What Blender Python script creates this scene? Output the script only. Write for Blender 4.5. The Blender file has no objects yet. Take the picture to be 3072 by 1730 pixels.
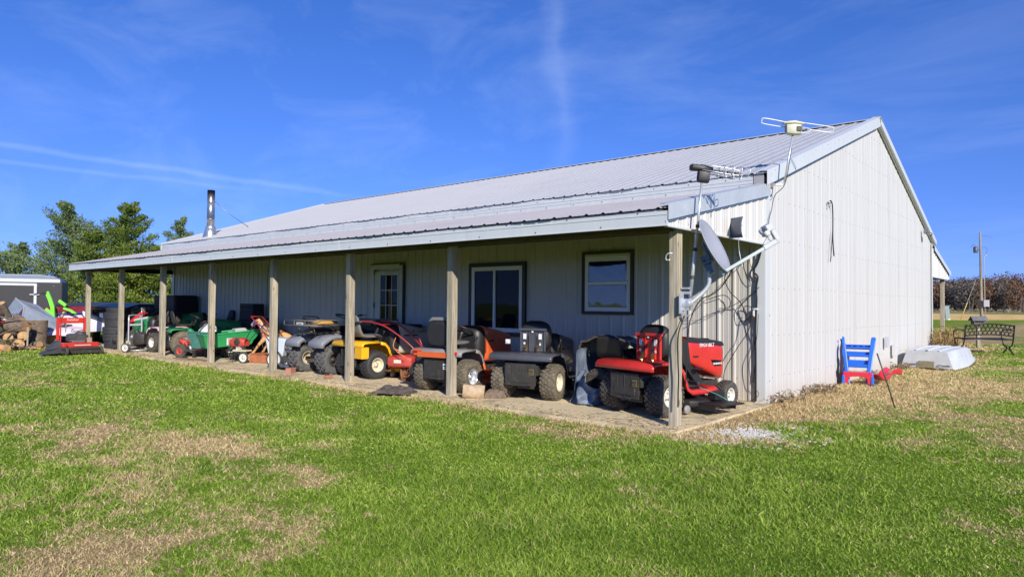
import bpy, math, random
import numpy as np
from mathutils import Vector, Matrix, noise
S = bpy.context.scene
C = S.collection
R = math.radians
random.seed(7)

# ---------------------------------------------------------------- camera
cam = bpy.data.cameras.new('camera')
cam.sensor_width = 36; cam.lens = 23.914; cam.clip_start = 0.05; cam.clip_end = 3000
co = bpy.data.objects.new('camera', cam); C.objects.link(co)
yw, pt, rl = R(40.8985), R(1.2727), R(0.5198)
F = Vector((-math.sin(yw)*math.cos(pt), math.cos(yw)*math.cos(pt), math.sin(pt)))
Rv = Vector((math.cos(yw), math.sin(yw), 0)); Uv = Rv.cross(F)
R2 = Rv*math.cos(rl)+Uv*math.sin(rl); U2 = -Rv*math.sin(rl)+Uv*math.cos(rl)
m = Matrix((R2, U2, -F)).transposed().to_4x4()
m.translation = Vector((3.5166, -9.389, 1.364))
co.matrix_world = m
S.camera = co
CAM = m.translation.copy()

# ---------------------------------------------------------------- sky and sun
SUN = Vector((1.61, -1.0, 1.0)).normalized()
elev = math.asin(SUN.z)
w = bpy.data.worlds.new("World"); S.world = w; w.use_nodes = True
nt = w.node_tree; nt.nodes.clear()
def N(nt, t, **k):
    n = nt.nodes.new(t)
    for a, b in k.items():
        if a in ('i',):
            for q, v in b.items(): n.inputs[q].default_value = v
        else: setattr(n, a, b)
    return n
out = N(nt, 'ShaderNodeOutputWorld'); bg = N(nt, 'ShaderNodeBackground')
sky = N(nt, 'ShaderNodeTexSky', sky_type='NISHITA', sun_disc=False)
sky.sun_elevation = elev
sky.sun_rotation = math.atan2(SUN.x, SUN.y)
sky.air_density = 1.0; sky.dust_density = 0.0; sky.ozone_density = 4.5; sky.altitude = 200
hs = N(nt, 'ShaderNodeHueSaturation', i={'Saturation': 1.22, 'Value': 1.0})
bg.inputs['Strength'].default_value = 0.085
nt.links.new(sky.outputs[0], hs.inputs['Color'])
tc0 = N(nt, 'ShaderNodeTexCoord'); lift = N(nt, 'ShaderNodeMapping'); lift.inputs['Location'].default_value = (0, 0, .13); lift.inputs['Scale'].default_value = (1, 1, .9)
nt.links.new(tc0.outputs['Generated'], lift.inputs[0]); nt.links.new(lift.outputs[0], sky.inputs[0])   # clear, haze-free autumn horizon
# thin cirrus veils and two old contrails, fixed in direction
tc = N(nt, 'ShaderNodeTexCoord')
mp = N(nt, 'ShaderNodeMapping'); mp.inputs['Rotation'].default_value = (0.2, 0.35, 0.6); mp.inputs['Scale'].default_value = (1.0, 4.5, 7.0)
nz = N(nt, 'ShaderNodeTexNoise', i={'Scale': 1.6, 'Detail': 7, 'Roughness': 0.62, 'Distortion': 0.5})
cr = N(nt, 'ShaderNodeMapRange', i={'From Min': 0.47, 'From Max': 0.85, 'To Min': 0, 'To Max': 0.13})
nt.links.new(tc.outputs['Generated'], mp.inputs[0]); nt.links.new(mp.outputs[0], nz.inputs[0]); nt.links.new(nz.outputs[0], cr.inputs[0])
def streak(nrm, width, along, a0, a1, amt):
    """a band of the sky next to the great circle with normal nrm"""
    d = N(nt, 'ShaderNodeVectorMath', operation='DOT_PRODUCT'); d.inputs[1].default_value = nrm
    nt.links.new(tc.outputs['Generated'], d.inputs[0])
    nn = N(nt, 'ShaderNodeTexNoise', i={'Scale': 14, 'Detail': 5}); nt.links.new(tc.outputs['Generated'], nn.inputs[0])
    s1 = N(nt, 'ShaderNodeMath', operation='MULTIPLY_ADD'); s1.inputs[1].default_value = width*2.0; s1.inputs[2].default_value = -width
    nt.links.new(nn.outputs[0], s1.inputs[0])
    ad = N(nt, 'ShaderNodeMath', operation='ADD'); nt.links.new(d.outputs['Value'], ad.inputs[0]); nt.links.new(s1.outputs[0], ad.inputs[1])
    ab = N(nt, 'ShaderNodeMath', operation='ABSOLUTE'); nt.links.new(ad.outputs[0], ab.inputs[0])
    mr = N(nt, 'ShaderNodeMapRange', interpolation_type='SMOOTHSTEP', i={'From Min': width, 'From Max': 0, 'To Min': 0, 'To Max': amt}); nt.links.new(ab.outputs[0], mr.inputs[0])
    d2 = N(nt, 'ShaderNodeVectorMath', operation='DOT_PRODUCT'); d2.inputs[1].default_value = along
    nt.links.new(tc.outputs['Generated'], d2.inputs[0])
    m2 = N(nt, 'ShaderNodeMapRange', interpolation_type='SMOOTHSTEP', i={'From Min': a0, 'From Max': a1}); nt.links.new(d2.outputs['Value'], m2.inputs[0])
    mu = N(nt, 'ShaderNodeMath', operation='MULTIPLY'); nt.links.new(mr.outputs[0], mu.inputs[0]); nt.links.new(m2.outputs[0], mu.inputs[1])
    return mu
def skydir(px, py):
    v = F*2040.7 + R2*(px-1536) - U2*(py-865)
    return v.normalized()
def contrail(p, q, width, amt):
    a, b = skydir(*p), skydir(*q)
    return streak(a.cross(b).normalized(), width, a, a.dot(b)-0.02, min(a.dot(b)+0.05, 1), amt)
acc = cr.outputs[0]
for p, q, wd, am in (((0, 432), (1080, 590), .006, .09), ((0, 485), (800, 572), .005, .07), ((1660, 0), (1690, 500), .03, .06), ((1670, 0), (1690, 480), .012, .02)):
    s = contrail(p, q, wd, am)
    ad = N(nt, 'ShaderNodeMath', operation='ADD'); nt.links.new(acc, ad.inputs[0]); nt.links.new(s.outputs[0], ad.inputs[1]); acc = ad.outputs[0]
mx = N(nt, 'ShaderNodeMix', data_type='RGBA'); mx.inputs['B'].default_value = (9, 10.5, 13, 1)
deep = N(nt, 'ShaderNodeVectorMath', operation='MULTIPLY'); deep.inputs[1].default_value = (1.72, 1.28, 1.8)
nt.links.new(hs.outputs[0], deep.inputs[0])
nt.links.new(acc, mx.inputs['Factor']); nt.links.new(deep.outputs[0], mx.inputs['A'])
nt.links.new(mx.outputs['Result'], bg.inputs[0]); nt.links.new(bg.outputs[0], out.inputs[0])

sl = bpy.data.lights.new('sun', 'SUN'); sl.energy = 4.6; sl.angle = R(0.53); sl.color = (1, 0.94, 0.85)
so = bpy.data.objects.new('sun', sl); C.objects.link(so)
so.rotation_euler = (-SUN).to_track_quat('-Z', 'Y').to_euler()
S.view_settings.view_transform = 'Standard'; S.view_settings.look = 'None'
S.view_settings.exposure = 0.3; S.view_settings.gamma = 1

# ---------------------------------------------------------------- materials
MATS = {}
def mat(name, col, rough=0.5, metal=0.0, var=0.08, vscale=6.0, dust=0.0, dustcol=(0.33, 0.26, 0.17), bump=0.0, bscale=60, coat=0.0, spec=0.5, sheen=0.0):
    """principled surface with colour variation, optional settled dust / dirt and a fine bump"""
    if name in MATS: return MATS[name]
    M = bpy.data.materials.new(name); M.use_nodes = True; t = M.node_tree
    b = t.nodes['Principled BSDF']
    b.inputs['Roughness'].default_value = rough; b.inputs['Metallic'].default_value = metal
    b.inputs['Coat Weight'].default_value = coat; b.inputs['Specular IOR Level'].default_value = spec
    if sheen: b.inputs['Sheen Weight'].default_value = sheen
    geo = N(t, 'ShaderNodeNewGeometry')
    nz = N(t, 'ShaderNodeTexNoise', i={'Scale': vscale, 'Detail': 6, 'Roughness': .65}); t.links.new(geo.outputs['Position'], nz.inputs[0])
    mr = N(t, 'ShaderNodeMapRange', i={'From Min': .3, 'From Max': .7, 'To Min': 1-var, 'To Max': 1+var}); t.links.new(nz.outputs[0], mr.inputs[0])
    mu = N(t, 'ShaderNodeVectorMath', operation='SCALE'); mu.inputs[0].default_value = col[:3]; t.links.new(mr.outputs[0], mu.inputs['Scale'])
    last = mu.outputs[0]
    if dust > 0:
        n2 = N(t, 'ShaderNodeTexNoise', i={'Scale': vscale*2.3, 'Detail': 8, 'Roughness': .7}); t.links.new(geo.outputs['Position'], n2.inputs[0])
        m2 = N(t, 'ShaderNodeMapRange', i={'From Min': .62-.3*dust, 'From Max': .75, 'To Min': dust*.25, 'To Max': dust}); t.links.new(n2.outputs[0], m2.inputs[0])
        mix = N(t, 'ShaderNodeMix', data_type='RGBA'); mix.inputs['B'].default_value = (*dustcol, 1)
        t.links.new(m2.outputs[0], mix.inputs['Factor']); t.links.new(last, mix.inputs['A']); last = mix.outputs['Result']
        rr = N(t, 'ShaderNodeMapRange', i={'To Min': rough, 'To Max': .9}); t.links.new(m2.outputs[0], rr.inputs[0]); t.links.new(rr.outputs[0], b.inputs['Roughness'])
    t.links.new(last, b.inputs['Base Color'])
    if bump > 0:
        n3 = N(t, 'ShaderNodeTexNoise', i={'Scale': bscale, 'Detail': 4}); t.links.new(geo.outputs['Position'], n3.inputs[0])
        bp = N(t, 'ShaderNodeBump', i={'Strength': bump, 'Distance': .01}); t.links.new(n3.outputs[0], bp.inputs['Height']); t.links.new(bp.outputs[0], b.inputs['Normal'])
    MATS[name] = M
    return M

# ---------------------------------------------------------------- mesh helpers
I4 = Matrix.Identity(4)
def T(x, y, z): return Matrix.Translation((x, y, z))
def RX(a): return Matrix.Rotation(R(a), 4, 'X')
def RY(a): return Matrix.Rotation(R(a), 4, 'Y')
def RZ(a): return Matrix.Rotation(R(a), 4, 'Z')
def catmull(pts, n=6):
    pts = [Vector(p) for p in pts]
    if len(pts) < 3: return pts
    P = [pts[0]*2-pts[1]]+pts+[pts[-1]*2-pts[-2]]; o = []
    for i in range(1, len(P)-2):
        for k in range(n):
            t = k/n; a, b, c, d = P[i-1], P[i], P[i+1], P[i+2]
            o.append(.5*((2*b)+(c-a)*t+(2*a-5*b+4*c-d)*t*t+(3*b-a-3*c+d)*t**3))
    o.append(pts[-1]); return o
class MB:
    def __init__(s, M=I4): s.v = []; s.f = []; s.m = []; s.sm = []; s.M = M; s.mi = 0
    def add(s, vs, fs, M=None, smooth=False):
        b = len(s.v); X = s.M if M is None else s.M @ M
        s.v += [tuple(X @ Vector(p)) for p in vs]
        s.f += [tuple(b+i for i in f) for f in fs]; s.m += [s.mi]*len(fs); s.sm += [smooth]*len(fs)
        return s
    def box(s, c, d, M=None):
        x, y, z = d[0]/2, d[1]/2, d[2]/2; cx, cy, cz = c
        vs = [(cx+a*x, cy+b*y, cz+e*z) for a in (-1, 1) for b in (-1, 1) for e in (-1, 1)]
        return s.add(vs, [(0, 1, 3, 2), (4, 6, 7, 5), (0, 4, 5, 1), (2, 3, 7, 6), (0, 2, 6, 4), (1, 5, 7, 3)], M)
    def tube(s, pts, r, seg=8, sm=0, closed=False, M=None, caps=True, flat=1.0):
        pts = [Vector(p) for p in pts]
        if sm: pts = catmull(pts, sm)
        n = len(pts); rs = r if isinstance(r, (list, tuple)) else [r]*n
        if len(rs) != n: rs = [rs[min(int(i*(len(rs)-1)/(n-1)), len(rs)-2)]*(1-((i*(len(rs)-1)/(n-1)) % 1 if i < n-1 else 1))+rs[min(int(i*(len(rs)-1)/(n-1))+1, len(rs)-1)]*((i*(len(rs)-1)/(n-1)) % 1 if i < n-1 else 1) for i in range(n)]
        vs = []; prev = None
        for i, p in enumerate(pts):
            if closed: t = pts[(i+1) % n]-pts[i-1]
            else: t = pts[min(i+1, n-1)]-pts[max(i-1, 0)]
            if t.length < 1e-9: t = Vector((0, 0, 1))
            t.normalize()
            if prev is None:
                u = t.cross(Vector((0, 0, 1)));
                if u.length < .05: u = t.cross(Vector((0, 1, 0)))
            else: u = prev-t*prev.dot(t)
            u.normalize(); prev = u; v = t.cross(u)
            for k in range(seg):
                a = 2*math.pi*k/seg+math.pi/seg; vs.append(p+(u*math.cos(a)+v*math.sin(a)*flat)*rs[i])
        fs = []
        for i in range(n if closed else n-1):
            j = (i+1) % n
            for k in range(seg): fs.append((i*seg+k, i*seg+(k+1) % seg, j*seg+(k+1) % seg, j*seg+k))
        s.add(vs, fs, M, smooth=seg > 5)
        if caps and not closed:
            b = len(s.v)-len(vs)
            s.f += [tuple(b+k for k in reversed(range(seg))), tuple(b+(n-1)*seg+k for k in range(seg))]; s.m += [s.mi]*2; s.sm += [False]*2
        return s
    def lathe(s, prof, seg=24, M=None, smooth=True, cap=False):
        """profile (r, z) turned about z"""
        vs = [(r*math.cos(2*math.pi*k/seg), r*math.sin(2*math.pi*k/seg), z) for r, z in prof for k in range(seg)]
        fs = [(i*seg+k, i*seg+(k+1) % seg, (i+1)*seg+(k+1) % seg, (i+1)*seg+k) for i in range(len(prof)-1) for k in range(seg)]
        s.add(vs, fs, M, smooth)
        if cap:
            b = len(s.v)-len(vs)
            s.f += [tuple(b+k for k in reversed(range(seg))), tuple(b+(len(prof)-1)*seg+k for k in range(seg))]; s.m += [s.mi]*2; s.sm += [False]*2
        return s
    def prism(s, poly, d, M=None):
        """polygon in x-z, extruded along y by d either side"""
        n = len(poly); a, b = (-d/2, d/2) if not isinstance(d, tuple) else d
        vs = [(x, a, z) for x, z in poly]+[(x, b, z) for x, z in poly]
        ar = sum(poly[i][0]*poly[(i+1) % n][1]-poly[(i+1) % n][0]*poly[i][1] for i in range(n))
        fs = [tuple(range(n)), tuple(range(2*n-1, n-1, -1))]+[(i, n+i, n+(i+1) % n, (i+1) % n) for i in range(n)]
        if ar < 0: fs = [tuple(reversed(f)) for f in fs]
        return s.add(vs, fs, M)
    def loft(s, rings, M=None, caps=True, smooth=True, closed=True):
        n = len(rings[0]); vs = [p for r in rings for p in r]
        fs = [(i*n+k, i*n+(k+1) % n, (i+1)*n+(k+1) % n, (i+1)*n+k) for i in range(len(rings)-1) for k in range(n if closed else n-1)]
        s.add(vs, fs, M, smooth)
        if caps:
            b = len(s.v)-len(vs)
            s.f += [tuple(b+k for k in reversed(range(n))), tuple(b+(len(rings)-1)*n+k for k in range(n))]; s.m += [s.mi]*2; s.sm += [False]*2
        return s
    def build(s, name, mats, parent=None, bev=0.0, solid=0.0, sub=0, auto=35):
        me = bpy.data.meshes.new(name); me.from_pydata(s.v, [], s.f)
        for M_ in (mats if isinstance(mats, (list, tuple)) else [mats]): me.materials.append(M_)
        me.polygons.foreach_set('material_index', s.m); me.polygons.foreach_set('use_smooth', s.sm)
        me.update()
        o = bpy.data.objects.new(name, me); C.objects.link(o)
        if parent is not None: o.parent = parent
        if solid: q = o.modifiers.new('s', 'SOLIDIFY'); q.thickness = solid; q.offset = 0
        if bev: q = o.modifiers.new('b', 'BEVEL'); q.width = bev; q.segments = 2; q.limit_method = 'ANGLE'; q.angle_limit = R(auto)
        if sub: q = o.modifiers.new('u', 'SUBSURF'); q.levels = sub; q.render_levels = sub
        return o
def rring(x, w, z0, z1, n=16, e=3.2, cy=0.0):
    """a rounded rectangle in the y-z plane at x"""
    r = []
    for k in range(n):
        a = 2*math.pi*(k+.5)/n; c, sn = math.cos(a), math.sin(a)
        r.append((x, cy+w/2*math.copysign(abs(c)**(2/e), c), (z0+z1)/2+(z1-z0)/2*math.copysign(abs(sn)**(2/e), sn)))
    return r
def tag(o, label=None, cat=None, group=None, kind=None):
    for k, v in (('label', label), ('category', cat), ('group', group), ('kind', kind)):
        if v: o[k] = v
    return o
def thing(name, label, cat, loc=(0, 0, 0), rz=0, group=None, rx=0, ry=0):
    o = bpy.data.objects.new(name, None); C.objects.link(o); o.empty_display_size = .1
    o.location = loc; o.rotation_euler = (R(rx), R(ry), R(rz)); return tag(o, label, cat, group)
def struct(o): o['kind'] = 'structure'; return o
def copy_tree(o, parent=None):
    c = o.copy(); C.objects.link(c)
    if parent is not None: c.parent = parent
    for ch in list(o.children): copy_tree(ch, c)
    return c
def text_mesh(mb, s, size, M, depth=.002, shear=0, bold=0.0):
    cu = bpy.data.curves.new('t', 'FONT'); cu.body = s; cu.size = size; cu.extrude = depth; cu.align_x = 'CENTER'; cu.align_y = 'CENTER'; cu.shear = shear; cu.offset = bold; cu.resolution_u = 3
    ob = bpy.data.objects.new('t', cu); C.objects.link(ob)
    bpy.context.view_layer.update()
    me = ob.evaluated_get(bpy.context.evaluated_depsgraph_get()).to_mesh()
    mb.add([v.co.copy() for v in me.vertices], [tuple(p.vertices) for p in me.polygons], M)
    bpy.data.objects.remove(ob); bpy.data.curves.remove(cu)

def terrain(x, y):
    t = max(0, min(1, (y-8.2)/5.0)); a = t*t*(3-2*t)*.22
    t = max(0, min(1, (y-45)/40)); a *= 1-t*t*(3-2*t)
    return a
# ================================================================= SETTING
def lawn_mask(t):
    """dry-patch mask shared by the soil and the blades: 1 = dry straw, 0 = green"""
    geo = N(t, 'ShaderNodeNewGeometry')
    def nzs(sc, det=4, rgh=.6, mpv=None):
        n = N(t, 'ShaderNodeTexNoise', i={'Scale': sc, 'Detail': det, 'Roughness': rgh})
        if mpv:
            mp = N(t, 'ShaderNodeMapping'); mp.inputs['Location'].default_value = mpv; t.links.new(geo.outputs['Position'], mp.inputs[0]); t.links.new(mp.outputs[0], n.inputs[0])
        else: t.links.new(geo.outputs['Position'], n.inputs[0])
        return n.outputs[0]
    sep = N(t, 'ShaderNodeSeparateXYZ'); t.links.new(geo.outputs['Position'], sep.inputs[0])
    def op(o, a, b=None, c=None):
        n = N(t, 'ShaderNodeMath', operation=o)
        for i, v in enumerate((a, b, c)):
            if v is None: continue
            if isinstance(v, (int, float)): n.inputs[i].default_value = v
            else: t.links.new(v, n.inputs[i])
        return n.outputs[0]
    def bump(cx, cy, rx, ry, amt):   # a worn area: gaussian spot in x,y
        dx = op('DIVIDE', op('SUBTRACT', sep.outputs[0], cx), rx); dy = op('DIVIDE', op('SUBTRACT', sep.outputs[1], cy), ry)
        q = op('ADD', op('MULTIPLY', dx, dx), op('MULTIPLY', dy, dy))
        return op('MULTIPLY', op('EXPONENT', op('MULTIPLY', q, -1)), amt)
    a = op('MULTIPLY_ADD', nzs(.55, 5, .62, (3.1, 7.7, 0)), 1.0, op('MULTIPLY', nzs(2.6, 7, .78), 1.05))
    a = op('MULTIPLY_ADD', nzs(17, 4, .7), .60, a)
    for s in SPOTS: a = op('ADD', a, bump(*s))
    # a dry strip along the slab and the gable wall
    e = op('SUBTRACT', -2.88, sep.outputs[1]); e = op('ABSOLUTE', e)
    inx = N(t, 'ShaderNodeMapRange', i={'From Min': 1.8, 'From Max': 0.6}); t.links.new(sep.outputs[0], inx.inputs[0])
    a = op('ADD', a, op('MULTIPLY', op('MULTIPLY', op('EXPONENT', op('MULTIPLY', e, -5.0)), .30), inx.outputs[0]))
    iny = N(t, 'ShaderNodeMapRange', i={'From Min': -3.2, 'From Max': -2.2}); t.links.new(sep.outputs[1], iny.inputs[0])
    gx = op('ABSOLUTE', sep.outputs[0])
    a = op('ADD', a, op('MULTIPLY', op('MULTIPLY', op('EXPONENT', op('MULTIPLY', gx, -1.1)), .50), iny.outputs[0]))
    mr = N(t, 'ShaderNodeMapRange', interpolation_type='SMOOTHSTEP', i={'From Min': 1.34, 'From Max': 1.60}); t.links.new(a, mr.inputs[0])
    return mr.outputs[0], nzs, op
SPOTS = [(-3.6, -7.0, 1.3, .45, .20), (-2.4, -7.35, .9, .3, .18), (-2.7, -6.3, .9, .35, .24), (-3.4, -6.5, .8, .3, .16), (-1.6, -6.8, .5, .25, .12), (-1.5, -7.4, .8, .35, .12), (-.75, -7.8, .5, .45, .10), (-.3, -7.1, .5, .3, .12), (-.5, -8.2, .5, .3, .08), (-1.0, -6.45, .6, .15, .07), (-1.0, -3.5, 1.6, .3, .12),
         (.9, -.6, .8, .6, .14), (1.9, 3.6, 1.2, 2.6, .2), (2.9, -1.0, .7, .7, .15), (1.6, -1.6, .5, .4, .06), (3.1, -4.3, .5, .3, .12), (3.2, 7.5, 1.6, 3.0, .14), (-10.9, -6.0, 3.0, .6, .08), (-4.4, -5.4, 1.0, .25, .08),
         (1.4, -5.0, 1.6, 1.2, -.10), (2.2, -2.9, .8, .6, -.10), (-6.5, -4.6, 3.0, .6, -.10)]
def ground_material():
    M = bpy.data.materials.new('lawn_ground'); M.use_nodes = True; t = M.node_tree; b = t.nodes['Principled BSDF']
    f, nzs, op = lawn_mask(t)
    g = N(t, 'ShaderNodeValToRGB'); g.color_ramp.elements[0].color = (.08, .15, .014, 1); g.color_ramp.elements[1].color = (.25, .37, .04, 1)
    g.color_ramp.elements[0].position = .3; g.color_ramp.elements[1].position = .7
    t.links.new(op('MULTIPLY_ADD', nzs(60, 5, .75), .6, op('MULTIPLY', nzs(.8, 4), .4)), g.inputs[0])
    d = N(t, 'ShaderNodeValToRGB'); d.color_ramp.elements[0].color = (.28, .19, .085, 1); d.color_ramp.elements[1].color = (.62, .47, .25, 1)
    d.color_ramp.elements[0].position = .3; d.color_ramp.elements[1].position = .7
    t.links.new(nzs(80, 6, .8), d.inputs[0])
    mx = N(t, 'ShaderNodeMix', data_type='RGBA'); t.links.new(f, mx.inputs['Factor']); t.links.new(g.outputs[0], mx.inputs['A']); t.links.new(d.outputs[0], mx.inputs['B'])
    t.links.new(mx.outputs['Result'], b.inputs['Base Color']); b.inputs['Roughness'].default_value = .95; b.inputs['Specular IOR Level'].default_value = 0
    bp = N(t, 'ShaderNodeBump', i={'Strength': .9, 'Distance': .04}); t.links.new(nzs(45, 6, .8), bp.inputs['Height']); t.links.new(bp.outputs[0], b.inputs['Normal'])
    return M
def blade_material():
    M = bpy.data.materials.new('grass_blades'); M.use_nodes = True; t = M.node_tree; b = t.nodes['Principled BSDF']
    f, nzs, op = lawn_mask(t)
    at = N(t, 'ShaderNodeAttribute', attribute_name='rnd')
    g = N(t, 'ShaderNodeValToRGB'); g.color_ramp.elements[0].color = (.085, .17, .012, 1); g.color_ramp.elements[1].color = (.56, .66, .12, 1)
    g.color_ramp.elements.new(.55).color = (.27, .41, .038, 1)
    t.links.new(op('ADD', op('MULTIPLY_ADD', at.outputs['Fac'], .60, op('MULTIPLY', nzs(1.3, 6, .7), 1.3)), -.48), g.inputs[0])
    d = N(t, 'ShaderNodeValToRGB'); d.color_ramp.elements[0].color = (.48, .34, .15, 1); d.color_ramp.elements[1].color = (.82, .66, .37, 1)
    t.links.new(at.outputs['Fac'], d.inputs[0])
    # each blade takes the dry colour when its own number falls below the mask
    fr = N(t, 'ShaderNodeAttribute', attribute_name='rnd2')
    th = N(t, 'ShaderNodeMapRange', i={'From Min': -.12, 'From Max': .12}); t.links.new(op('SUBTRACT', op('ADD', op('MULTIPLY', f, .95), .03), fr.outputs['Fac']), th.inputs[0])
    mx = N(t, 'ShaderNodeMix', data_type='RGBA'); t.links.new(th.outputs[0], mx.inputs['Factor']); t.links.new(g.outputs[0], mx.inputs['A']); t.links.new(d.outputs[0], mx.inputs['B'])
    t.links.new(mx.outputs['Result'], b.inputs['Base Color']); b.inputs['Roughness'].default_value = .55; b.inputs['Specular IOR Level'].default_value = .3
    tr = N(t, 'ShaderNodeBsdfTranslucent'); t.links.new(mx.outputs['Result'], tr.inputs[0])
    ms = N(t, 'ShaderNodeMixShader', i={0: .3}); t.links.new(b.outputs[0], ms.inputs[1]); t.links.new(tr.outputs[0], ms.inputs[2])
    t.links.new(ms.outputs[0], t.nodes['Material Output'].inputs[0])
    return M
# ground sheet: fine near the building, coarse to the horizon
def ground_sheet():
    xs = [-1500, -700, -300, -120, -60]+[x for x in range(-40, 31, 2)]+[45, 80, 150, 300, 700, 1500]
    ys = [-700, -200, -60, -30]+[y for y in range(-16, 8, 2)]+[8+.5*i for i in range(13)]+[16, 20, 25, 30, 38, 45, 50, 55, 60, 65, 70, 75, 80, 85, 100, 140, 200, 300, 500, 900, 1500]
    b = MB(); n = len(xs)
    b.v = [(x, y, terrain(x, y)) for y in ys for x in xs]
    b.f = [(j*n+i, j*n+i+1, (j+1)*n+i+1, (j+1)*n+i) for j in range(len(ys)-1) for i in range(n-1)]
    b.m = [0]*len(b.f); b.sm = [True]*len(b.f)
    return b.build('ground', ground_material())
struct(ground_sheet())
def field_strip():
    M = bpy.data.materials.new('corn_stubble'); M.use_nodes = True; t = M.node_tree; bs = t.nodes['Principled BSDF']
    geo = N(t, 'ShaderNodeNewGeometry'); n = N(t, 'ShaderNodeTexNoise', i={'Scale': .5, 'Detail': 9, 'Roughness': .8}); t.links.new(geo.outputs['Position'], n.inputs[0])
    r = N(t, 'ShaderNodeValToRGB'); r.color_ramp.elements[0].position = .35; r.color_ramp.elements[0].color = (.45, .28, .09, 1); r.color_ramp.elements[1].position = .62; r.color_ramp.elements[1].color = (.88, .63, .26, 1)
    t.links.new(n.outputs[0], r.inputs[0]); t.links.new(r.outputs[0], bs.inputs[0]); bs.inputs['Roughness'].default_value = 1; bs.inputs['Specular IOR Level'].default_value = 0
    b = MB(); b.add([(-400, 60, .02), (-40, 62, .02), (-8.7, 74, .02), (3, 104, .02), (40, 140, .02), (400, 150, .02), (500, 165, .03), (-500, 165, .03)], [tuple(range(8))])
    o = b.build('stubble_field', M); struct(o)
    b = MB(); b.add([(-500, 165, .035), (500, 165, .035), (560, 520, .06), (-560, 520, .06)], [(0, 1, 2, 3)])
    struct(b.build('meadow', mat('meadow', (.24, .23, .10), 1, var=.4, vscale=.05, spec=0)))
field_strip()

# concrete slab under the porch (a step of a few cm, worn front edge)
def slab():
    M = bpy.data.materials.new('slab_concrete'); M.use_nodes = True; t = M.node_tree; bs = t.nodes['Principled BSDF']
    geo = N(t, 'ShaderNodeNewGeometry')
    def nz(sc, d=5, r=.6):
        n = N(t, 'ShaderNodeTexNoise', i={'Scale': sc, 'Detail': d, 'Roughness': r}); t.links.new(geo.outputs['Position'], n.inputs[0]); return n.outputs[0]
    r = N(t, 'ShaderNodeValToRGB'); r.color_ramp.elements[0].position = .3; r.color_ramp.elements[0].color = (.50, .39, .22, 1); r.color_ramp.elements[1].position = .7; r.color_ramp.elements[1].color = (.86, .72, .46, 1)
    a = N(t, 'ShaderNodeMath', operation='MULTIPLY_ADD'); a.inputs[1].default_value = .5; t.links.new(nz(110, 3, .8), a.inputs[0])
    a2 = N(t, 'ShaderNodeMath', operation='MULTIPLY'); a2.inputs[1].default_value = .5; t.links.new(nz(1.3, 6, .7), a2.inputs[0]); t.links.new(a2.outputs[0], a.inputs[2])
    t.links.new(a.outputs[0], r.inputs[0])
    # oil stains
    st = N(t, 'ShaderNodeMapRange', i={'From Min': .53, 'From Max': .68, 'To Max': .55}); t.links.new(nz(1.9, 4, .5), st.inputs[0])
    mx = N(t, 'ShaderNodeMix', data_type='RGBA'); mx.inputs['B'].default_value = (.13, .10, .07, 1); t.links.new(st.outputs[0], mx.inputs['Factor']); t.links.new(r.outputs[0], mx.inputs['A'])
    t.links.new(mx.outputs['Result'], bs.inputs[0]); bs.inputs['Roughness'].default_value = .9
    bp = N(t, 'ShaderNodeBump', i={'Strength': .5, 'Distance': .01}); t.links.new(nz(140, 3, .7), bp.inputs['Height']); t.links.new(bp.outputs[0], bs.inputs['Normal'])
    b = MB(); top = []; n = 120
    x0, x1 = -19.4, .12
    fr = [(x0+(x1-x0)*i/n, -2.86+.035*noise.noise(Vector((i*.31, 0, 0)))+.02*noise.noise(Vector((i*1.1, 3, 0)))) for i in range(n+1)]
    z = .03
    vs = [(x, y, z) for x, y in fr]+[(x, y-.14+.04*noise.noise(Vector((x*2.3, 5, 0))), -.012) for x, y in fr]+[(x, .0, z) for x, y in fr]
    m_ = n+1
    fs = [(i, i+1, 2*m_+i+1, 2*m_+i) for i in range(n)]+[(m_+i, m_+i+1, i+1, i) for i in range(n)]
    b.add(vs, fs)
    b.add([(x1, y, z_) for y, z_ in ((-2.9, -.05), (-2.86, z), (0, z), (0, -.05))], [(0, 3, 2, 1)])
    b.add([(x0, y, z_) for y, z_ in ((-2.9, -.05), (-2.86, z), (0, z), (0, -.05))], [(0, 1, 2, 3)])
    struct(b.build('porch_slab', M))
slab()
SLAB = .03
def litter():
    rd = random.Random(21); b = MB()
    for i in range(4200):
        x = rd.uniform(-19.2, .1); y = -2.86+abs(rd.gauss(0, .22))+(.5*rd.random() if rd.random() < .15 else 0)
        if i > 3300: x, y = rd.uniform(-.8, .1), rd.uniform(-2.8, -.1)
        l = rd.uniform(.012, .05); w_ = rd.uniform(.0012, .004); a = rd.uniform(0, 6.28); c, s = math.cos(a), math.sin(a)
        b.mi = 1 if rd.random() < .3 else 0
        b.add([(x-c*l-s*w_, y-s*l+c*w_, .034), (x+c*l-s*w_, y+s*l+c*w_, .037), (x+c*l+s*w_, y+s*l-c*w_, .041), (x-c*l+s*w_, y-s*l-c*w_, .034)], [(0, 3, 2, 1)])
    tag(b.build('straw_litter', [mat('straw_bits', (.60, .46, .24), .9, var=.4, vscale=30), mat('dark_bits', (.14, .10, .06), .9, var=.4)]), 'dry grass clippings and leaf bits scattered on the porch slab', 'litter', kind='stuff')
litter()

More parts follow.
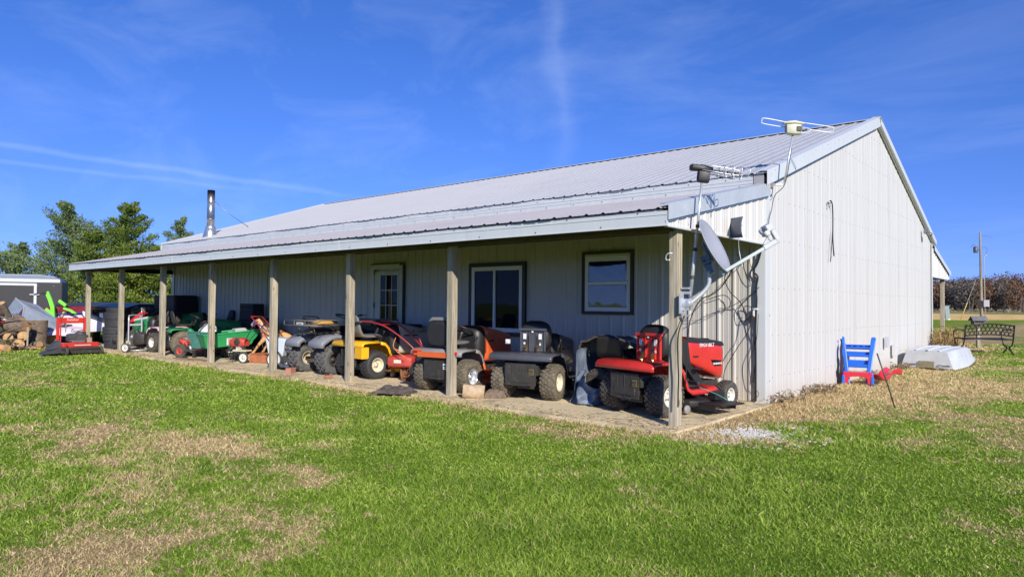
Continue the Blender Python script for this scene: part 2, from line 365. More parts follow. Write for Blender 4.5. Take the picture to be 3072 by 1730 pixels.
# ---- lawn blades: density falls with distance so that tufts stay visible
def blades():
    rng = np.random.default_rng(3)
    nb = 640000
    # sample in view-polar coordinates around the camera foot
    ang = rng.uniform(-46, 46, nb*2); u = rng.uniform(0, 1, nb*2)
    dmin, dmax = 1.7, 26.0
    dist = dmin*(dmax/dmin)**(u**.92)
    th = np.radians(90+40.9+ang)
    x = CAM.x+np.cos(th)*dist; y = CAM.y+np.sin(th)*dist
    keep = ~((x > -19.5) & (x < .10) & (y > -2.86) & (y < 12.4)) & ~((x > -.02) & (x < .02) & (y > -3) & (y < 12.3))
    keep &= ~((x < -19) & (y > -2.6)) & (y < 20) & (x < 16)
    gr = ((x-.62)/.30)**2+((y+2.2)/.30)**2 < 1
    keep &= ~(gr & (rng.uniform(0, 1, nb*2) < .8))
    x, y, dist = x[keep][:nb], y[keep][:nb], dist[keep][:nb]; n = len(x)
    h = rng.uniform(.010, .030, n)*rng.uniform(.7, 1.35, n)*(1+.3*np.sin(x*1.7+np.cos(y*2.1)))*(1+.02*dist)
    tall = (np.abs(x) < .5) & (y > -.1) | ((np.abs(y+2.93) < .10) & (x < .2)); h = np.where(tall, h*1.6, h)
    wd = np.maximum(.0014, dist*.00050)*rng.uniform(.5, 1.6, n)
    broad = rng.uniform(0, 1, n) < .05; wd = np.where(broad, wd*2.4, wd); h = np.where(broad, h*.7, h); tuft = rng.uniform(0, 1, n) < .012; h = np.where(tuft, h*1.9, h)
    a = rng.uniform(0, 2*np.pi, n); lean = rng.uniform(.2, 1.9, n)*h; la = rng.uniform(0, 2*np.pi, n)
    tv = np.clip((y-8.2)/5, 0, 1); z = tv*tv*(3-2*tv)*.22-.004
    dx, dy = np.cos(a)*wd, np.sin(a)*wd; lx, ly = np.cos(la)*lean, np.sin(la)*lean
    V = np.empty((n, 5, 3), np.float32)
    V[:, 0] = np.stack([x-dx, y-dy, z], 1); V[:, 1] = np.stack([x+dx, y+dy, z], 1)
    V[:, 2] = np.stack([x+dx*.8+lx*.35, y+dy*.8+ly*.35, z+h*.6], 1); V[:, 3] = np.stack([x-dx*.8+lx*.35, y-dy*.8+ly*.35, z+h*.6], 1)
    V[:, 4] = np.stack([x+lx, y+ly, z+h], 1)
    me = bpy.data.meshes.new('lawn_grass'); me.vertices.add(n*5); me.vertices.foreach_set('co', V.ravel())
    base = (np.arange(n)*5)[:, None]
    L = (base+np.array([[0, 1, 2, 3, 3, 2, 4]])).astype(np.int32).ravel()
    me.loops.add(n*7); me.loops.foreach_set('vertex_index', L)
    me.polygons.add(n*2)
    st = np.stack([np.arange(n)*7, np.arange(n)*7+4], 1).ravel().astype(np.int32)
    me.polygons.foreach_set('loop_start', st)
    me.update(calc_edges=True)
    for nm in ('rnd', 'rnd2'):
        at = me.attributes.new(nm, 'FLOAT', 'POINT'); at.data.foreach_set('value', np.repeat(rng.uniform(0, 1, n), 5).astype(np.float32))
    me.materials.append(blade_material())
    o = bpy.data.objects.new('lawn_grass', me); C.objects.link(o); tag(o, 'short green lawn with dry straw coloured patches in front of the barn', 'grass', kind='stuff')
blades()

# ================================================================= BARN
def metal_sheet_material(name, col, grime=0.25, rough=.42, streak=True):
    M = bpy.data.materials.new(name); M.use_nodes = True; t = M.node_tree; b = t.nodes['Principled BSDF']
    geo = N(t, 'ShaderNodeNewGeometry')
    mp = N(t, 'ShaderNodeMapping'); mp.inputs['Scale'].default_value = (9, 9, .35); t.links.new(geo.outputs['Position'], mp.inputs[0])
    n1 = N(t, 'ShaderNodeTexNoise', i={'Scale': 1.0, 'Detail': 7, 'Roughness': .6}); t.links.new((mp if streak else geo).outputs[0], n1.inputs[0])
    n2 = N(t, 'ShaderNodeTexNoise', i={'Scale': .6, 'Detail': 5}); t.links.new(geo.outputs['Position'], n2.inputs[0])
    mr = N(t, 'ShaderNodeMapRange', i={'From Min': .45, 'From Max': .8, 'To Max': grime}); t.links.new(n1.outputs[0], mr.inputs[0])
    mx = N(t, 'ShaderNodeMix', data_type='RGBA'); mx.inputs['A'].default_value = (*col, 1); mx.inputs['B'].default_value = (col[0]*.62, col[1]*.60, col[2]*.52, 1)
    t.links.new(mr.outputs[0], mx.inputs['Factor'])
    # splash-back dirt just above the ground
    sp = N(t, 'ShaderNodeSeparateXYZ'); t.links.new(geo.outputs['Position'], sp.inputs[0])
    ad = N(t, 'ShaderNodeMath', operation='MULTIPLY_ADD'); ad.inputs[1].default_value = .5; t.links.new(n2.outputs[0], ad.inputs[0]); t.links.new(sp.outputs[2], ad.inputs[2])
    m3 = N(t, 'ShaderNodeMapRange', i={'From Min': .55, 'From Max': .22, 'To Min': 0, 'To Max': .35}); t.links.new(ad.outputs[0], m3.inputs[0])
    m4 = N(t, 'ShaderNodeMix', data_type='RGBA'); m4.inputs['B'].default_value = (.42, .33, .2, 1); t.links.new(m3.outputs[0], m4.inputs['Factor']); t.links.new(mx.outputs['Result'], m4.inputs['A'])
    t.links.new(m4.outputs['Result'], b.inputs['Base Color']); b.inputs['Roughness'].default_value = rough
    bp = N(t, 'ShaderNodeBump', i={'Strength': .42, 'Distance': .03}); t.links.new(n2.outputs[0], bp.inputs['Height']); t.links.new(bp.outputs[0], b.inputs['Normal'])
    return M
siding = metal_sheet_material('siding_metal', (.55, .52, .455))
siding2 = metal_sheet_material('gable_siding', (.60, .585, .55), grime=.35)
trimm = metal_sheet_material('white_trim_metal', (.60, .62, .61), grime=.2, rough=.35)
roofm = metal_sheet_material('roof_metal', (.42, .42, .42), grime=.2, rough=.4, streak=False)
roofp = metal_sheet_material('porch_roof_metal', (.37, .35, .35), grime=.3, rough=.45, streak=False)
screwm = mat('screw_heads', (.12, .12, .12), .5, .4)
black = mat('black_plastic', (.012, .012, .014), .45, dust=.12)
void = mat('black_and_painted_shade', (.01, .01, .01), .9)  # flat black: shade put in under roof sheets and in gaps, plus black parts
PITCH = .229
def ribs(b, P0, U, V, Nn, u0, u1, lo, hi, h=.019, minor=.005, seg=1):
    """ribbed steel: profile along U, sheet runs along V from lo(u) to hi(u)"""
    prof = [(0, 0), (.018, h), (.042, h), (.06, 0), (.09, 0), (.098, minor), (.106, 0), (.158, 0), (.166, minor), (.174, 0)]
    us = []; k = math.floor(u0/PITCH)
    while k*PITCH < u1:
        for a, q in prof:
            u = k*PITCH+a
            if u0-1e-6 <= u <= u1: us.append((u, q))
        k += 1
    us = [(u0, 0)]+us+[(u1, 0)]
    vs = []
    for u, q in us:
        for j in range(seg+1):
            v = lo(u)+(hi(u)-lo(u))*j/seg
            vs.append(P0+U*u+V*v+Nn*q)
    s1 = seg+1
    fs = [(i*s1+j, (i+1)*s1+j, (i+1)*s1+j+1, i*s1+j+1) for i in range(len(us)-1) for j in range(seg)]
    if U.cross(V).dot(Nn) < 0: fs = [tuple(reversed(f)) for f in fs]
    b.add(vs, fs)
def screws(b, P0, U, V, Nn, u0, u1, rows, lim=None, s=.009, wob=.012):
    u = math.ceil(u0/PITCH)*PITCH
    while u < u1:
        for r in rows:
            for off in (.075, ):
                uu = u+off; v = r+wob*math.sin(uu*.9+r*3)+random.uniform(-.006, .006)
                if lim and not lim(uu, v): continue
                p = P0+U*uu+V*v+Nn*.001
                if random.random() < .06: continue
                a, c = U*s*.5, V*s*.5
                q = [p+a*math.cos(t)*2*.7+c*math.sin(t)*2*.7+Nn*.004 for t in [i*math.pi/3 for i in range(6)]]
                b.add(q+[p+a*math.cos(t)*1.6+c*math.sin(t)*1.6 for t in [i*math.pi/3 for i in range(6)]], [(0, 1, 2, 3, 4, 5)]+[(i, 6+i, 6+(i+1) % 6, (i+1) % 6) for i in range(6)])
        u += PITCH
X, Y, Z = Vector((1, 0, 0)), Vector((0, 1, 0)), Vector((0, 0, 1))
WD, LN, ZE, ZR, ZF, ZB, PE, PP, ZP = 12.245, -19.01, 3.19, 5.24, 2.39, 2.20, 2.896, 2.49, 3.015
XL = -19.6
YR = WD/2
def roofz(y): return ZE+(ZR-ZE)*(min(y, WD-y)+.1)/(YR+.1)
def porchz(y): return ZP+(ZF-ZP)*(-y)/PE
barn = thing('pole_barn', 'long white ribbed metal barn with grey roof and post porch along its front', 'building')
b = MB(); ribs(b, Vector((LN, 0, 0)), X, Z, -Y, 0, -LN, lambda u: 0, lambda u: ZP)
b.mi = 1; screws(b, Vector((LN, 0, 0)), X, Z, -Y, 0, -LN, (.35, 1.22, 2.1))
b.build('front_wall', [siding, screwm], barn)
b = MB(); ribs(b, Vector((0, 0, 0)), Y, Z, X, 0, WD, lambda u: -.1, lambda u: roofz(u)-.06, h=.006, minor=.002)
for k in range(1, 14):
    y = k*.916-.004
    if y < WD: b.box((.004, y, (roofz(y)-.2)/2), (.006, .010, roofz(y)-.2))
b.mi = 1; screws(b, Vector((0, 0, 0)), Y, Z, X, 0.1, WD-.1, (.35, .95, 1.62, 2.3, 2.9, 3.5, 4.2, 4.8), lambda u, v: v < roofz(u)-.25, s=.0125)
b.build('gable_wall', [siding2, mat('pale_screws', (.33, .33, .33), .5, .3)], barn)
b = MB(); ribs(b, Vector((LN, 0, 0)), Y, Z, -X, 0, WD, lambda u: -.1, lambda u: roofz(u)-.06); b.build('left_gable_wall', siding, barn)
b = MB(); ribs(b, Vector((LN, WD, 0)), X, Z, Y, 0, -LN, lambda u: -.1, lambda u: ZE-.1); b.build('rear_wall', siding, barn)
# main roof
def slope(y0, z0, y1, z1, mat_, name, xa, xb, thick=.0, parent=barn, rows=()):
    P0 = Vector((xa, y0, z0)); V = Vector((0, y1-y0, z1-z0)); ln = V.length; V.normalize(); Nn = X.cross(V)
    if Nn.z < 0: Nn = -Nn
    b = MB(); ribs(b, P0, X, V, Nn, 0, xb-xa, lambda u: -.02+.008*math.sin(u*2.1)+.006*math.sin(u*5.7), lambda u: ln, h=.015)
    b.mi = 1
    if rows: screws(b, P0, X, V, Nn, 0, xb-xa, rows, s=.010, wob=.01)
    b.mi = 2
    b.add([P0+V*.07-Nn*.02, P0+X*(xb-xa)+V*.07-Nn*.02, P0+X*(xb-xa)+V*ln-Nn*.02, P0+V*ln-Nn*.02], [(0, 3, 2, 1)])  # black underside sheet, painted shade that darkens the porch
    return b.build(name, [mat_, screwm, void], parent)
rl_ = math.hypot(YR+.14, ZR-ZE)
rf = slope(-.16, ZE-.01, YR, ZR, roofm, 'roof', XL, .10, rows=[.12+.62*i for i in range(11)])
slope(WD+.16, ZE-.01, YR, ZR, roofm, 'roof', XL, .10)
b = MB(); dz = (ZR-ZE)/(YR+.1)
for s in (-1, 1):
    b.add([(XL-.02, YR, ZR+.035), (.12, YR, ZR+.035), (.12, YR+s*.17, ZR+.035-.17*dz), (XL-.02, YR+s*.17, ZR+.035-.17*dz)], [(0, 1, 2, 3) if s < 0 else (3, 2, 1, 0)])
b.build('ridge_cap', trimm, barn, solid=.004)
# main fascia above the porch roof, in slightly offset lengths
b = MB(); b.mi = 0; x = XL
seams = [XL, -16.4, -12.7, -9.6, -6.1, -3.2, -.10]
for i in range(6):
    a, c = seams[i], seams[i+1]; o = .003*(i % 2)+.002
    b.box(((a+c)/2, -.14-o, (ZE-.02+2.985)/2), (c-a-.004, .02, ZE-.02-2.985))
    b.box(((a+c)/2, -.152-o, ZE-.09), (c-a-.006, .006, .006)); b.box(((a+c)/2, -.152-o, 3.05), (c-a-.006, .006, .004))
b.mi = 1
for i in range(34):
    x = XL+.3+i*.57; b.box((x, -.158, ZE-.06), (.012, .006, .012)); b.box((x+.2, -.158, 3.02), (.012, .006, .012))
b.mi = 2; b.box((-.02, -.155, 3.10), (.14, .012, .17))
b.build('eave_fascia', [trimm, screwm, roofp], barn)
# rake trims on the gable end (front and back slope)
def rake(y0, z0, y1, z1, name, x=.10, h=.17, lip=.03, m_=trimm):
    b = MB()
    v = Vector((0, y1-y0, z1-z0)).normalized()
    P = [Vector((x, y0, z0)), Vector((x, y1, z1))]
    for p, q, d in ((0, 1, 0),):
        b.add([P[0]+Z*.03, P[1]+Z*.03, P[1]-Z*h, P[0]-Z*h], [(0, 3, 2, 1)])
        b.add([P[0]-X*.13+Z*.045, P[1]-X*.13+Z*.045, P[1]+Z*.03, P[0]+Z*.03], [(0, 3, 2, 1)])
        b.add([P[0]-Z*h, P[1]-Z*h, P[1]-Z*h-X*.09, P[0]-Z*h-X*.09], [(0, 3, 2, 1)])
    b.add([P[0]-Z*(h+.028)-X*.055, P[1]-Z*(h+.028)-X*.055, P[1]-Z*h-X*.055, P[0]-Z*h-X*.055], [(0, 1, 2, 3)])
    return b.build(name, m_, barn, solid=.003)
rake(-.17, ZE-.02, YR+.02, ZR+.02, 'rake_trim'); rake(WD+.17, ZE-.02, YR-.02, ZR+.02, 'rake_trim', h=.10)
rake(-.17, ZE-.02, YR, ZR, 'rake_trim', x=XL-.02)
# corner trims
b = MB()
b.box((-.05, -.026, 1.5), (.14, .008, 3.0)); b.box((.026, .05, 1.55), (.008, .15, 3.1)); b.box((.012, -.014, 1.5), (.03, .03, 3.0)); b.build('corner_trim', trimm, barn, bev=.002)
b = MB(); b.box((.026, WD-.05, 1.55), (.008, .15, 3.1)); b.build('corner_trim', trimm, barn)
b = MB(); b.box((LN+.05, -.026, 1.5), (.14, .008, 3.0)); b.build('corner_trim', trimm, barn)
# porch roof, its fascias, gable panels, beams
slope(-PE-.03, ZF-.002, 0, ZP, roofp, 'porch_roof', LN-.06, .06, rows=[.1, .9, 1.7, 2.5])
b = MB(); seams = [LN-.06, -15.9, -12.1, -9.1, -5.8, -2.9, .07]
for i in range(6):
    a, c = seams[i], seams[i+1]; o = .003*(i % 2)
    b.box(((a+c)/2, -PE-.01-o, (ZF-.03+ZB)/2), (c-a-.004, .02, ZF-.03-ZB)); b.box(((a+c)/2, -PE-.022-o, ZF-.07), (c-a-.006, .006, .006)); b.box(((a+c)/2, -PE-.02, ZB+.005), (c-a-.006, .02, .01))
b.mi = 1
for i in range(40): b.box((LN+.2+i*.475, -PE-.028, ZB+.035+.12*(i % 2)), (.012, .006, .012))
b.mi = 2; b.box((LN/2, -PE+.005, ZF-.022), (-LN, .03, .022))
b.build('porch_fascia', [trimm, screwm, roofp], barn)
for xx, nm in ((.03, 'porch_gable_panel'), (LN-.03, 'porch_gable_panel')):
    b = MB(); s_ = 1 if xx > -1 else -1
    ribs(b, Vector((xx, -PE, 0)), Y, Z, X*s_, 0, PE-.03, lambda u: ZB, lambda u: porchz(u-PE)-.03)
    b.mi = 1; screws(b, Vector((xx, -PE, 0)), Y, Z, X*s_, .1, PE-.2, (ZB+.06, ), s=.012)
    b.mi = 2; b.box((xx-.03*s_, -PE/2, ZB+.06), (.04, PE-.02, .12)); b.mi = 3; b.box((xx+.012*s_, -PE/2, ZB+.004), (.045, PE, .02))
    b.build(nm, [siding2, screwm, void, trimm], barn)
b = MB()
v0 = Vector((.085, -PE-.03, ZF+.01)); v1 = Vector((.085, -.0, ZP+.01))
b.add([v0+Z*.03, v1+Z*.03, v1-Z*.14, v0-Z*.14], [(0, 3, 2, 1)]); b.add([v0+Z*.045-X*.12, v1+Z*.045-X*.12, v1+Z*.03, v0+Z*.03], [(0, 3, 2, 1)])
b.add([v0-Z*.165-X*.03, v1-Z*.165-X*.03, v1-Z*.14-X*.03, v0-Z*.14-X*.03], [(0, 1, 2, 3)])
b.build('rake_trim', mat('grey_trim', (.50, .53, .55), .4, .2), barn, solid=.003)
oldw = mat('beam_wood', (.10, .075, .05), .85, var=.3, bump=.3)
b = MB(); b.box((LN/2, -PP-.085, ZB+.07), (-LN-.1, .04, .19)); b.box((LN/2, -PP+.085, ZB+.07), (-LN-.1, .04, .19)); b.build('porch_beam', oldw, barn)
b = MB()
for i in range(31):
    xx = -.25-i*.61; p = Vector((xx, -PE+.08, porchz(-PE)-.10)); q = Vector((xx, -.03, porchz(0)-.10))
    b.add([p+X*dx+Z*dz_ for dx, dz_ in ((-.02, -.06), (.02, -.06), (.02, .06), (-.02, .06))]+[q+X*dx+Z*dz_ for dx, dz_ in ((-.02, -.06), (.02, -.06), (.02, .06), (-.02, .06))], [(0, 1, 2, 3), (7, 6, 5, 4), (0, 4, 5, 1), (1, 5, 6, 2), (2, 6, 7, 3), (3, 7, 4, 0)])
b.build('rafters', oldw, barn)
# posts of weathered timber
def wood_material(name, c0, c1, sc=1.0, rough=.85):
    M = bpy.data.materials.new(name); M.use_nodes = True; t = M.node_tree; b = t.nodes['Principled BSDF']
    geo = N(t, 'ShaderNodeTexCoord'); oi = N(t, 'ShaderNodeObjectInfo')
    ad = N(t, 'ShaderNodeVectorMath', operation='ADD'); t.links.new(geo.outputs['Object'], ad.inputs[0]); t.links.new(oi.outputs['Location'], ad.inputs[1])
    mp = N(t, 'ShaderNodeMapping'); mp.inputs['Scale'].default_value = (34*sc, 34*sc, 1.6*sc); t.links.new(ad.outputs[0], mp.inputs[0])
    n = N(t, 'ShaderNodeTexNoise', i={'Scale': 1, 'Detail': 8, 'Roughness': .65, 'Distortion': .8}); t.links.new(mp.outputs[0], n.inputs[0])
    n2 = N(t, 'ShaderNodeTexNoise', i={'Scale': 1.4, 'Detail': 4}); t.links.new(ad.outputs[0], n2.inputs[0])
    r = N(t, 'ShaderNodeValToRGB'); r.color_ramp.elements[0].position = .33; r.color_ramp.elements[0].color = (*c0, 1); r.color_ramp.elements[1].position = .62; r.color_ramp.elements[1].color = (*c1, 1)
    t.links.new(n.outputs[0], r.inputs[0])
    sc_ = N(t, 'ShaderNodeMapRange', i={'From Min': .3, 'From Max': .7, 'To Min': .8, 'To Max': 1.15}); t.links.new(n2.outputs[0], sc_.inputs[0])
    mu = N(t, 'ShaderNodeVectorMath', operation='SCALE'); t.links.new(r.outputs[0], mu.inputs[0]); t.links.new(sc_.outputs[0], mu.inputs['Scale'])
    # knots
    vo = N(t, 'ShaderNodeTexVoronoi', i={'Scale': 1.0}); mp2 = N(t, 'ShaderNodeMapping'); mp2.inputs['Scale'].default_value = (9, 9, 3.2); t.links.new(ad.outputs[0], mp2.inputs[0]); t.links.new(mp2.outputs[0], vo.inputs[0])
    kr = N(t, 'ShaderNodeMapRange', i={'From Min': .16, 'From Max': .08, 'To Min': 0, 'To Max': .75}); t.links.new(vo.outputs['Distance'], kr.inputs[0])
    mx = N(t, 'ShaderNodeMix', data_type='RGBA'); mx.inputs['B'].default_value = (.10, .06, .035, 1); t.links.new(kr.outputs[0], mx.inputs['Factor']); t.links.new(mu.outputs[0], mx.inputs['A'])
    t.links.new(mx.outputs['Result'], b.inputs[0]); b.inputs['Roughness'].default_value = rough
    bp = N(t, 'ShaderNodeBump', i={'Strength': .5, 'Distance': .006}); t.links.new(n.outputs[0], bp.inputs['Height']); t.links.new(bp.outputs[0], b.inputs['Normal'])
    return M
postm = wood_material('weathered_post', (.22, .18, .12), (.50, .44, .32))
PX = [-.055, -3.605, -6.068, -8.52, -11.073, -13.606, -16.24, -18.783]
def post_mesh(hgt, w_=.105, d_=.115, seed=0):
    b = MB(); rings = []
    for k in range(9):
        z = hgt*k/8; e = .002*noise.noise(Vector((seed, k*.7, 0)))
        rings.append([(sx*(w_/2+e), sy*(d_/2+e), z) for sx, sy in ((-1, -1), (1, -1), (1, 1), (-1, 1))])
    b.loft(rings, smooth=False); return b
for i, xx in enumerate(PX):
    o = post_mesh(2.3, seed=i).build('porch_post', postm, barn, bev=.006); o.location = (xx, -PP, -.02)
for i in range(6):
    o = post_mesh(2.35, seed=i+20).build('porch_post', postm, barn, bev=.006); o.location = (-.1-i*3.6, WD+2.35, -.02)
# rear porch
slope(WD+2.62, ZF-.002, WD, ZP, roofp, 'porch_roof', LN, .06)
b = MB(); ribs(b, Vector((.03, WD, 0)), Y, Z, X, 0, 2.6, lambda u: ZB, lambda u: porchz(-u)-.03); b.build('porch_gable_panel', siding2, barn)
b = MB(); b.box((LN/2, WD+2.62, (ZF+ZB)/2-.01), (-LN, .02, ZF-ZB-.03)); b.box((-.0, WD+1.3, ZB+.0), (.05, 2.6, .02)); b.build('porch_fascia', trimm, barn)
b = MB(); v0 = Vector((.085, WD+2.65, ZF+.01)); v1 = Vector((.085, WD, ZP+.01))
b.add([v0+Z*.03, v1+Z*.03, v1-Z*.10, v0-Z*.10], [(0, 1, 2, 3)]); b.add([v0+Z*.045-X*.12, v1+Z*.045-X*.12, v1+Z*.03, v0+Z*.03], [(0, 1, 2, 3)]); b.build('rake_trim', trimm, barn, solid=.003)

# door and windows on the front wall
whitep = mat('white_paint', (.60, .60, .50), .5, var=.05, dust=.1)
vinyl = mat('white_vinyl', (.80, .80, .78), .4, var=.03)
darkf = mat('dark_trim_paint', (.018, .016, .02), .4, var=.1)
browt = mat('brown_trim', (.07, .055, .04), .6, var=.15)
def glass(name, tint=(.006, .008, .012), ior=1.9, curtain=None):
    M = bpy.data.materials.new(name); M.use_nodes = True; b = M.node_tree.nodes['Principled BSDF']; t = M.node_tree
    b.inputs['Base Color'].default_value = (*tint, 1); b.inputs['Roughness'].default_value = .03; b.inputs['IOR'].default_value = ior
    geo = N(t, 'ShaderNodeNewGeometry'); n = N(t, 'ShaderNodeTexNoise', i={'Scale': 2.6, 'Detail': 2}); t.links.new(geo.outputs['Position'], n.inputs[0])
    bp = N(t, 'ShaderNodeBump', i={'Strength': .02, 'Distance': .05}); t.links.new(n.outputs[0], bp.inputs['Height']); t.links.new(bp.outputs[0], b.inputs['Normal'])
    return M
gl = glass('window_glass', ior=1.27)
glb = glass('sky_mirroring_glass', (.008, .014, .025), 2.1)
glb.node_tree.nodes['Bump'].inputs['Strength'].default_value = .045
def frame(b, x0, x1, z0, z1, w_, y0, d):
    """four butted bars, front face at y=-(y0+d)"""
    y = -(y0+d/2)
    b.box(((x0+x1)/2, y, z1-w_/2), (x1-x0, d, w_)); b.box(((x0+x1)/2, y, z0+w_/2), (x1-x0, d, w_))
    for x in (x0+w_/2, x1-w_/2): b.box((x, y, (z0+z1)/2), (w_, d, z1-z0-2*w_))
def pane(x0, x1, z0, z1, y, m_, parent, name='pane'):
    b = MB(); b.box(((x0+x1)/2, -y-.004, (z0+z1)/2), (x1-x0, .008, z1-z0)); return b.build(name, m_, parent)
# door
dx0, dx1, dz1 = -8.67, -7.61, 2.185
b = MB(); b.box(((dx0+dx1)/2, -.042, 1.0+.03), (dx1-dx0-.2, .03, 2.0)); door = b.build('door', whitep, barn)
b = MB(); b.box((dx0+.05, -.05, 1.08), (.10, .06, 2.14)); b.box((dx1-.05, -.05, 1.08), (.10, .06, 2.14)); b.box(((dx0+dx1)/2, -.05, dz1-.05), (dx1-dx0-.202, .06, .10)); b.mi = 1
b.box(((dx0+dx1)/2, -.045, dz1+.012), (dx1-dx0+.06, .07, .02)); b.box((dx1+.015, -.045, 1.1), (.02, .06, 2.15))
b.build('door_frame', [whitep, browt], door, bev=.004)
gx0, gx1, gz0, gz1 = dx0+.33, dx1-.16, .98, 1.95
pane(gx0, gx1, gz0, gz1, .058, gl, door)
b = MB(); frame(b, gx0-.04, gx1+.04, gz0-.04, gz1+.04, .04, .057, .02)
for k in (1, 2): b.box((gx0+(gx1-gx0)*k/3, -.072, (gz0+gz1)/2), (.016, .012, gz1-gz0-.002)); b.box(((gx0+gx1)/2, -.073, gz0+(gz1-gz0)*k/3), (gx1-gx0-.002, .011, .016))
b.build('glazing_bars', whitep, door)
b = MB(); b.lathe([(0, .05), (.022, .045), (.028, .03), (.02, .012), (.012, 0)], 14, T(dx1-.14, -.06, 1.0) @ RX(90)); b.build('door_handle', mat('worn_brass', (.25, .2, .12), .35, .8), door)
b = MB()
for z in (.5, 1.3, 2.02):
    b = MB(); b.box((dx0+.115, -.085, z), (.03, .012, .10)); b.build('hinge', screwm, door)
# sliding window
wx0, wx1, wz0, wz1 = -5.67, -4.26, .77, 2.12
b = MB(); frame(b, wx0, wx1, wz0, wz1, .07, .012, .05); win = b.build('window', darkf, barn)
b = MB(); frame(b, wx0+.071, wx1-.071, wz0+.071, wz1-.071, .075, .012, .042); b.box(((wx0+wx1)/2-.04, -.048, (wz0+wz1)/2), (.045, .04, wz1-wz0-.29)); b.build('window_frame', vinyl, win, bev=.003)
pane(wx0+.145, (wx0+wx1)/2-.063, wz0+.145, wz1-.145, .022, gl, win); pane((wx0+wx1)/2-.016, wx1-.145, wz0+.145, wz1-.145, .026, gl, win)
# hung window
wx0, wx1, wz0, wz1 = -3.03, -2.06, 1.20, 2.235
b = MB(); frame(b, wx0, wx1, wz0, wz1, .026, .012, .05); frame(b, wx0+.027, wx1-.027, wz0+.027, wz1-.027, .024, .012, .035); win = b.build('window', [browt], barn)
b = MB(); frame(b, wx0+.052, wx1-.052, wz0+.052, wz1-.052, .067, .012, .03); b.box(((wx0+wx1)/2, -.05, wz1-.125), (wx1-wx0-.17, .03, .085)); b.box(((wx0+wx1)/2, -.052, (wz0+wz1)/2-.01), (wx1-wx0-.17, .045, .05))
b.build('window_frame', vinyl, win, bev=.003)
pane(wx0+.12, wx1-.12, (wz0+wz1)/2+.02, wz1-.17, .02, glb, win); pane(wx0+.12, wx1-.12, wz0+.12, (wz0+wz1)/2-.04, .028, glb, win)
# ================================================================= VEHICLES
rub = mat('tyre_rubber', (.030, .029, .028), .8, var=.25, vscale=9, dust=.55, dustcol=(.24, .20, .14), bump=.2)
rubc = mat('tyre_rubber_clean', (.028, .028, .030), .65, var=.2, vscale=9, dust=.25, dustcol=(.16, .15, .13), bump=.2)
rubd = mat('tyre_rubber_dusty', (.045, .04, .034), .85, var=.3, vscale=7, dust=.85, dustcol=(.27, .22, .14), bump=.2)
cream = mat('cream_rim', (.66, .60, .42), .45, var=.08, vscale=20, dust=.3)
silver = mat('silver_rim', (.62, .63, .65), .32, .6, var=.05, dust=.12)
whiter = mat('white_rim', (.68, .66, .58), .45, var=.08, vscale=20, dust=.3)
steel = mat('bare_steel', (.30, .30, .31), .4, .8, var=.15, dust=.3)
engine = mat('engine_black', (.016, .016, .018), .5, var=.3, dust=.3)
redp = mat('red_paint', (.60, .020, .016), .33, var=.10, dust=.20, coat=.25)
redd = mat('faded_red_paint', (.50, .035, .025), .5, var=.2, dust=.35, vscale=12)
orangep = mat('orange_paint', (.70, .11, .018), .36, var=.10, dust=.24, coat=.3)
yellowp = mat('yellow_paint', (.88, .46, .01), .34, var=.08, dust=.18, coat=.3)
greenp = mat('green_paint', (.012, .24, .07), .35, var=.08, dust=.12, coat=.2)
greyp = mat('grey_plastic', (.26, .25, .24), .45, var=.06, dust=.2)
slate = mat('slate_paint', (.06, .065, .085), .32, var=.15, dust=.22, coat=.3)
olive = mat('putty_plastic', (.46, .45, .37), .45, var=.06, dust=.15)
vinylb = mat('black_vinyl', (.014, .014, .015), .5, var=.2, dust=.10)
vinylg = mat('grey_vinyl', (.17, .165, .16), .5, var=.1, dust=.2)
lampr = mat('red_reflector', (.55, .01, .02), .2, var=.03, coat=.5)
stick = mat('white_sticker', (.75, .75, .75), .5, var=.03)
lens = mat('lamp_lens', (.55, .57, .6), .12, .2, coat=.8)
brass = mat('brass_fitting', (.42, .30, .12), .35, .8)
rust = mat('rusty_steel', (.22, .085, .035), .85, var=.4, vscale=14, dust=.2)

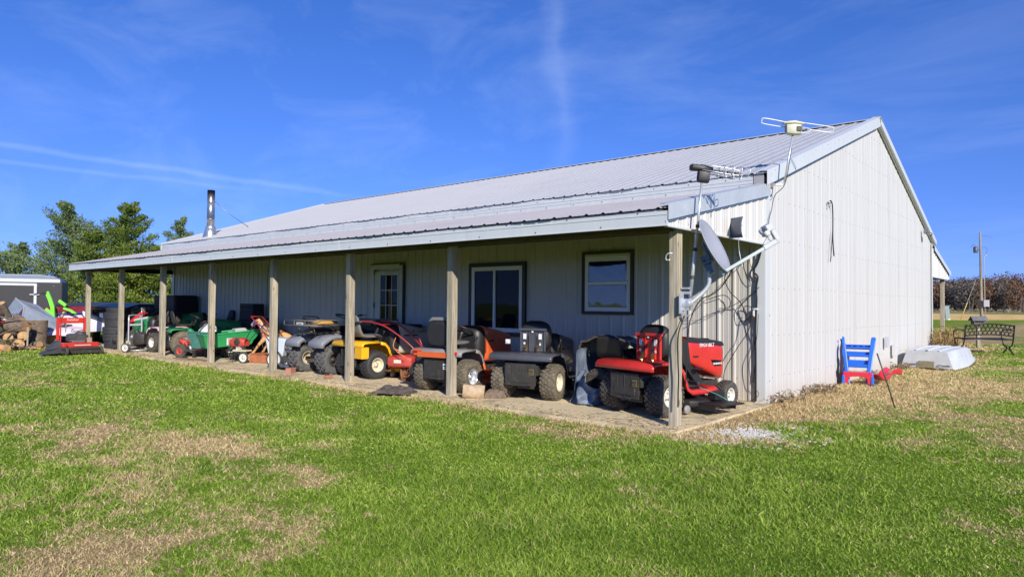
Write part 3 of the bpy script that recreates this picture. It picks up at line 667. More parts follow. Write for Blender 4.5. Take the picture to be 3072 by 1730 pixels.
def tyre_mb(r, w_, rr, kind='turf', seg=36):
    b = MB(); b.sm = []
    h = w_/2; X90 = RX(90)
    half = [(rr, h*.80), (rr+.012, h*.92), (rr+(r-rr)*.45, h*1.0), (r-(r-rr)*.22, h*.97), (r-.010, h*.78), (r-.002, h*.45), (r, 0)]
    if kind == 'road':
        half = [(rr, h*.85), (rr+.012, h*.95), (rr+(r-rr)*.5, h*1.03), (r-.03, h*.98), (r-.004, h*.82), (r, h*.6), (r-.008, h*.57), (r-.008, h*.50), (r, h*.47), (r, h*.2), (r-.008, h*.17), (r-.008, h*.10), (r, h*.07), (r, 0)]
    prof = half+[(a, -z) for a, z in reversed(half[:-1])]
    prof.append(half[0])
    b.lathe(prof, seg, X90)
    rd = random.Random(5)
    if kind in ('turf', 'atv'):
        cols = [-.78, -.40, 0, .40, .78] if kind == 'turf' else [-.8, -.33, .33, .8]
        n = 26 if kind == 'turf' else 15
        for ci, c in enumerate(cols):
            for k in range(n):
                a = 2*math.pi*(k+(.5 if ci % 2 else 0))/n
                rad = r-(.0 if abs(c) < .6 else .012)
                l = 2*math.pi*r/n*(.60 if kind == 'turf' else .62); ww = h*(.34 if kind == 'turf' else .40); hh = .011 if kind == 'turf' else .022
                yaw = (18 if ci % 2 else -18) if kind == 'turf' else (25 if c > 0 else -25)
                if kind == 'atv': yaw += rd.uniform(-12, 12); l *= rd.uniform(.7, 1.1)
                Mx = Matrix.Rotation(a, 4, 'Y') @ T(0, c*h, rad) @ RZ(yaw) @ RX(-c*(22 if abs(c) > .6 else 6))
                b.box((0, 0, hh/2-.002), (l, ww, hh+.004), Mx)
    return b
_tc = {}
def wheel(parent, loc, r, w_, rr, kind, rimm, side=1, steer=0, tyrem=None, deep=.3, spokes=0, turn=0):
    """rim mesh named wheel with its tyre as child; side=+1 the hub faces +y"""
    key = (r, w_, rr, kind, (tyrem or rub).name)
    b = MB(M=RX(-90*side)); h = w_/2
    b.lathe([(rr+.004, h*.86), (rr+.010, h*.90), (rr+.004, h*.94), (rr-.006, h*.88), (rr-.012, h*.6), (rr*.86, h*deep), (rr*.55, h*(deep-.05)), (rr*.5, h*(deep+.05)), (rr*.22, h*(deep+.08)), (rr*.2, h*(deep+.3)), (.0, h*(deep+.32))], 28)
    b.lathe([(rr+.004, -h*.86), (rr-.006, -h*.9), (rr-.012, -h*.5), (rr*.5, -h*.1), (0, -h*.1)][::-1], 24)
    if spokes:
        for k in range(spokes):
            a = 2*math.pi*(k)/spokes; b.box((rr*.6*math.cos(a), rr*.6*math.sin(a), h*(deep+.08)), (rr*.62, rr*.14, .012), T(0, 0, 0) @ Matrix.Translation((0, 0, 0)))
    b.mi = 1
    for k in range(5):
        a = 2*math.pi*k/5; b.lathe([(.0, h*(deep+.02)+.012), (.009, h*(deep+.02)+.012), (.009, h*(deep-.1))], 6, T(rr*.36*math.cos(a), rr*.36*math.sin(a), 0))
    o = b.build('wheel', [rimm, engine], parent); o.location = loc; o.rotation_euler = (0, R(turn), R(steer))
    if key in _tc:
        t = bpy.data.objects.new('tyre', _tc[key]); C.objects.link(t); t.parent = o
    else:
        t = tyre_mb(r, w_, rr, kind).build('tyre', tyrem or rub, o); _tc[key] = t.data
    return o
def strip(b, path, y0, y1, lip=.04, M=None):
    """bent sheet along an x-z path between y0 and y1 with down-turned side lips"""
    vs = []; fs = []; n = len(path)
    s = .012 if y1 > y0 else -.012
    cols = [(y0-s*.6, -lip), (y0, -.012), (y0+s*1.5, 0), (y1-s*1.5, 0), (y1, -.012), (y1+s*.6, -lip)]
    nr = []
    for i in range(n):
        a = Vector(path[max(i-1, 0)]); c = Vector(path[min(i+1, n-1)]); t = (c-a).normalized(); nr.append((-t.y, t.x))
    for i, (x, z) in enumerate(path):
        for y, d in cols: vs.append((x+nr[i][0]*d, y, z+nr[i][1]*d))
    m_ = len(cols)
    for i in range(n-1):
        for k in range(m_-1): fs.append((i*m_+k, (i+1)*m_+k, (i+1)*m_+k+1, i*m_+k+1))
    b.add(vs, fs, M, smooth=True)
def seat_mb(w_=.44, back=.40, M=I4):
    b = MB(M)
    # side profile of rings swept from the nose of the cushion up the back
    path = [(.24, .045, .03, .8), (.20, .055, .06, .95), (.05, .05, .07, 1), (-.10, .05, .07, 1), (-.19, .075, .08, .98), (-.235, .16, .075, .96), (-.26, .28, .06, .92), (-.275, back-.04, .05, .82), (-.28, back, .02, .6)]
    rings = []
    for i, (x, z, th, ws) in enumerate(path):
        a = path[max(i-1, 0)]; c = path[min(i+1, len(path)-1)]; t = Vector((c[0]-a[0], c[1]-a[1])).normalized(); nx, nz = t.y, -t.x   # outward of travel
        r = []
        for k in range(14):
            q = 2*math.pi*(k+.5)/14; cy, sn = math.cos(q), math.sin(q); e = 2/3.2
            yy = w_*ws/2*math.copysign(abs(cy)**e, cy); d = th/2*math.copysign(abs(sn)**e, sn)
            if sn > 0: d -= .018*(1-abs(cy))  # dished
            r.append((x-nx*d, yy, z-nz*d+.0))
        rings.append(r)
    b.loft(rings); return b
def steering(parent, M, r=.17, m_=None):
    b = MB(M)
    pts = [(r*math.cos(a), r*math.sin(a), 0) for a in [2*math.pi*k/28 for k in range(28)]]
    b.tube(pts, .014, 8, closed=True)
    for a in (90, 210, 330): b.tube([(0, 0, -.03), (r*.5*math.cos(R(a)), r*.5*math.sin(R(a)), -.015), (r*math.cos(R(a)), r*math.sin(R(a)), 0)], .012, 6)
    b.lathe([(.0, .0), (.035, -.005), (.045, -.03), (.03, -.06), (.03, -.3), (0, -.3)], 14)
    return b.build('steering_wheel', m_ or black, parent)
def hood_rings(L0, L1, w0, w1, zt0, zt1, zb0, zb1, n=7, nose=.10):
    out = []
    for i in range(n):
        t = i/(n-1); x = L0+(L1-L0)*t
        out.append(rring(x, w0+(w1-w0)*t, zb0+(zb1-zb0)*t, zt0+(zt1-zt0)*t-.02*t*t, 28, 7))
    x = L1
    for d, s in ((.018, .975), (.045, .91), (nose*.75, .74)):
        zt = zt1-.02; zb = zb1; zc = (zt+zb)/2-.03
        out.append(rring(x+d, w1*s, zc+(zb-zc)*s, zc+(zt-zc)*s-.005, 28, 6))
    return out
def flipped_seat(parent, m_pan, x=.16, z=.645, vin=vinylb):
    """seat tipped forward on its front hinge: the ribbed pan faces the rear"""
    b = MB(T(x, 0, z))
    b.box((0, 0, .17), (.02, .36, .33)); b.box((-.018, 0, .32), (.05, .42, .035)); b.box((-.015, .185, .16), (.03, .02, .30)); b.box((-.015, -.185, .16), (.03, .02, .30))
    for y in (-.10, -.05, .05, .10): b.box((-.018, y, .15), (.02, .014, .28))
    b.mi = 1
    for y, zz, a, c in ((-.12, .22, .05, .08), (.12, .22, .05, .08), (.125, .12, .03, .03), (-.12, .11, .025, .035), (.0, .29, .03, .03)): b.box((-.032, y, zz), (.006, a, c))
    b.mi = 2
    for y in (-.075, .075): b.box((-.03, y, .13), (.02, .02, .2))
    b.build('seat_pan', [m_pan, stick, engine], parent, bev=.004)
    b = MB(); b.loft([rring(x+.015, .34, z+.04, z+.34, 20, 3), rring(x+.04, .44, z+.02, z+.41, 20, 3.2), rring(x+.10, .47, z+.0, z+.445, 20, 3.2), rring(x+.16, .45, z+.02, z+.43, 20, 3), rring(x+.20, .34, z+.06, z+.36, 20, 2.6)]); b.build('seat', vin, parent)
    b = MB()
    for y in (-.09, .09):
        pts = [(x-.06+.022*math.cos(k*1.2), y+.022*math.sin(k*1.2), z-.01+k*.0045) for k in range(26)]; b.tube(pts, .004, 5)
    b.build('seat_spring', brass, parent)
def rider(name, label, loc, head, fender, hood, rim, seatm=vinylb, flip=False, deckm=black, frim=None, tyrem=None, text=None, textm=None, hoodtop=None, rearlamps=False, r=.245, group=None, hood_dims=None, step=None, seat_pan=None, hitch=True, tilt=0, seatback=.40, mirror=1):
    t = thing(name, label, 'lawn mower', (loc[0], loc[1], SLAB), head, group)
    frim = frim or rim
    for s in (1, -1):
        wheel(t, (0, s*.37, r), r, .225, .115 if r < .25 else .125, 'turf', rim, s, tyrem=tyrem, turn=17*s)
        wheel(t, (1.22, s*.37, .178), .178, .15, .085, 'turf', frim, s, steer=6, tyrem=tyrem, turn=40)
    b = MB()
    pr = [(-.335, .555), (-.33, .605), (-.29, .640), (-.2, .652), (.06, .650), (.17, .625), (.25, .55), (.30, .44), (.34, .335), (.40, .30), (.82, .295), (.87, .32)]
    strip(b, pr[:5], -.47, .47, lip=.03)
    for s in (1, -1): strip(b, pr[4:], s*.20 if s > 0 else -.47, s*.47 if s > 0 else -.20, lip=.055)
    b.box((.13, 0, .56), (.16, .38, .17))
    fo = b.build('fender', fender, t, solid=.006)
    b = MB()
    for s in (1, -1):
        for k in range(4): b.box((.5+.08*k, s*.34, .303), (.03, .18, .008))
    b.build('foot_mat', black, fo)
    # frame, axle, hitch plate, engine
    b = MB(); b.box((.5, 0, .30), (1.6, .34, .10)); b.tube([(0, -.28, r), (0, .28, r)], .045, 10); b.box((0, 0, r), (.22, .26, .2)); b.tube([(1.22, -.3, .18), (1.22, -.1, .26), (1.22, .1, .26), (1.22, .3, .18)], .022, 8)
    b.box((1.25, 0, .30), (.16, .2, .1)); b.box((-.1, .0, .42), (.35, .5, .14))
    b.build('chassis', engine, t, bev=.006)
    if hitch:
        b = MB(); b.box((-.285, 0, .36), (.012, .46, .30)); b.box((-.30, 0, .215), (.06, .22, .012))
        for y in (-.12, 0, .12): b.box((-.294, y, .36), (.008, .012, .26))
        b.mi = 1; b.box((-.298, -.17, .40), (.006, .075, .085)); b.mi = 0; b.box((-.303, -.17, .41), (.006, .05, .02)); b.box((-.303, -.17, .38), (.006, .05, .012))
        b.build('hitch_plate', [engine, brass if flip else stick], t, bev=.004)
    # hood
    d = hood_dims or (.60, 1.34, .50, .44, .90, .84, .44, .40)
    hr = hood_rings(*d)
    ho = MB().loft(hr).build('hood', hood, t)
    L0, L1, w0, w1, zt0, zt1, zb0, zb1 = d
    b = MB()   # dark shoulder over the rear of the hood (dash) and the vents
    b.loft([rring(L0-.16, w0*.7, .34, zt0-.08, 16, 4), rring(L0-.10, w0*.9, .34, zt0-.01, 16, 4), rring(L0+.02, w0+.012, zb0-.02, zt0+.006, 16, 4)])
    b.build('dash', black, t)
    if hoodtop:
        b = MB(); n = 8; vs = []
        rings = []
        for i in range(n):
            tt = i/(n-1); x = L0+.01+(L1-L0+.02)*tt; ww = (w0+(w1-w0)*tt)*1.015; z = zt0+(zt1-zt0)*tt-.02*tt*tt
            rings.append([(x, ww/2, z-.052), (x, ww/2, z-.022), (x, ww/2*.88, z+.006), (x, ww/2*.4, z+.020), (x, -ww/2*.4, z+.020), (x, -ww/2*.88, z+.006), (x, -ww/2, z-.022), (x, -ww/2, z-.052)])
        b.loft(rings, closed=False, caps=False); b.mi = 1
        for k in range(5): b.box((L0+.36+.05*k, -w0*.22, (zt0+(zt1-zt0)*.6)+.006), (.022, .11, .012), )
        b.build('hood_cover', [hoodtop, void], ho)
    b = MB(); b.mi = 0   # vents, crease and grille
    for s in (1, -1):
        for k in range(2): b.box((L0+.18+.2*k, s*(w0/2-.010-.012*k), zt0-.24), (.13, .012, .022))
    b.loft([rring(L1+.105, w1*.46, zb1+.06, zt1-.09, 12, 4), rring(L1+.112, w1*.40, zb1+.08, zt1-.11, 12, 4)])
    b.build('grille', void, ho)
    for s in (1, -1):
        b = MB(); b.loft([[(L1+.06+.012*math.cos(q)*0, s*w1*.28+.05*math.cos(q), zt1-.10+.035*math.sin(q)) for q in [2*math.pi*k/12 for k in range(12)]], [(L1+.10, s*w1*.26+.042*math.cos(q), zt1-.105+.028*math.sin(q)) for q in [2*math.pi*k/12 for k in range(12)]]]); b.build('headlight', lens, ho)
    if text:
        for s in (-1, 1):
            b = MB()
            wy = (w0+w1)/2/2+.002
            Mx = T((L0+L1)/2+.04, s*wy, zt0-text[2]) @ RZ(0 if s < 0 else 180) @ RX(90) 
            Mx = Mx @ Matrix.Rotation(R(1.6 if s < 0 else -1.6), 4, 'Y')
            text_mesh(b, text[0], text[1], Mx, .004, shear=text[3])
            b.build('lettering', textm or stick, ho)
    # controls
    steering(t, T(.36, 0, .90) @ RY(28))
    if flip: flipped_seat(t, seat_pan or redp, vin=seatm)
    else: seat_mb(.46, seatback, T(.05, 0, .68)).build('seat', seatm, t)
    if rearlamps:
        for s in (1, -1):
            b = MB(); b.box((-.335, s*.33, .60), (.03, .17, .05)); b.build('tail_light', lampr, t, bev=.008)
    # mower deck with chute
    b = MB(); rg = []
    for x, ww in ((.36, .5), (.42, .84), (.55, 1.0), (.8, 1.0), (.93, .84), (1.0, .5)): rg.append(rring(x, ww, .075, .185, 14, 5))
    b.loft(rg); b.lathe([(.12, .18), (.13, .23), (.10, .25), (0, .25)], 16, T(.7, -.27, 0)); b.lathe([(.12, .18), (.13, .23), (.10, .25), (0, .25)], 16, T(.7, .27, 0))
    b.box((.74, -.64, .14), (.46, .34, .02)); b.box((.80, -.52, .22), (.18, .12, .10)); b.box((.52, -.60, .10), (.012, .24, .07)); b.box((.92, -.60, .10), (.012, .24, .07))
    dk = b.build('mower_deck', deckm, t, bev=.004)
    for x, y in ((.36, -.42), (.36, .42)):
        b = MB(M=RX(90)); b.lathe([(0, -.02), (.045, -.02), (.055, -.008), (.055, .008), (.045, .02), (0, .02)], 16); o = b.build('deck_wheel', greyp, dk); o.location = (x, y, .065)
    b = MB(); b.tube([(.10, -.40, .66), (.12, -.41, .74), (.16, -.42, .80)], .008, 6); b.lathe([(0, .03), (.016, .02), (.016, -.01), (0, -.02)], 8, T(.16, -.42, .81)); b.build('lever', black, t)
    return t

red = rider('riding_mower', 'red riding mower with black hood top and tipped-up red seat pan, behind the corner post', (-.79, -1.97), 78, redp, redp, whiter, flip=True, hoodtop=black, text=('TROY-BILT', .066, .10, .0), textm=stick, hood_dims=(.56, 1.32, .50, .46, .92, .87, .62, .36))
b = MB(); Mx = T(1.17, -.2365, .58) @ RX(90) @ Matrix.Rotation(R(1.6), 4, 'Y')
b.add([(-.10, .05, -.001), (.13, .03, -.001), (.13, -.04, -.001), (-.03, -.04, -.001)], [(3, 2, 1, 0), (0, 1, 2, 3)], Mx); b.mi = 1; text_mesh(b, 'TB BRONCO', .034, Mx @ T(.045, -.008, .002), .002, bold=.001)
b.build('model_badge', [black, stick], red)
# tall black cab-side panel, pedals and green tie cord of the red mower
b = MB(); b.loft([[(.46, -.235, .88), (.58, -.262, .90), (.58, -.21, .90), (.46, -.2, .88)], [(.50, -.255, .60), (.62, -.272, .60), (.62, -.21, .6), (.50, -.2, .6)], [(.68, -.285, .38), (.86, -.29, .36), (.86, -.2, .36), (.68, -.2, .38)]], smooth=False)
b.box((.74, -.36, .40), (.09, .10, .015), RY(-12)); b.build('side_shield', black, red, bev=.006)
b = MB(); b.tube([(.60, -.42, .32), (.72, -.60, .24), (.9, -.66, .14), (1.0, -.5, .12), (.9, -.7, .13)], .004, 5, 4); b.build('tie_cord', mat('teal_cord', (.08, .35, .28), .8), red)
blk = rider('riding_mower', 'slate blue-grey riding mower with a tipped-up black seat, third post bay from the corner', (-2.62, -1.93), 106, slate, mat('dark_maroon_hood', (.035, .012, .014), .35, coat=.3), cream, flip=True, tyrem=rubd, seat_pan=slate, hood_dims=(.60, 1.30, .48, .42, .90, .82, .44, .40))
blk['label'] = 'slate blue-grey riding mower with cream wheels and tipped-up seat, below the sliding window'
b = MB(); b.box((-.12, .27, .80), (.03, .06, .06)); b.box((-.14, .27, .80), (.01, .03, .03)); b.build('tool_clip', stick, blk)
org = rider('riding_mower', 'orange and grey riding mower with grey seat and red tail lamps behind a porch post', (-3.98, -2.20), 99, greyp, orangep, silver, seatm=vinylg, tyrem=rubd, rearlamps=True, hood_dims=(.62, 1.42, .52, .46, .98, .86, .42, .38), deckm=orangep, seatback=.44)
for y0, y1 in ((-.475, -.22), (.22, .475)):
    b = MB(); strip(b, [(.30, .44), (.335, .34), (.40, .306), (.84, .300), (.88, .33)], y0, y1, .07); b.build('foot_panel', orangep, org, solid=.004)
b = MB(); b.box((-.345, 0, .57), (.012, .62, .08)); b.box((-.335, .33, .60), (.03, .10, .09)); b.build('rear_band', orangep, org)
b = MB(); b.loft([rring(-.285, .30, .72, 1.02, 16, 4), rring(-.27, .40, .70, 1.06, 16, 4), rring(-.245, .42, .70, 1.08, 16, 4), rring(-.235, .40, .70, 1.07, 16, 4)]); b.build('seat_back_shell', vinylb, org)
yel = rider('riding_mower', 'yellow riding mower with putty grey hood and cream wheels, right of the four-wheeler', (-6.47, -1.93), 88, yellowp, olive, cream, seatm=vinylg, tyrem=rubc, deckm=yellowp, text=('Cub Cadet', .105, .17, .25), textm=mat('mustard_decal', (.30, .19, .02), .5), hood_dims=(.62, 1.40, .52, .44, .97, .84, .40, .36), seatback=.42)
b = MB(); b.box((-.26, -.36, .46), (.15, .22, .20)); b.build('rear_panel', yellowp, yel, bev=.01)
b = MB(); text_mesh(b, 'Cub Cadet', .045, T(-.245, 0, .98) @ RZ(-90) @ RX(90), .004, shear=.25)
b.build('lettering', mat('mustard_decal', (.30, .19, .02), .5), yel)
grn = rider('garden_tractor', 'green garden tractor with a large tan-treaded rear wheel between two left posts', (-13.72, -1.98), 76, greenp, greenp, silver, tyrem=rubd, r=.30, deckm=black)
pinkf = mat('sun_faded_pink_paint', (.62, .42, .42), .6, var=.12, dust=.1)
g2_ = rider('riding_mower', 'green-hooded riding mower with faded pink fenders and black bins on top', (-15.0, -1.75), 187, pinkf, greenp, whiter, tyrem=rub, deckm=black, hoodtop=mat('white_hood_band', (.6, .62, .58), .5))
b = MB()
b.box((-.03, .478, .59), (.02, .006, .045)); b.build('decal', void, g2_)
b = MB(); b.loft([rring(-.26, .3, .76, .93, 12, 3), rring(-.1, .4, .74, 1.0, 12, 3), rring(.2, .42, .74, .98, 12, 3), rring(.34, .3, .76, .9, 12, 3)]); o = b.build('fabric_bag', mat('dark_grey_cloth', (.06, .055, .05), .9, var=.3, bump=.5), None); o.matrix_world = g2_.matrix_world; o.location = g2_.location; o.rotation_euler = g2_.rotation_euler; tag(o, 'lumpy dark cloth bag lying on the green-hooded mower seat', 'bag')
g3_ = rider('garden_tractor', 'shaded dark green tractor nosed out of the porch beside the black cabinet', (-15.05, -.02-.25), 262, greenp, greenp, silver, deckm=black, hood_dims=(.62, 1.40, .54, .46, 1.02, .92, .44, .4))

# ---- four-wheeler
def atv():
    t = thing('four_wheeler', 'dusty grey four-wheeler with knobbly tyres and a wire rack, left of the yellow mower', 'quad bike', (-7.64, -2.08, SLAB), 92)
    for x in (0, 1.15):
        for s in (1, -1): wheel(t, (x, s*(.42 if x == 0 else .44), .27), .27, .27 if x == 0 else .20, .12, 'atv', mat('tan_rim', (.50, .43, .30), .5, dust=.3) if s > 0 else engine, s, steer=0 if x == 0 else 5, tyrem=mat('mud_tyre', (.07, .068, .066), .8, var=.3, dust=.55, dustcol=(.22, .21, .19)), turn=20*s+x*30)
    gm = mat('sun_bleached_grey_plastic', (.21, .22, .25), .5, var=.15, dust=.2)
    for x0, x1, nm in ((-.34, .42, 'rear_fender'), (.82, 1.5, 'front_fender')):
        for s in (1, -1):
            b = MB(); c = (x0+x1)/2; hw = (x1-x0)/2
            pts = [(c-hw*1.0, .50), (c-hw*.95, .60), (c-hw*.5, .70), (c, .73), (c+hw*.5, .70), (c+hw*.95, .60), (c+hw, .50)]
            strip(b, pts, s*.16 if s > 0 else -.58, s*.58 if s > 0 else -.16, lip=.07); b.build(nm, gm, t, solid=.008)
    b = MB(); b.loft([rring(.25, .22, .45, .80, 14, 3), rring(.55, .26, .42, .86, 14, 3), rring(.85, .24, .42, .88, 14, 3), rring(1.1, .30, .45, .80, 14, 3), rring(1.45, .22, .45, .72, 14, 3)]); b.build('body', mat('dark_body', (.02, .018, .03), .4, coat=.3), t)
    b = MB(); b.loft([rring(-.30, .20, .74, .78, 14, 3), rring(-.15, .30, .74, .84, 14, 3), rring(.25, .28, .76, .85, 14, 3), rring(.6, .20, .78, .88, 14, 3)]); b.build('seat', vinylb, t)
    rm = mat('rack_steel', (.26, .22, .17), .5, .6, dust=.3)
    for xc, hw, nm in ((-.12, .28, 'rear_rack'), (1.25, .26, 'front_rack')):
        b = MB(); z = .90
        for zz, rr_ in ((z, .012), (z+.09, .010)):
            b.tube([(xc-hw, -.50, zz), (xc-hw, .50, zz), (xc+hw*.8, .50, zz), (xc+hw*.8, -.50, zz)], rr_, 7, closed=True)
        for i in range(7): b.tube([(xc-hw, -.42+.14*i, z), (xc+hw*.8, -.42+.14*i, z)], .006, 5)
        for y in (-.5, -.17, .17, .5): b.tube([(xc-hw, y, z), (xc-hw, y, z+.09)], .007, 5)
        for s in (1, -1): b.tube([(xc-hw*.6, s*.25, z), (xc-hw*.2, s*.2, .68)], .010, 6)
        b.build(nm, rm, t)
    b = MB(); b.box((-.395, .0, .93), (.008, .20, .05)); b.mi = 1; b.box((-.401, 0, .93), (.004, .12, .012)); b.build('rack_plate', [whiter, engine], t)
    b = MB(); b.tube([(.72, -.38, 1.08), (.78, -.2, 1.06), (.86, -.06, .98), (.86, .06, .98), (.78, .2, 1.06), (.72, .38, 1.08)], .013, 8, 4); b.tube([(.85, 0, .98), (.93, 0, .7)], .025, 8); b.mi = 0
    for s in (1, -1): b.tube([(.74, s*.28, 1.08), (.70, s*.40, 1.085)], .02, 8); b.tube([(.78, s*.24, 1.09), (.84, s*.38, 1.09)], .006, 5)
    b.build('handlebar', black, t)
    b = MB(); b.tube([(0, -.35, .27), (0, .35, .27)], .03, 8); b.box((.0, 0, .30), (.2, .18, .18)); b.tube([(.0, .12, .28), (.16, .16, .60)], .03, 10); b.tube([(0, -.12, .28), (.16, -.16, .60)], .03, 10); b.box((.55, 0, .34), (.75, .3, .2)); b.tube([(-.05, -.2, .5), (.35, -.22, .45)], .05, 10)
    b.build('chassis', mat('muddy_steel', (.09, .08, .065), .7, .4, dust=.5), t)
    b = MB(); b.tube([(-.36, .45, .75), (-.2, .1, .76), (0, -.2, .77), (-.3, -.45, .75)], .008, 6, 5); b.tube([(-.3, .2, .76), (.1, .45, .75), (.25, -.1, .77), (.1, -.45, .75)], .008, 6, 5); b.tube([(-.36, -.1, .75), (.1, -.3, .765), (.3, -.4, .75)], .008, 6, 5); b.build('bungee_net', black, t)
    o = MB(); o.loft([rring(-.30, .14, .0, .04, 10, 3), rring(-.2, .3, .0, .09, 10, 3), rring(.0, .30, .0, .08, 10, 3), rring(.1, .1, 0, .03, 10, 3)])
    g = o.build('work_glove', mat('tan_leather', (.50, .28, .07), .8, var=.2, bump=.4)); g.location = (-7.24, -2.12, SLAB+.915); g.rotation_euler = (0, 0, R(80)); tag(g, 'tan leather work gloves lying on the four-wheeler rack', 'gloves')
atv()
# ================================================================= OTHER THINGS UNDER AND BESIDE THE PORCH
def cloth_surface(fn, nu, nv, name, m_, parent=None, solid=.006, sub=1, label=None, cat=None, mats=None, matfn=None):
    b = MB(); b.v = [tuple(fn(i/nu, j/nv)) for i in range(nu+1) for j in range(nv+1)]
    for i in range(nu):
        for j in range(nv):
            b.f.append((i*(nv+1)+j, (i+1)*(nv+1)+j, (i+1)*(nv+1)+j+1, i*(nv+1)+j+1)); b.m.append(matfn(i/nu, j/nv) if matfn else 0); b.sm.append(True)
    o = b.build(name, mats or m_, parent, solid=solid, sub=sub)
    return tag(o, label, cat)
def interp(path, t):
    n = len(path)-1; i = min(int(t*n), n-1); f = t*n-i
    return [path[i][k]*(1-f)+path[i+1][k]*f for k in range(len(path[0]))]
nv_ = lambda a, b_, c: noise.noise(Vector((a, b_, c)))
def ncloth(name, ca, cb, sc=2.5, rough=.75):
    M = bpy.data.materials.new(name); M.use_nodes = True; t = M.node_tree; b = t.nodes['Principled BSDF']
    geo = N(t, 'ShaderNodeNewGeometry'); n = N(t, 'ShaderNodeTexNoise', i={'Scale': sc, 'Detail': 3, 'Distortion': 1.2}); t.links.new(geo.outputs['Position'], n.inputs[0])
    r = N(t, 'ShaderNodeValToRGB'); r.color_ramp.elements[0].position = .44; r.color_ramp.elements[0].color = (*ca, 1); r.color_ramp.elements[1].position = .56; r.color_ramp.elements[1].color = (*cb, 1)
    t.links.new(n.outputs[0], r.inputs[0]); t.links.new(r.outputs[0], b.inputs[0]); b.inputs['Roughness'].default_value = rough
    n2 = N(t, 'ShaderNodeTexNoise', i={'Scale': 28, 'Detail': 4, 'Distortion': .6}); t.links.new(geo.outputs['Position'], n2.inputs[0])
    bp = N(t, 'ShaderNodeBump', i={'Strength': .5, 'Distance': .02}); t.links.new(n2.outputs[0], bp.inputs['Height']); t.links.new(bp.outputs[0], b.inputs['Normal'])
    return M
tarpm = ncloth('faded_blue_fabric', (.03, .05, .085), (.19, .23, .29), 1.6)
tarpl = ncloth('pale_blue_fabric', (.20, .32, .52), (.42, .52, .66), 3)
darkc = mat('brown_black_cloth', (.055, .047, .040), .85, var=.2, bump=.5, bscale=30)
cov = thing('covered_mower', 'dark mower under a sagging navy and brown-black cover beside the red mower', 'lawn mower', (0, 0, 0))
AR = [(-1.93, .035), (-1.90, .15), (-1.88, .40), (-1.87, .70), (-1.80, .88), (-1.66, .955), (-1.48, .95), (-1.32, .90), (-1.16, .86), (-1.02, .80)]
def covf(u, v):
    x, z = interp(AR, u); y = -1.88+1.35*v
    fold = .035*math.sin(u*9+v*7)+.05*nv_(u*3, v*6, .5)+.02*math.sin(v*26+2*math.sin(u*5))
    hang = max(0, 1-v*5)
    if u < .45: x += fold*(.6)-.05*(1-u)*math.sin(v*5); y += .25*(u-.1)*hang
    else: z += fold*.4-.05*math.sin(v*3.1); y += .12*hang+.5*hang*(u-.45)
    return (x, y, max(z, .036))
cloth_surface(covf, 46, 40, 'cover', None, cov, mats=[tarpm, darkc], matfn=lambda u, v: 1 if (v < .26-.12*abs(u-.55) and .36 < u < .9) else 0)
b = MB(); pts = [Vector(covf(u, .0))+Vector((.01, .0, -.02)) for u in [.38+.52*k/30 for k in range(31)]]; b.tube(pts, [.014+.004*math.sin(k*2.1) for k in range(31)], 7); b.build('elastic_hem', darkc, cov)
def skirt(u, v):   # loose corner trailing on the slab
    a = u*1.9; x = -1.92+.52*u+.02*math.sin(v*9); y = -1.86-.10*math.sin(u*3.1)+.06*math.sin(u*14); z = .045+(.42-.30*u+.05*math.sin(u*9))*v
    return (x+.04*v, y+.12*v+.04*math.sin(v*7+u*8), z)
cloth_surface(skirt, 30, 10, 'loose_corner', tarpm, cov)
b = MB(); b.loft([rring(0, .5, .3, .72, 14, 4), rring(.5, .5, .3, .76, 14, 4), rring(1.0, .44, .32, .72, 14, 4)], M=T(-1.42, -1.45, 0) @ RZ(86)); b.build('hood', engine, cov)
b = seat_mb(.44, .34, T(-1.42, -1.45, .60) @ RZ(86)); b.build('seat', vinylb, cov)
for s in (1, -1): wheel(cov, (-1.42+s*.3, -1.45, .24), .235, .2, .11, 'turf', engine, s, steer=86-90)
def lump(u, v):
    a = u*2*math.pi; r = .26*math.sin(v*math.pi/2+.02)*(1+.25*nv_(math.cos(a)*1.5, math.sin(a)*1.5, v*3)); z = .84+.15*math.cos(v*math.pi/2)+.03*nv_(math.cos(a)*4, math.sin(a)*4, v*7)
    return (-1.02+r*math.cos(a)*1.15, -.98+r*math.sin(a), z-.12*v*v)
cloth_surface(lump, 30, 10, 'tarp_bundle', tarpl, None, label='crumpled pale blue tarp heaped on the covered mower behind the red seat', cat='tarp')

# rags on the slab edge
def ragf(u, v):
    x = -.30+.60*u; y = -.20+.40*v; e = max(0, 1-(x/.30)**2)*max(0, 1-(y/.2)**2)
    z = .01+e**.6*(.05+.13*abs(nv_(x*5, y*5, 1.3))+.05*abs(nv_(x*13, y*13, 4)))
    return (x*(1+.3*nv_(x*7, y*7, 9))+.03*nv_(x*14, y*14, 3), y*(1+.4*nv_(x*6, y*8, 5)), max(z, .004))
rag = cloth_surface(ragf, 40, 26, 'rag_heap', mat('dirty_dark_cloth', (.09, .072, .058), .9, var=.5, vscale=12, bump=.6), None, label='crumpled heap of dirty dark rags on the slab edge before the yellow mower', cat='rags')
rag.location = (-4.36, -2.90, .03); rag.rotation_euler = (0, 0, R(28))

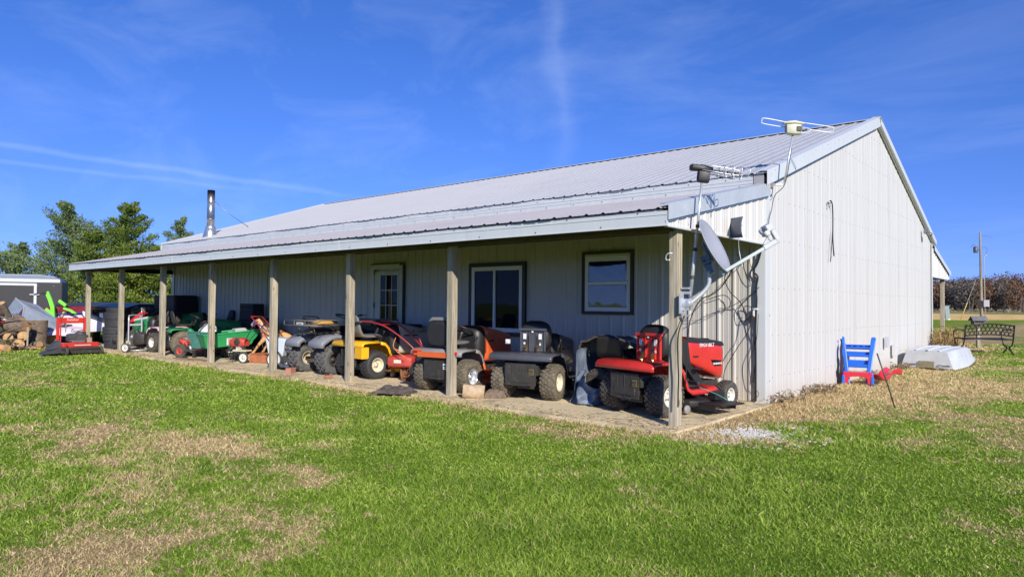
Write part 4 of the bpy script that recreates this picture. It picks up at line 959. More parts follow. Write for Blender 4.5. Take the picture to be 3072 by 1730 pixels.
# short log blocks, bricks
barkm = mat('grey_bark', (.17, .125, .09), .95, var=.45, vscale=14, bump=1.0, bscale=26)
barkl = mat('pale_peeled_wood', (.46, .34, .21), .9, var=.3, vscale=10, bump=.6, bscale=30)
cutw = mat('cut_wood', (.50, .30, .13), .85, var=.35, vscale=11, bump=.4, bscale=40)
def log_mb(r, l, seed=0, seg=16, lump_=.10, bend=0):
    b = MB(); rings = []
    for i in range(7):
        t = i/6; rr = [r*(1+lump_*nv_(math.cos(a)*1.3+seed, math.sin(a)*1.3, t*1.6)+.03*nv_(math.cos(a)*5, math.sin(a)*5+seed, t*5)) for a in [2*math.pi*k/seg for k in range(seg)]]
        rings.append([(-l/2+l*t, q*math.cos(2*math.pi*k/seg), q*math.sin(2*math.pi*k/seg)+bend*math.sin(t*3.14)) for k, q in enumerate(rr)])
    b.loft(rings, caps=False); b.mi = 1; b.add(rings[0], [tuple(range(seg))]); b.add(rings[-1], [tuple(range(seg-1, -1, -1))])
    return b
def log(label, loc, r, l, rz=0, ry=0, seed=0, group=None, m_=None, name='log', cat='log', rx=0, bend=0):
    o = log_mb(r, l, seed, bend=bend).build(name, [m_ or barkm, cutw]); o.location = loc; o.rotation_euler = (R(rx), R(ry), R(rz)); return tag(o, label, cat, group)
log('pale peeled log block lying at the foot of the second post from the corner', (-3.18, -2.46, .12), .098, .30, 40, 4, 3, m_=barkl)
o = MB(); o.loft([[(-.17, -.10, 0), (.16, -.11, 0), (.17, .10, 0), (-.16, .11, 0)], [(-.15, -.09, .07), (.12, -.09, .10), (.11, .08, .10), (-.14, .09, .08)], [(-.10, -.03, .12), (.06, -.05, .135), (.05, .04, .135), (-.09, .05, .12)]], smooth=False)
o = o.build('wood_wedge', mat('weathered_dark_wood', (.16, .115, .08), .9, var=.4, vscale=20, bump=.6), bev=.01); o.location = (-2.98, -2.22, .03); o.rotation_euler = (0, 0, R(40)); tag(o, 'dark weathered wood wedge between the pale log and the slate mower', 'wood block')
bk = mat('worn_brick', (.42, .17, .11), .9, var=.3, vscale=14, dust=.4, bump=.5)
for i, (x, y, rz, lb) in enumerate(((-7.92, -2.47, 30, 'chipped pink-red brick standing on the slab in front of the four-wheeler'), (-6.72, -2.46, 10, 'small pale brick lying on the slab edge left of the yellow mower'))):
    b = MB(); b.box((0, 0, .05 if i == 0 else .03), (.11, .19, .10) if i == 0 else (.09, .16, .05)); o = b.build('brick', bk, bev=.008); o.location = (x, y, SLAB); o.rotation_euler = (0, 0, R(rz)); tag(o, lb, 'brick')
# red rear-tine tiller next to the yellow mower, with tall red handles
t = thing('rotary_tiller', 'weathered red rotary tiller with tall curved red handlebars between yellow and orange mowers', 'tiller', (-5.55, -1.62, SLAB), 20)
b = MB(); b.loft([rring(-.34, .34, .26, .36, 12, 5), rring(-.30, .42, .22, .42, 12, 5), rring(.02, .46, .22, .44, 12, 5), rring(.14, .36, .22, .40, 12, 5)]); b.build('tine_shield', redd, t, bev=.005)
b = MB(); b.box((-.10, -.232, .33), (.14, .006, .06)); b.build('warning_label', whiter, t)
b = MB(); b.tube([(-.1, -.1, .25), (-.08, -.14, .1), (-.02, -.20, .03), (.15, -.24, .03)], .018, 7); b.tube([(.1, -.16, .24), (.16, -.26, .12), (.1, -.3, .05)], .014, 6); b.tube([(-.3, 0, .25), (-.42, -.08, .14), (-.3, -.12, .16)], .012, 6); b.box((-.05, -.06, .15), (.07, .07, .2)); b.build('tine_frame', rust, t)
b = MB()
for k in range(8): b.tube([(0, -.16+.05*k, .14), (.08*math.cos(k*.8), -.16+.05*k, .14+.10*math.sin(k*.8)), (.12*math.cos(k*.8+.5), -.14+.05*k, .14+.13*math.sin(k*.8+.5))], .008, 5)
b.build('tines', rust, t)
b = MB(); b.loft([rring(.2, .26, .2, .5, 12, 4), rring(.5, .3, .2, .56, 12, 4), rring(.66, .2, .25, .5, 12, 4)]); b.build('engine', engine, t, bev=.01)
maroon = mat('dark_red_tube', (.30, .02, .025), .35, coat=.3, var=.1)
b = MB()
for s in (1, -1):
    b.tube([(.3, s*.10, .40), (.05, s*.18, .66), (-.35, s*.26, .93), (-.72, s*.28, 1.0), (-.95, s*.28, .96)], .014, 7, 6)
b.tube([(-.45, -.26, .95), (-.45, .26, .95)], .010, 6); b.tube([(.42, -.2, .35), (.40, -.28, .6), (.34, -.28, .74)], .012, 6, 4); b.build('handlebar', maroon, t)
b = MB()
for s in (1, -1): b.tube([(-.78, s*.28, .995), (-.97, s*.28, .958)], .022, 8)
b.build('hand_grip', black, t)
b = MB(); b.tube([(-.1, -.30, .74), (-.12, -.34, .60), (-.02, -.36, .50), (.12, -.36, .42)], .006, 6, 5); b.tube([(-.12, -.34, .55), (.02, -.36, .53)], .008, 6); b.build('cable', mat('orange_cable', (.7, .25, .12), .5), t)
for s in (1, -1): wheel(t, (.36, s*.26, .18), .18, .10, .08, 'turf', engine, s, tyrem=rubc)
# snow-blower / push mower pair handles against the wall
for i, (x, y, rz, lb) in enumerate(((-4.9, -.75, 100, 'black push mower with dark red handle parked behind the orange mower'), (-8.9, -.62, 95, 'black push mower against the wall behind the four-wheeler'))):
    t = thing('push_mower', lb, 'lawn mower', (x, y, SLAB), rz)
    b = MB(); b.loft([rring(-.26, .34, .08, .20, 12, 5), rring(-.2, .48, .07, .24, 12, 5), rring(.2, .48, .07, .24, 12, 5), rring(.28, .34, .08, .2, 12, 5)]); b.build('deck', maroon if i == 0 else engine, t)
    b = MB(); b.loft([rring(-.12, .24, .24, .42, 12, 4), rring(.14, .24, .24, .40, 12, 4)]); b.lathe([(.0, .48), (.08, .47), (.09, .42)], 14, T(0, 0, -.01)); b.build('engine', engine, t, bev=.01)
    b = MB(); b.tube([(-.2, .22, .2), (-.65, .24, .72), (-.86, .24, 1.0), (-.88, .2, 1.03), (-.88, -.2, 1.03), (-.86, -.24, 1.0), (-.65, -.24, .72), (-.2, -.22, .2)], .012, 7); b.build('handlebar', maroon if i == 0 else black, t)
    for xx in (-.2, .22):
        for s in (1, -1): wheel(t, (xx, s*.26, .10), .10, .045, .06, 'road', greyp, s)

# ---- small tiller with white wheels
t = thing('garden_cultivator', 'small garden cultivator with red engine and two white wheels before the green cart', 'cultivator', (-10.62, -2.00, SLAB), 205)
for s in (1, -1): wheel(t, (-.12, s*.13, .12), .12, .045, .098, 'road', mat('cream_plastic_wheel', (.74, .70, .56), .5, dust=.1), s)
b = MB(); b.loft([rring(-.10, .20, .36, .50, 12, 4), rring(.0, .26, .34, .54, 12, 4), rring(.20, .26, .34, .54, 12, 4), rring(.28, .2, .36, .5, 12, 4)]); b.build('engine_cover', redd, t, bev=.006)
b = MB(); b.box((.12, -.135, .45), (.16, .02, .11)); b.lathe([(0, .03), (.07, .025), (.08, 0)], 14, T(.06, .12, .45) @ RX(-90)); b.build('engine', engine, t, bev=.008)
b = MB(); b.box((.33, 0, .45), (.03, .2, .15)); b.build('exhaust_guard', whiter, t, bev=.005)
b = MB(); b.box((.02, 0, .26), (.34, .20, .03)); b.box((.25, 0, .22), (.22, .05, .02)); b.build('shield', cream, t, bev=.004)
b = MB()
for s in (-1, 1):
    for k in range(8):
        a = k*.785; b.tube([(.22, s*.06+.012*k*s, .13), (.22+.09*math.cos(a), s*.06+.012*k*s, .13+.09*math.sin(a)), (.22+.12*math.cos(a+.5), s*.06+.012*k*s, .13+.12*math.sin(a+.5))], .008, 5)
b.tube([(.22, 0, .34), (.22, 0, .13)], .03, 8); b.build('tines', engine, t)
b = MB()
for s in (-1, 1): b.tube([(-.08, s*.07, .34), (-.13, s*.08, .50), (-.42, s*.18, .86), (-.52, s*.19, .90)], .010, 7, 5)
b.tube([(-.3, -.145, .72), (-.3, .145, .72)], .007, 6); b.build('handlebar', engine, t)
b = MB(); b.box((.0, 0, .09), (.52, .44, .17)); b.box((-.02, 0, .19), (.5, .40, .02)); o = b.build('steel_box', mat('orange_rust', (.38, .12, .045), .85, var=.3, vscale=9, dust=.2), bev=.01); o.location = (-10.35, -1.62, SLAB); o.rotation_euler = (0, 0, R(24)); tag(o, 'rusty orange steel box on the slab under the toy horse', 'box')
# ---- spring horse: one continuous skinned body
def skinned(name, verts, edges, radii, m_, parent=None, sub=2, root=0):
    me = bpy.data.meshes.new(name); me.from_pydata(verts, edges, []); me.materials.append(m_)
    o = bpy.data.objects.new(name, me); C.objects.link(o)
    if parent: o.parent = parent
    o.modifiers.new('skin', 'SKIN').use_smooth_shade = True
    for i, r in enumerate(radii):
        sv = me.skin_vertices[0].data[i]; sv.radius = r if isinstance(r, tuple) else (r, r); sv.use_root = (i == root)
    q = o.modifiers.new('sub', 'SUBSURF'); q.levels = sub; q.render_levels = sub
    return o
hm = ncloth('toy_horse_tan', (.44, .20, .07), (.66, .38, .16), 7, .5)
t = thing('toy_horse', 'tan plastic spring horse with dark mane hung by straps beside the fourth post', 'toy horse', (-10.15, -1.50, SLAB+.17), 206)
V_ = [(-.05, 0, .40), (-.30, 0, .42), (.18, 0, .42), (.30, 0, .55), (.38, 0, .70), (.47, 0, .73), (.62, 0, .62), (.40, .05, .79), (.40, -.05, .79),
      (.20, .09, .36), (.33, .12, .22), (.42, .12, .10), (.50, .12, .01), (.20, -.09, .36), (.30, -.12, .22), (.36, -.12, .10), (.42, -.12, .01),
      (-.34, .09, .36), (-.26, .12, .24), (-.42, .12, .12), (-.40, .12, .01), (-.34, -.09, .36), (-.24, -.12, .24), (-.38, -.12, .12), (-.34, -.12, .01), (-.42, 0, .44), (-.52, 0, .34), (-.55, 0, .2)]
E_ = [(0, 1), (0, 2), (2, 3), (3, 4), (4, 5), (5, 6), (4, 7), (4, 8), (2, 9), (9, 10), (10, 11), (11, 12), (2, 13), (13, 14), (14, 15), (15, 16), (1, 17), (17, 18), (18, 19), (19, 20), (1, 21), (21, 22), (22, 23), (23, 24), (1, 25), (25, 26), (26, 27)]
RD = [.115, .11, .12, .085, .06, .06, .035, .014, .014, .06, .035, .025, .03, .06, .035, .025, .03, .07, .045, .027, .03, .07, .045, .027, .03, .04, .03, .015]
skinned('body', V_, E_, RD, hm, t)
b = MB(); b.loft([[(.12, -.012, .56), (.12, .012, .56), (.16, .02, .52), (.16, -.02, .52)], [(.24, -.015, .70), (.24, .015, .70), (.27, .03, .62), (.27, -.03, .62)], [(.34, -.02, .82), (.34, .02, .82), (.38, .035, .76), (.38, -.035, .76)], [(.44, -.015, .83), (.44, .015, .83), (.46, .03, .77), (.46, -.03, .77)]]); b.build('mane', mat('dark_brown_mane', (.07, .035, .02), .7, var=.3), t)
b = MB(); b.loft([rring(-.22, .2, .48, .54, 10, 3), rring(-.05, .24, .46, .56, 10, 3), rring(.10, .18, .48, .58, 10, 3)]); b.build('saddle', mat('brown_saddle', (.28, .09, .03), .5), t)
b = MB(); b.tube([(.50, .062, .72), (.54, .058, .66), (.44, .07, .70), (.1, .16, .52)], .008, 5, 4); b.tube([(.52, .05, .76), (.53, .06, .64), (.52, 0, .60)], .008, 5, 3); b.build('bridle', mat('blue_strap', (.03, .09, .5), .5), t)
b = MB()
for a, c in (((.35, .14, .95), (-.25, .16, .05)), ((.30, .12, .25), (-.1, .14, .55)), ((.22, .13, .15), (.30, .13, .6)), ((-.1, .14, .62), (-.45, .14, .2))): b.tube([a, c], .006, 5)
b.build('strap', black, t)
b = MB(); b.tube([(-10.45, -1.55, 1.10), (-10.7, -1.4, 1.9), (-10.8, -1.3, 2.42)], .006, 5); b.tube([(-10.45, -1.55, 1.10), (-10.3, -1.56, .92)], .006, 5); b.tube([(-10.45, -1.55, 1.10), (-10.6, -1.62, .92)], .006, 5)
tag(b.build('hanging_rope', engine), 'thin dark rope hanging from the porch roof above the toy horse', 'rope')
# ---- green dump cart
t = thing('dump_cart', 'green poly dump cart with a bright sunlit side, left of the toy horse', 'cart', (-11.75, -1.75, SLAB), 76)
b = MB(); L_, W_ = 1.25, .80
lo = [(-L_/2+.08, -W_/2+.12, .27), (L_/2-.20, -W_/2+.12, .34), (L_/2-.20, W_/2-.12, .34), (-L_/2+.08, W_/2-.12, .27)]
hi = [(-L_/2, -W_/2, .56), (L_/2, -W_/2, .68), (L_/2, W_/2, .68), (-L_/2, W_/2, .56)]
ins = [(-L_/2+.03, -W_/2+.03, .56), (L_/2-.03, -W_/2+.03, .68), (L_/2-.03, W_/2-.03, .68), (-L_/2+.03, W_/2-.03, .56)]
li = [(-L_/2+.11, -W_/2+.14, .30), (L_/2-.22, -W_/2+.14, .37), (L_/2-.22, W_/2-.14, .37), (-L_/2+.11, W_/2-.14, .30)]
b.loft([lo, hi, ins, li], smooth=False); b.tube([hi[0], hi[1], hi[2], hi[3]], .018, 7, closed=True)
b.build('tub', mat('green_poly', (.015, .33, .10), .45, var=.12, vscale=5, dust=.12), t, bev=.012)
for s in (1, -1): wheel(t, (.1, s*.34, .19), .19, .10, .10, 'turf', whiter, s, tyrem=rubc)
b = MB(); b.tube([(.1, -.34, .19), (.1, .34, .19)], .016, 8); b.box((.1, 0, .25), (.9, .08, .05)); b.tube([(-.55, 0, .25), (-.95, 0, .20)], .02, 6); b.build('axle_frame', engine, t)
b = MB(); b.box((.1, -.05, .60), (.28, .26, .10)); o = b.build('plastic_box', mat('pale_grey_plastic', (.42, .44, .40), .5), bev=.02); o.location = (-11.75, -1.55, .08); o.rotation_euler = (0, R(-6), R(80)); tag(o, 'pale grey plastic box poking out of the green cart', 'box')
# teal bin, white sack beside the tractor wheel
t = thing('poly_bin', 'weathered teal open-topped bin behind the fifth post, right of the tractor wheel', 'bin', (-12.35, -1.95, SLAB), 20)
b = MB(); b.loft([[(-.30, -.22, .22), (.30, -.22, .22), (.30, .22, .22), (-.30, .22, .22)], [(-.36, -.28, .60), (.36, -.28, .60), (.36, .28, .60), (-.36, .28, .60)], [(-.33, -.25, .60), (.33, -.25, .60), (.33, .25, .60), (-.33, .25, .60)], [(-.28, -.20, .26), (.28, -.20, .26), (.28, .20, .26), (-.28, .20, .26)]], smooth=False); b.tube([(-.36, -.28, .60), (.36, -.28, .60), (.36, .28, .60), (-.36, .28, .60)], .016, 6, closed=True)
b.build('tub', mat('weathered_teal', (.05, .20, .16), .6, var=.3, vscale=12, dust=.2), t, bev=.01)
b = MB()
for x in (-.25, .25):
    for y in (-.18, .18): b.box((x, y, .11), (.05, .05, .22))
b.build('stand', engine, t)
def sack(u, v):
    a = u*2*math.pi; r = .20*math.sin(v*math.pi/2+.05)*(1+.3*nv_(math.cos(a)*2, math.sin(a)*2, v*3)); return (-12.75+r*math.cos(a)*1.3, -1.75+r*math.sin(a), .74+.10*math.cos(v*1.57)-.16*v+.02*nv_(a, v*8, 1))
cloth_surface(sack, 22, 8, 'plastic_sack', mat('white_plastic_sack', (.62, .64, .60), .5, var=.1), None, label='crumpled white plastic sack on the teal bin behind the fifth post', cat='sack')
# ---- wheeled edger in faded red
t = thing('wheeled_trimmer', 'faded red wheeled trimmer with two black-tyred wheels before the green tractor wheel', 'trimmer', (-12.75, -2.20, SLAB), 205)
for s, x in ((1, .0), (-1, .0)): wheel(t, (x, s*.31, .165), .165, .06, .075, 'road', redd, s, steer=0)
b = MB()
for s in (1, -1):
    b.loft([rring(-.12, .04, .26, .33, 8, 3, s*.22), rring(-.05, .08, .26, .42, 10, 3, s*.20), rring(.10, .14, .28, .46, 10, 3, s*.16), rring(.2, .06, .30, .40, 8, 3, s*.14)]); b.tube([(0, s*.29, .165), (.03, s*.24, .30)], .03, 8)
b.box((.05, 0, .34), (.16, .26, .06)); b.build('body', redd, t, bev=.006)
b = MB(); b.loft([rring(-.10, .12, .10, .26, 8, 3), rring(.12, .12, .16, .36, 8, 3)]); b.build('guard', steel, t)
b = MB(); b.tube([(0, .0, .36), (-.3, .05, .62), (-.62, .1, .86)], .012, 7); b.tube([(-.62, -.12, .86), (-.62, .3, .86)], .012, 7); b.build('handlebar', engine, t)
b = MB(); b.box((0, 0, .02), (1.15, .13, .025)); o = b.build('board', mat('brown_board', (.28, .17, .10), .85, var=.3)); o.location = (-11.95, -2.52, SLAB); o.rotation_euler = (0, 0, R(12)); tag(o, 'thin brown board lying flat on the slab by the fifth post', 'board')
# ---- pressure washer
t = thing('pressure_washer', 'pressure washer with silver tube handle frame and white wheels beside the second post from left', 'pressure washer', (-15.45, -2.42, SLAB), 32)
al = mat('silver_tube', (.62, .62, .64), .35, .5, dust=.08)
b = MB()
b.tube([(.0, -.24, .05), (.0, -.24, .80), (-.02, -.21, .90), (-.04, -.15, .94), (-.04, .15, .94), (-.02, .21, .90), (0, .24, .80), (0, .24, .05)], .020, 8, 3); b.tube([(0, -.24, .12), (0, .24, .12)], .016, 7); b.tube([(0, -.24, .05), (.32, -.22, .06), (.32, .22, .06), (0, .24, .05)], .016, 7); b.build('frame', al, t)
b = MB(); b.box((0, 0, .70), (.02, .42, .05)); b.build('handle_panel', stick, t)
b = MB(); b.loft([rring(.02, .24, .2, .46, 12, 4), rring(.16, .30, .18, .52, 12, 4), rring(.34, .24, .2, .48, 12, 4)]); b.lathe([(0, .06), (.05, .05), (.06, 0)], 12, T(.1, -.06, .5)); b.box((.02, .14, .35), (.14, .12, .10)); b.build('engine', engine, t, bev=.01)
b = MB(); b.box((.0, -.1, .40), (.012, .10, .06)); b.box((-.01, .05, .26), (.03, .18, .03)); b.build('data_plate', stick, t)
for s in (1, -1): wheel(t, (-.02, s*.31, .12), .12, .06, .085, 'road', whiter, s)
# ---- small red dirt bike behind the washer
t = thing('dirt_bike', 'small red dirt bike standing behind the pressure washer', 'motorbike', (-16.15, -1.55, SLAB), 215)
for x, r_ in ((-.45, .26), (.62, .28)): wheel(t, (x, 0, r_), r_, .08, r_-.07, 'turf', steel, 1)
b = MB(); b.loft([rring(-.15, .10, .66, .74, 10, 3), rring(.05, .20, .60, .84, 10, 3), rring(.28, .22, .58, .88, 10, 3), rring(.42, .12, .62, .84, 10, 3)]); b.loft([[(.36, -.08, .98), (.36, .08, .98), (.62, .06, .76), (.62, -.06, .76)], [(.50, -.08, 1.02), (.50, .08, 1.02), (.98, .05, .66), (.98, -.05, .66)]], smooth=False); b.loft([[(.2, -.16, .70), (.2, .16, .70), (.45, .16, .66), (.45, -.16, .66)], [(.30, -.15, .44), (.30, .15, .44), (.44, .13, .46), (.44, -.13, .46)]], smooth=False); b.build('bodywork', redp, t, bev=.01)
b = MB(); b.loft([rring(-.62, .10, .76, .80, 10, 3), rring(-.45, .16, .72, .80, 10, 3), rring(.0, .14, .70, .78, 10, 3)]); b.build('seat', vinylb, t)
b = MB()
for s in (1, -1): b.tube([(.62, s*.07, .28), (.44, s*.07, .98)], .018, 7)
b.tube([(-.45, 0, .26), (.0, 0, .35), (.35, 0, .40), (.42, 0, .85), (-.3, 0, .68), (-.45, 0, .26)], .022, 7); b.box((.12, 0, .42), (.26, .2, .24)); b.build('fork_and_frame', steel, t)
b = MB(); b.tube([(.30, -.36, 1.10), (.38, -.2, 1.08), (.43, 0, 1.0), (.38, .2, 1.08), (.30, .36, 1.10)], .012, 7, 4); b.build('handlebar', engine, t)
b = MB(); b.box((.47, 0, 1.06), (.02, .16, .12)); b.build('number_plate', stick, t)
# ---- black cabinet, drum, stacked dark boxes, chairs, dark car cover in the shade
t = thing('steel_cabinet', 'tall black metal cabinet at the left end of the barn wall', 'cabinet', (-17.75, -.45, SLAB))
b = MB(); b.box((0, 0, .76), (1.5, .65, 1.46)); b.build('carcass', mat('matt_black_paint', (.008, .008, .009), .6, var=.2), t, bev=.03)
for s in (1, -1):
    b = MB(); b.box((s*.36, -.335, .78), (.70, .015, 1.34)); d_ = b.build('door', mat('matt_black_paint', (.008, .008, .009), .6), t, bev=.006)
    b = MB(); b.box((s*.05, -.36, .85), (.015, .03, .14)); b.build('handle', steel, d_)
b = MB(); b.lathe([(0, 0), (.21, .01), (.24, .06), (.24, .50), (.20, .60), (.10, .65), (.08, .70), (.0, .70)], 22); o = b.build('gas_tank', mat('blue_black_enamel', (.02, .03, .06), .3, coat=.4)); o.location = (-12.35, -.42, SLAB+.22); tag(o, 'dark blue-black gas tank in the shade behind the green cart', 'gas tank')
b = MB(); b.box((0, 0, .11), (.6, .5, .22)); o = b.build('crate', engine, bev=.01); o.location = (-12.35, -.42, SLAB); tag(o, 'low black crate under the dark gas tank', 'crate')
for x, y, z, s, rz, lb in ((-13.1, -.45, 0, (.6, .5, .85), 5, 'large black box in the shade left of the gas tank'), (-13.15, -.45, .85, (.45, .42, .42), 18, 'tilted black box topmost on the large black box'), (-8.15, -.36, 0, (1.0, .5, .72), 0, 'long black box against the wall behind the four-wheeler'), (-8.0, -.36, .72, (.9, .4, .20), 4, 'flat black case on the long black box behind the four-wheeler'), (-7.2, -.34, 0, (.6, .45, .9), 0, 'black box between the long black box and the white door')):
    b = MB(); b.loft([[(-s[0]/2, -s[1]/2, 0), (s[0]/2, -s[1]/2, 0), (s[0]/2, s[1]/2, 0), (-s[0]/2, s[1]/2, 0)], [(-s[0]/2*.96, -s[1]/2*.96, s[2]), (s[0]/2*.96, -s[1]/2*.96, s[2]), (s[0]/2*.96, s[1]/2*.96, s[2]), (-s[0]/2*.96, s[1]/2*.96, s[2])]], smooth=False)
    b.box((0, -s[1]/2+.0, s[2]*.5), (s[0]*.7, .02, s[2]*.06)); b.box((0, -s[1]*.49, s[2]*.8), (s[0]*.9, .02, .02))
    o = b.build('storage_box', mat('dark_box', (.012, .012, .016), .5, var=.3), bev=.02); o.location = (x, y, z+SLAB); o.rotation_euler = (0, 0, R(rz)); tag(o, lb, 'box')
t = thing('bicycle', 'dark bicycle leaning on the wall behind the four-wheeler', 'bicycle', (-9.6, -.40, SLAB), 0, rx=-10)
for x in (-.5, .5): wheel(t, (x, 0, .31), .31, .045, .285, 'road', steel, -1, tyrem=rubc)
b = MB(); b.tube([(-.5, 0, .31), (-.1, 0, .30), (.36, 0, .74), (-.2, 0, .76), (-.5, 0, .31)], .016, 7); b.tube([(-.1, 0, .30), (-.22, 0, .86)], .014, 7); b.tube([(.5, 0, .31), (.36, 0, .74), (.34, 0, .96)], .016, 7); b.build('frame', maroon, t)
b = MB(); b.tube([(.24, -.28, 1.0), (.32, -.2, .98), (.36, 0, .95), (.32, .2, .98), (.24, .28, 1.0)], .012, 6); b.build('handlebar', engine, t)
b = MB(); b.loft([rring(-.34, .14, .86, .9, 8, 3), rring(-.2, .10, .86, .91, 8, 3), rring(-.08, .04, .87, .9, 8, 3)]); b.build('saddle', engine, t)
# ---- white bodied old mower half hidden by the fourth post
t = thing('reel_mower', 'white-bodied machine with spoked wheels half hidden behind the fourth post', 'mower', (-9.05, -1.85, SLAB), 30)
b = MB(); b.loft([[(-.34, -.17, .22), (-.02, -.2, .22), (-.02, .17, .22), (-.34, .17, .22)], [(-.42, -.18, .62), (.06, -.2, .58), (.06, .18, .58), (-.42, .18, .62)]], smooth=False); b.build('body', mat('pale_blue_white_plastic', (.56, .62, .66), .5, var=.1, dust=.12), t, bev=.02)
b = MB(); text_mesh(b, 'CUTS', .055, T(-.16, -.189, .30) @ RX(90), .003, bold=.002); b.build('lettering', engine, t)
b = MB(); b.loft([rring(.06, .36, .26, .52, 12, 4), rring(.28, .4, .26, .56, 12, 4), rring(.42, .3, .28, .5, 12, 4)]); b.build('engine_hood', greyp, t)
for s in (1, -1):
    for x in (-.16, .42):
        o = wheel(t, (x, s*.25, .17), .17, .04, .14, 'road', whiter, s, tyrem=rubc)
b = MB(); b.tube([(-.3, -.18, .5), (-.55, -.2, .85), (-.72, -.2, 1.02)], .012, 6); b.tube([(-.3, .18, .5), (-.55, .2, .85), (-.72, .2, 1.02)], .012, 6); b.tube([(-.72, -.2, 1.02), (-.72, .2, 1.02)], .014, 6); b.build('handlebar', maroon, t)
def sheetf(u, v): return (-.35+.7*u, -.3+.6*v, .05+.10*abs(nv_(u*3, v*3, .2))+.16*v*u)
o = cloth_surface(sheetf, 16, 12, 'rubber_sheet', mat('blue_grey_rubber', (.09, .10, .13), .6, var=.2), None, label='blue-grey rubber sheet on the slab beside the four-wheeler tyre', cat='sheet'); o.location = (-8.62, -2.05, SLAB); o.rotation_euler = (0, 0, R(10))

# ---- tyres: a stack of five wide ones, a narrow one on top, one leaning
tm = tyre_mb(.37, .205, .22, 'road', 44); tmesh = None
tx, ty = -17.18, -2.22
names_ = ['bottommost', 'second from the bottom', 'middle', 'second from the top of the wide ones', 'topmost wide one']
for k in range(5):
    if k == 0: o = tm.build('car_tyre', rubc); first = o
    else: o = first.copy(); C.objects.link(o)
    o.location = (tx+.02*math.sin(k*2.3), ty+.025*math.cos(k*1.9), .10+.198*k+SLAB); o.rotation_euler = (R(90), 0, R(k*50))
    tag(o, 'wide black tyre in the tyre stack, ' + names_[k], 'tyre', 'tyres stacked near the left end of the porch')
o = tyre_mb(.30, .13, .19, 'road', 36).build('car_tyre', rubc); o.location = (tx+.03, ty-.02, SLAB+.10*2+.198*4+.065-.002); o.rotation_euler = (R(90), 0, 0); tag(o, 'small narrow black tyre on top of the tyre stack', 'tyre', 'tyres stacked near the left end of the porch')
o = tyre_mb(.31, .17, .19, 'road', 40).build('car_tyre', rubc); o.location = (-16.70, -2.36, .30); o.rotation_euler = (R(-27), 0, R(12)); tag(o, 'grooved black tyre leaning against the tyre stack', 'tyre')

# ---- red walk-behind brush mower in front on the grass
t = thing('brush_mower', 'red walk-behind brush mower with upright red frame on the grass before the left end post', 'mower', (-15.85, -3.62, 0), 180)
# local: x away from the camera side, y along the deck width
b = MB(); b.loft([[(-.30, -.40, .20), (.26, -.40, .20), (.26, .40, .20), (-.30, .40, .20)], [(-.30, -.40, .285), (.26, -.40, .285), (.26, .40, .285), (-.30, .40, .285)]], smooth=False); b.box((-.22, 0, .293), (.12, .80, .02)); b.build('deck_top', redp, t, bev=.01)
b = MB(); b.box((0, 0, .11), (.58, .82, .15)); b.box((-.30, 0, .17), (.03, .86, .06)); b.build('deck_skirt', engine, t, bev=.01)
b = MB(); b.box((-.313, -.03, .245), (.004, .36, .018)); b.build('decal', whiter, t)
fr = lambda y, w_: b.box((0, y, .60), (.05, w_, .62))
b = MB(); b.box((.20, .37, .60), (.06, .06, .64)); b.box((.20, .31, .60), (.05, .02, .60)); b.box((.22, -.22, .60), (.05, .05, .64), T(0, 0, 0)); b.box((.20, .08, .84), (.05, .54, .14)); b.build('upright_frame', redp, t, bev=.006)
b = MB(); b.mi = 0; text_mesh(b, 'Swisher', .085, T(.172, .06, .86) @ RZ(-90) @ RX(90), .003, shear=.2); b.build('lettering', whiter, t)
b = MB(); b.loft([rring(-.14, .3, .30, .46, 12, 5), rring(-.10, .44, .30, .50, 12, 5), rring(.14, .44, .30, .52, 12, 5), rring(.18, .3, .32, .48, 12, 5)]); b.lathe([(.11, 0), (.11, .05), (.07, .07), (0, .07)], 14, T(-.0, -.08, .5)); b.box((-.12, .14, .44), (.06, .16, .1)); b.build('engine', mat('engine_dark_grey', (.045, .045, .05), .5, var=.2, dust=.3), t, bev=.008)
b = MB(); b.box((-.16, .02, .33), (.06, .28, .05)); b.mi = 1; b.box((-.14, -.22, .36), (.08, .10, .12)); b.build('muffler', [steel, mat('tan_filter', (.35, .26, .18), .8)], t, bev=.005)
b = MB(); b.tube([(.1, .0, .5), (.16, .05, .62), (.05, .1, .56), (.12, -.16, .6)], .010, 6, 4); b.tube([(.2, .2, .55), (.18, .2, .78)], .008, 6); b.build('linkage', steel, t)
b = MB(); b.loft([[(-.28, .40, .20), (.20, .40, .20), (.20, .40, .06), (-.28, .40, .06)], [(-.34, .80, .07), (.08, .80, .07), (.08, .80, .04), (-.34, .80, .04)]], smooth=False); b.loft([[(-.05, .38, .36), (.20, .38, .36), (.20, .40, .20), (-.2, .40, .20)], [(-.05, .44, .34), (.20, .44, .34), (.20, .66, .14), (-.2, .66, .14)]], smooth=False); b.build('discharge_chute', mat('dark_rubber', (.05, .05, .055), .7, var=.2), t, bev=.006)
for y in (.34, -.42): wheel(t, (-.40, y, .10), .10, .05, .05, 'road', engine, -1)
b = MB()
for y in (.34, -.42): b.tube([(-.40, y, .10), (-.38, y, .22), (-.28, y*.9, .26)], .014, 6)
b.build('caster_fork', engine, t)
for s in (1, -1): wheel(t, (.30, s*.36, .17), .17, .10, .08, 'turf', engine, s)
b = MB(); b.tube([(.20, .30, .9), (.5, .30, 1.0)], .014, 6); b.tube([(.20, -.22, .9), (.5, -.22, 1.0)], .014, 6); b.tube([(.5, .34, 1.0), (.5, -.26, 1.0)], .014, 6); b.build('handlebar', engine, t)
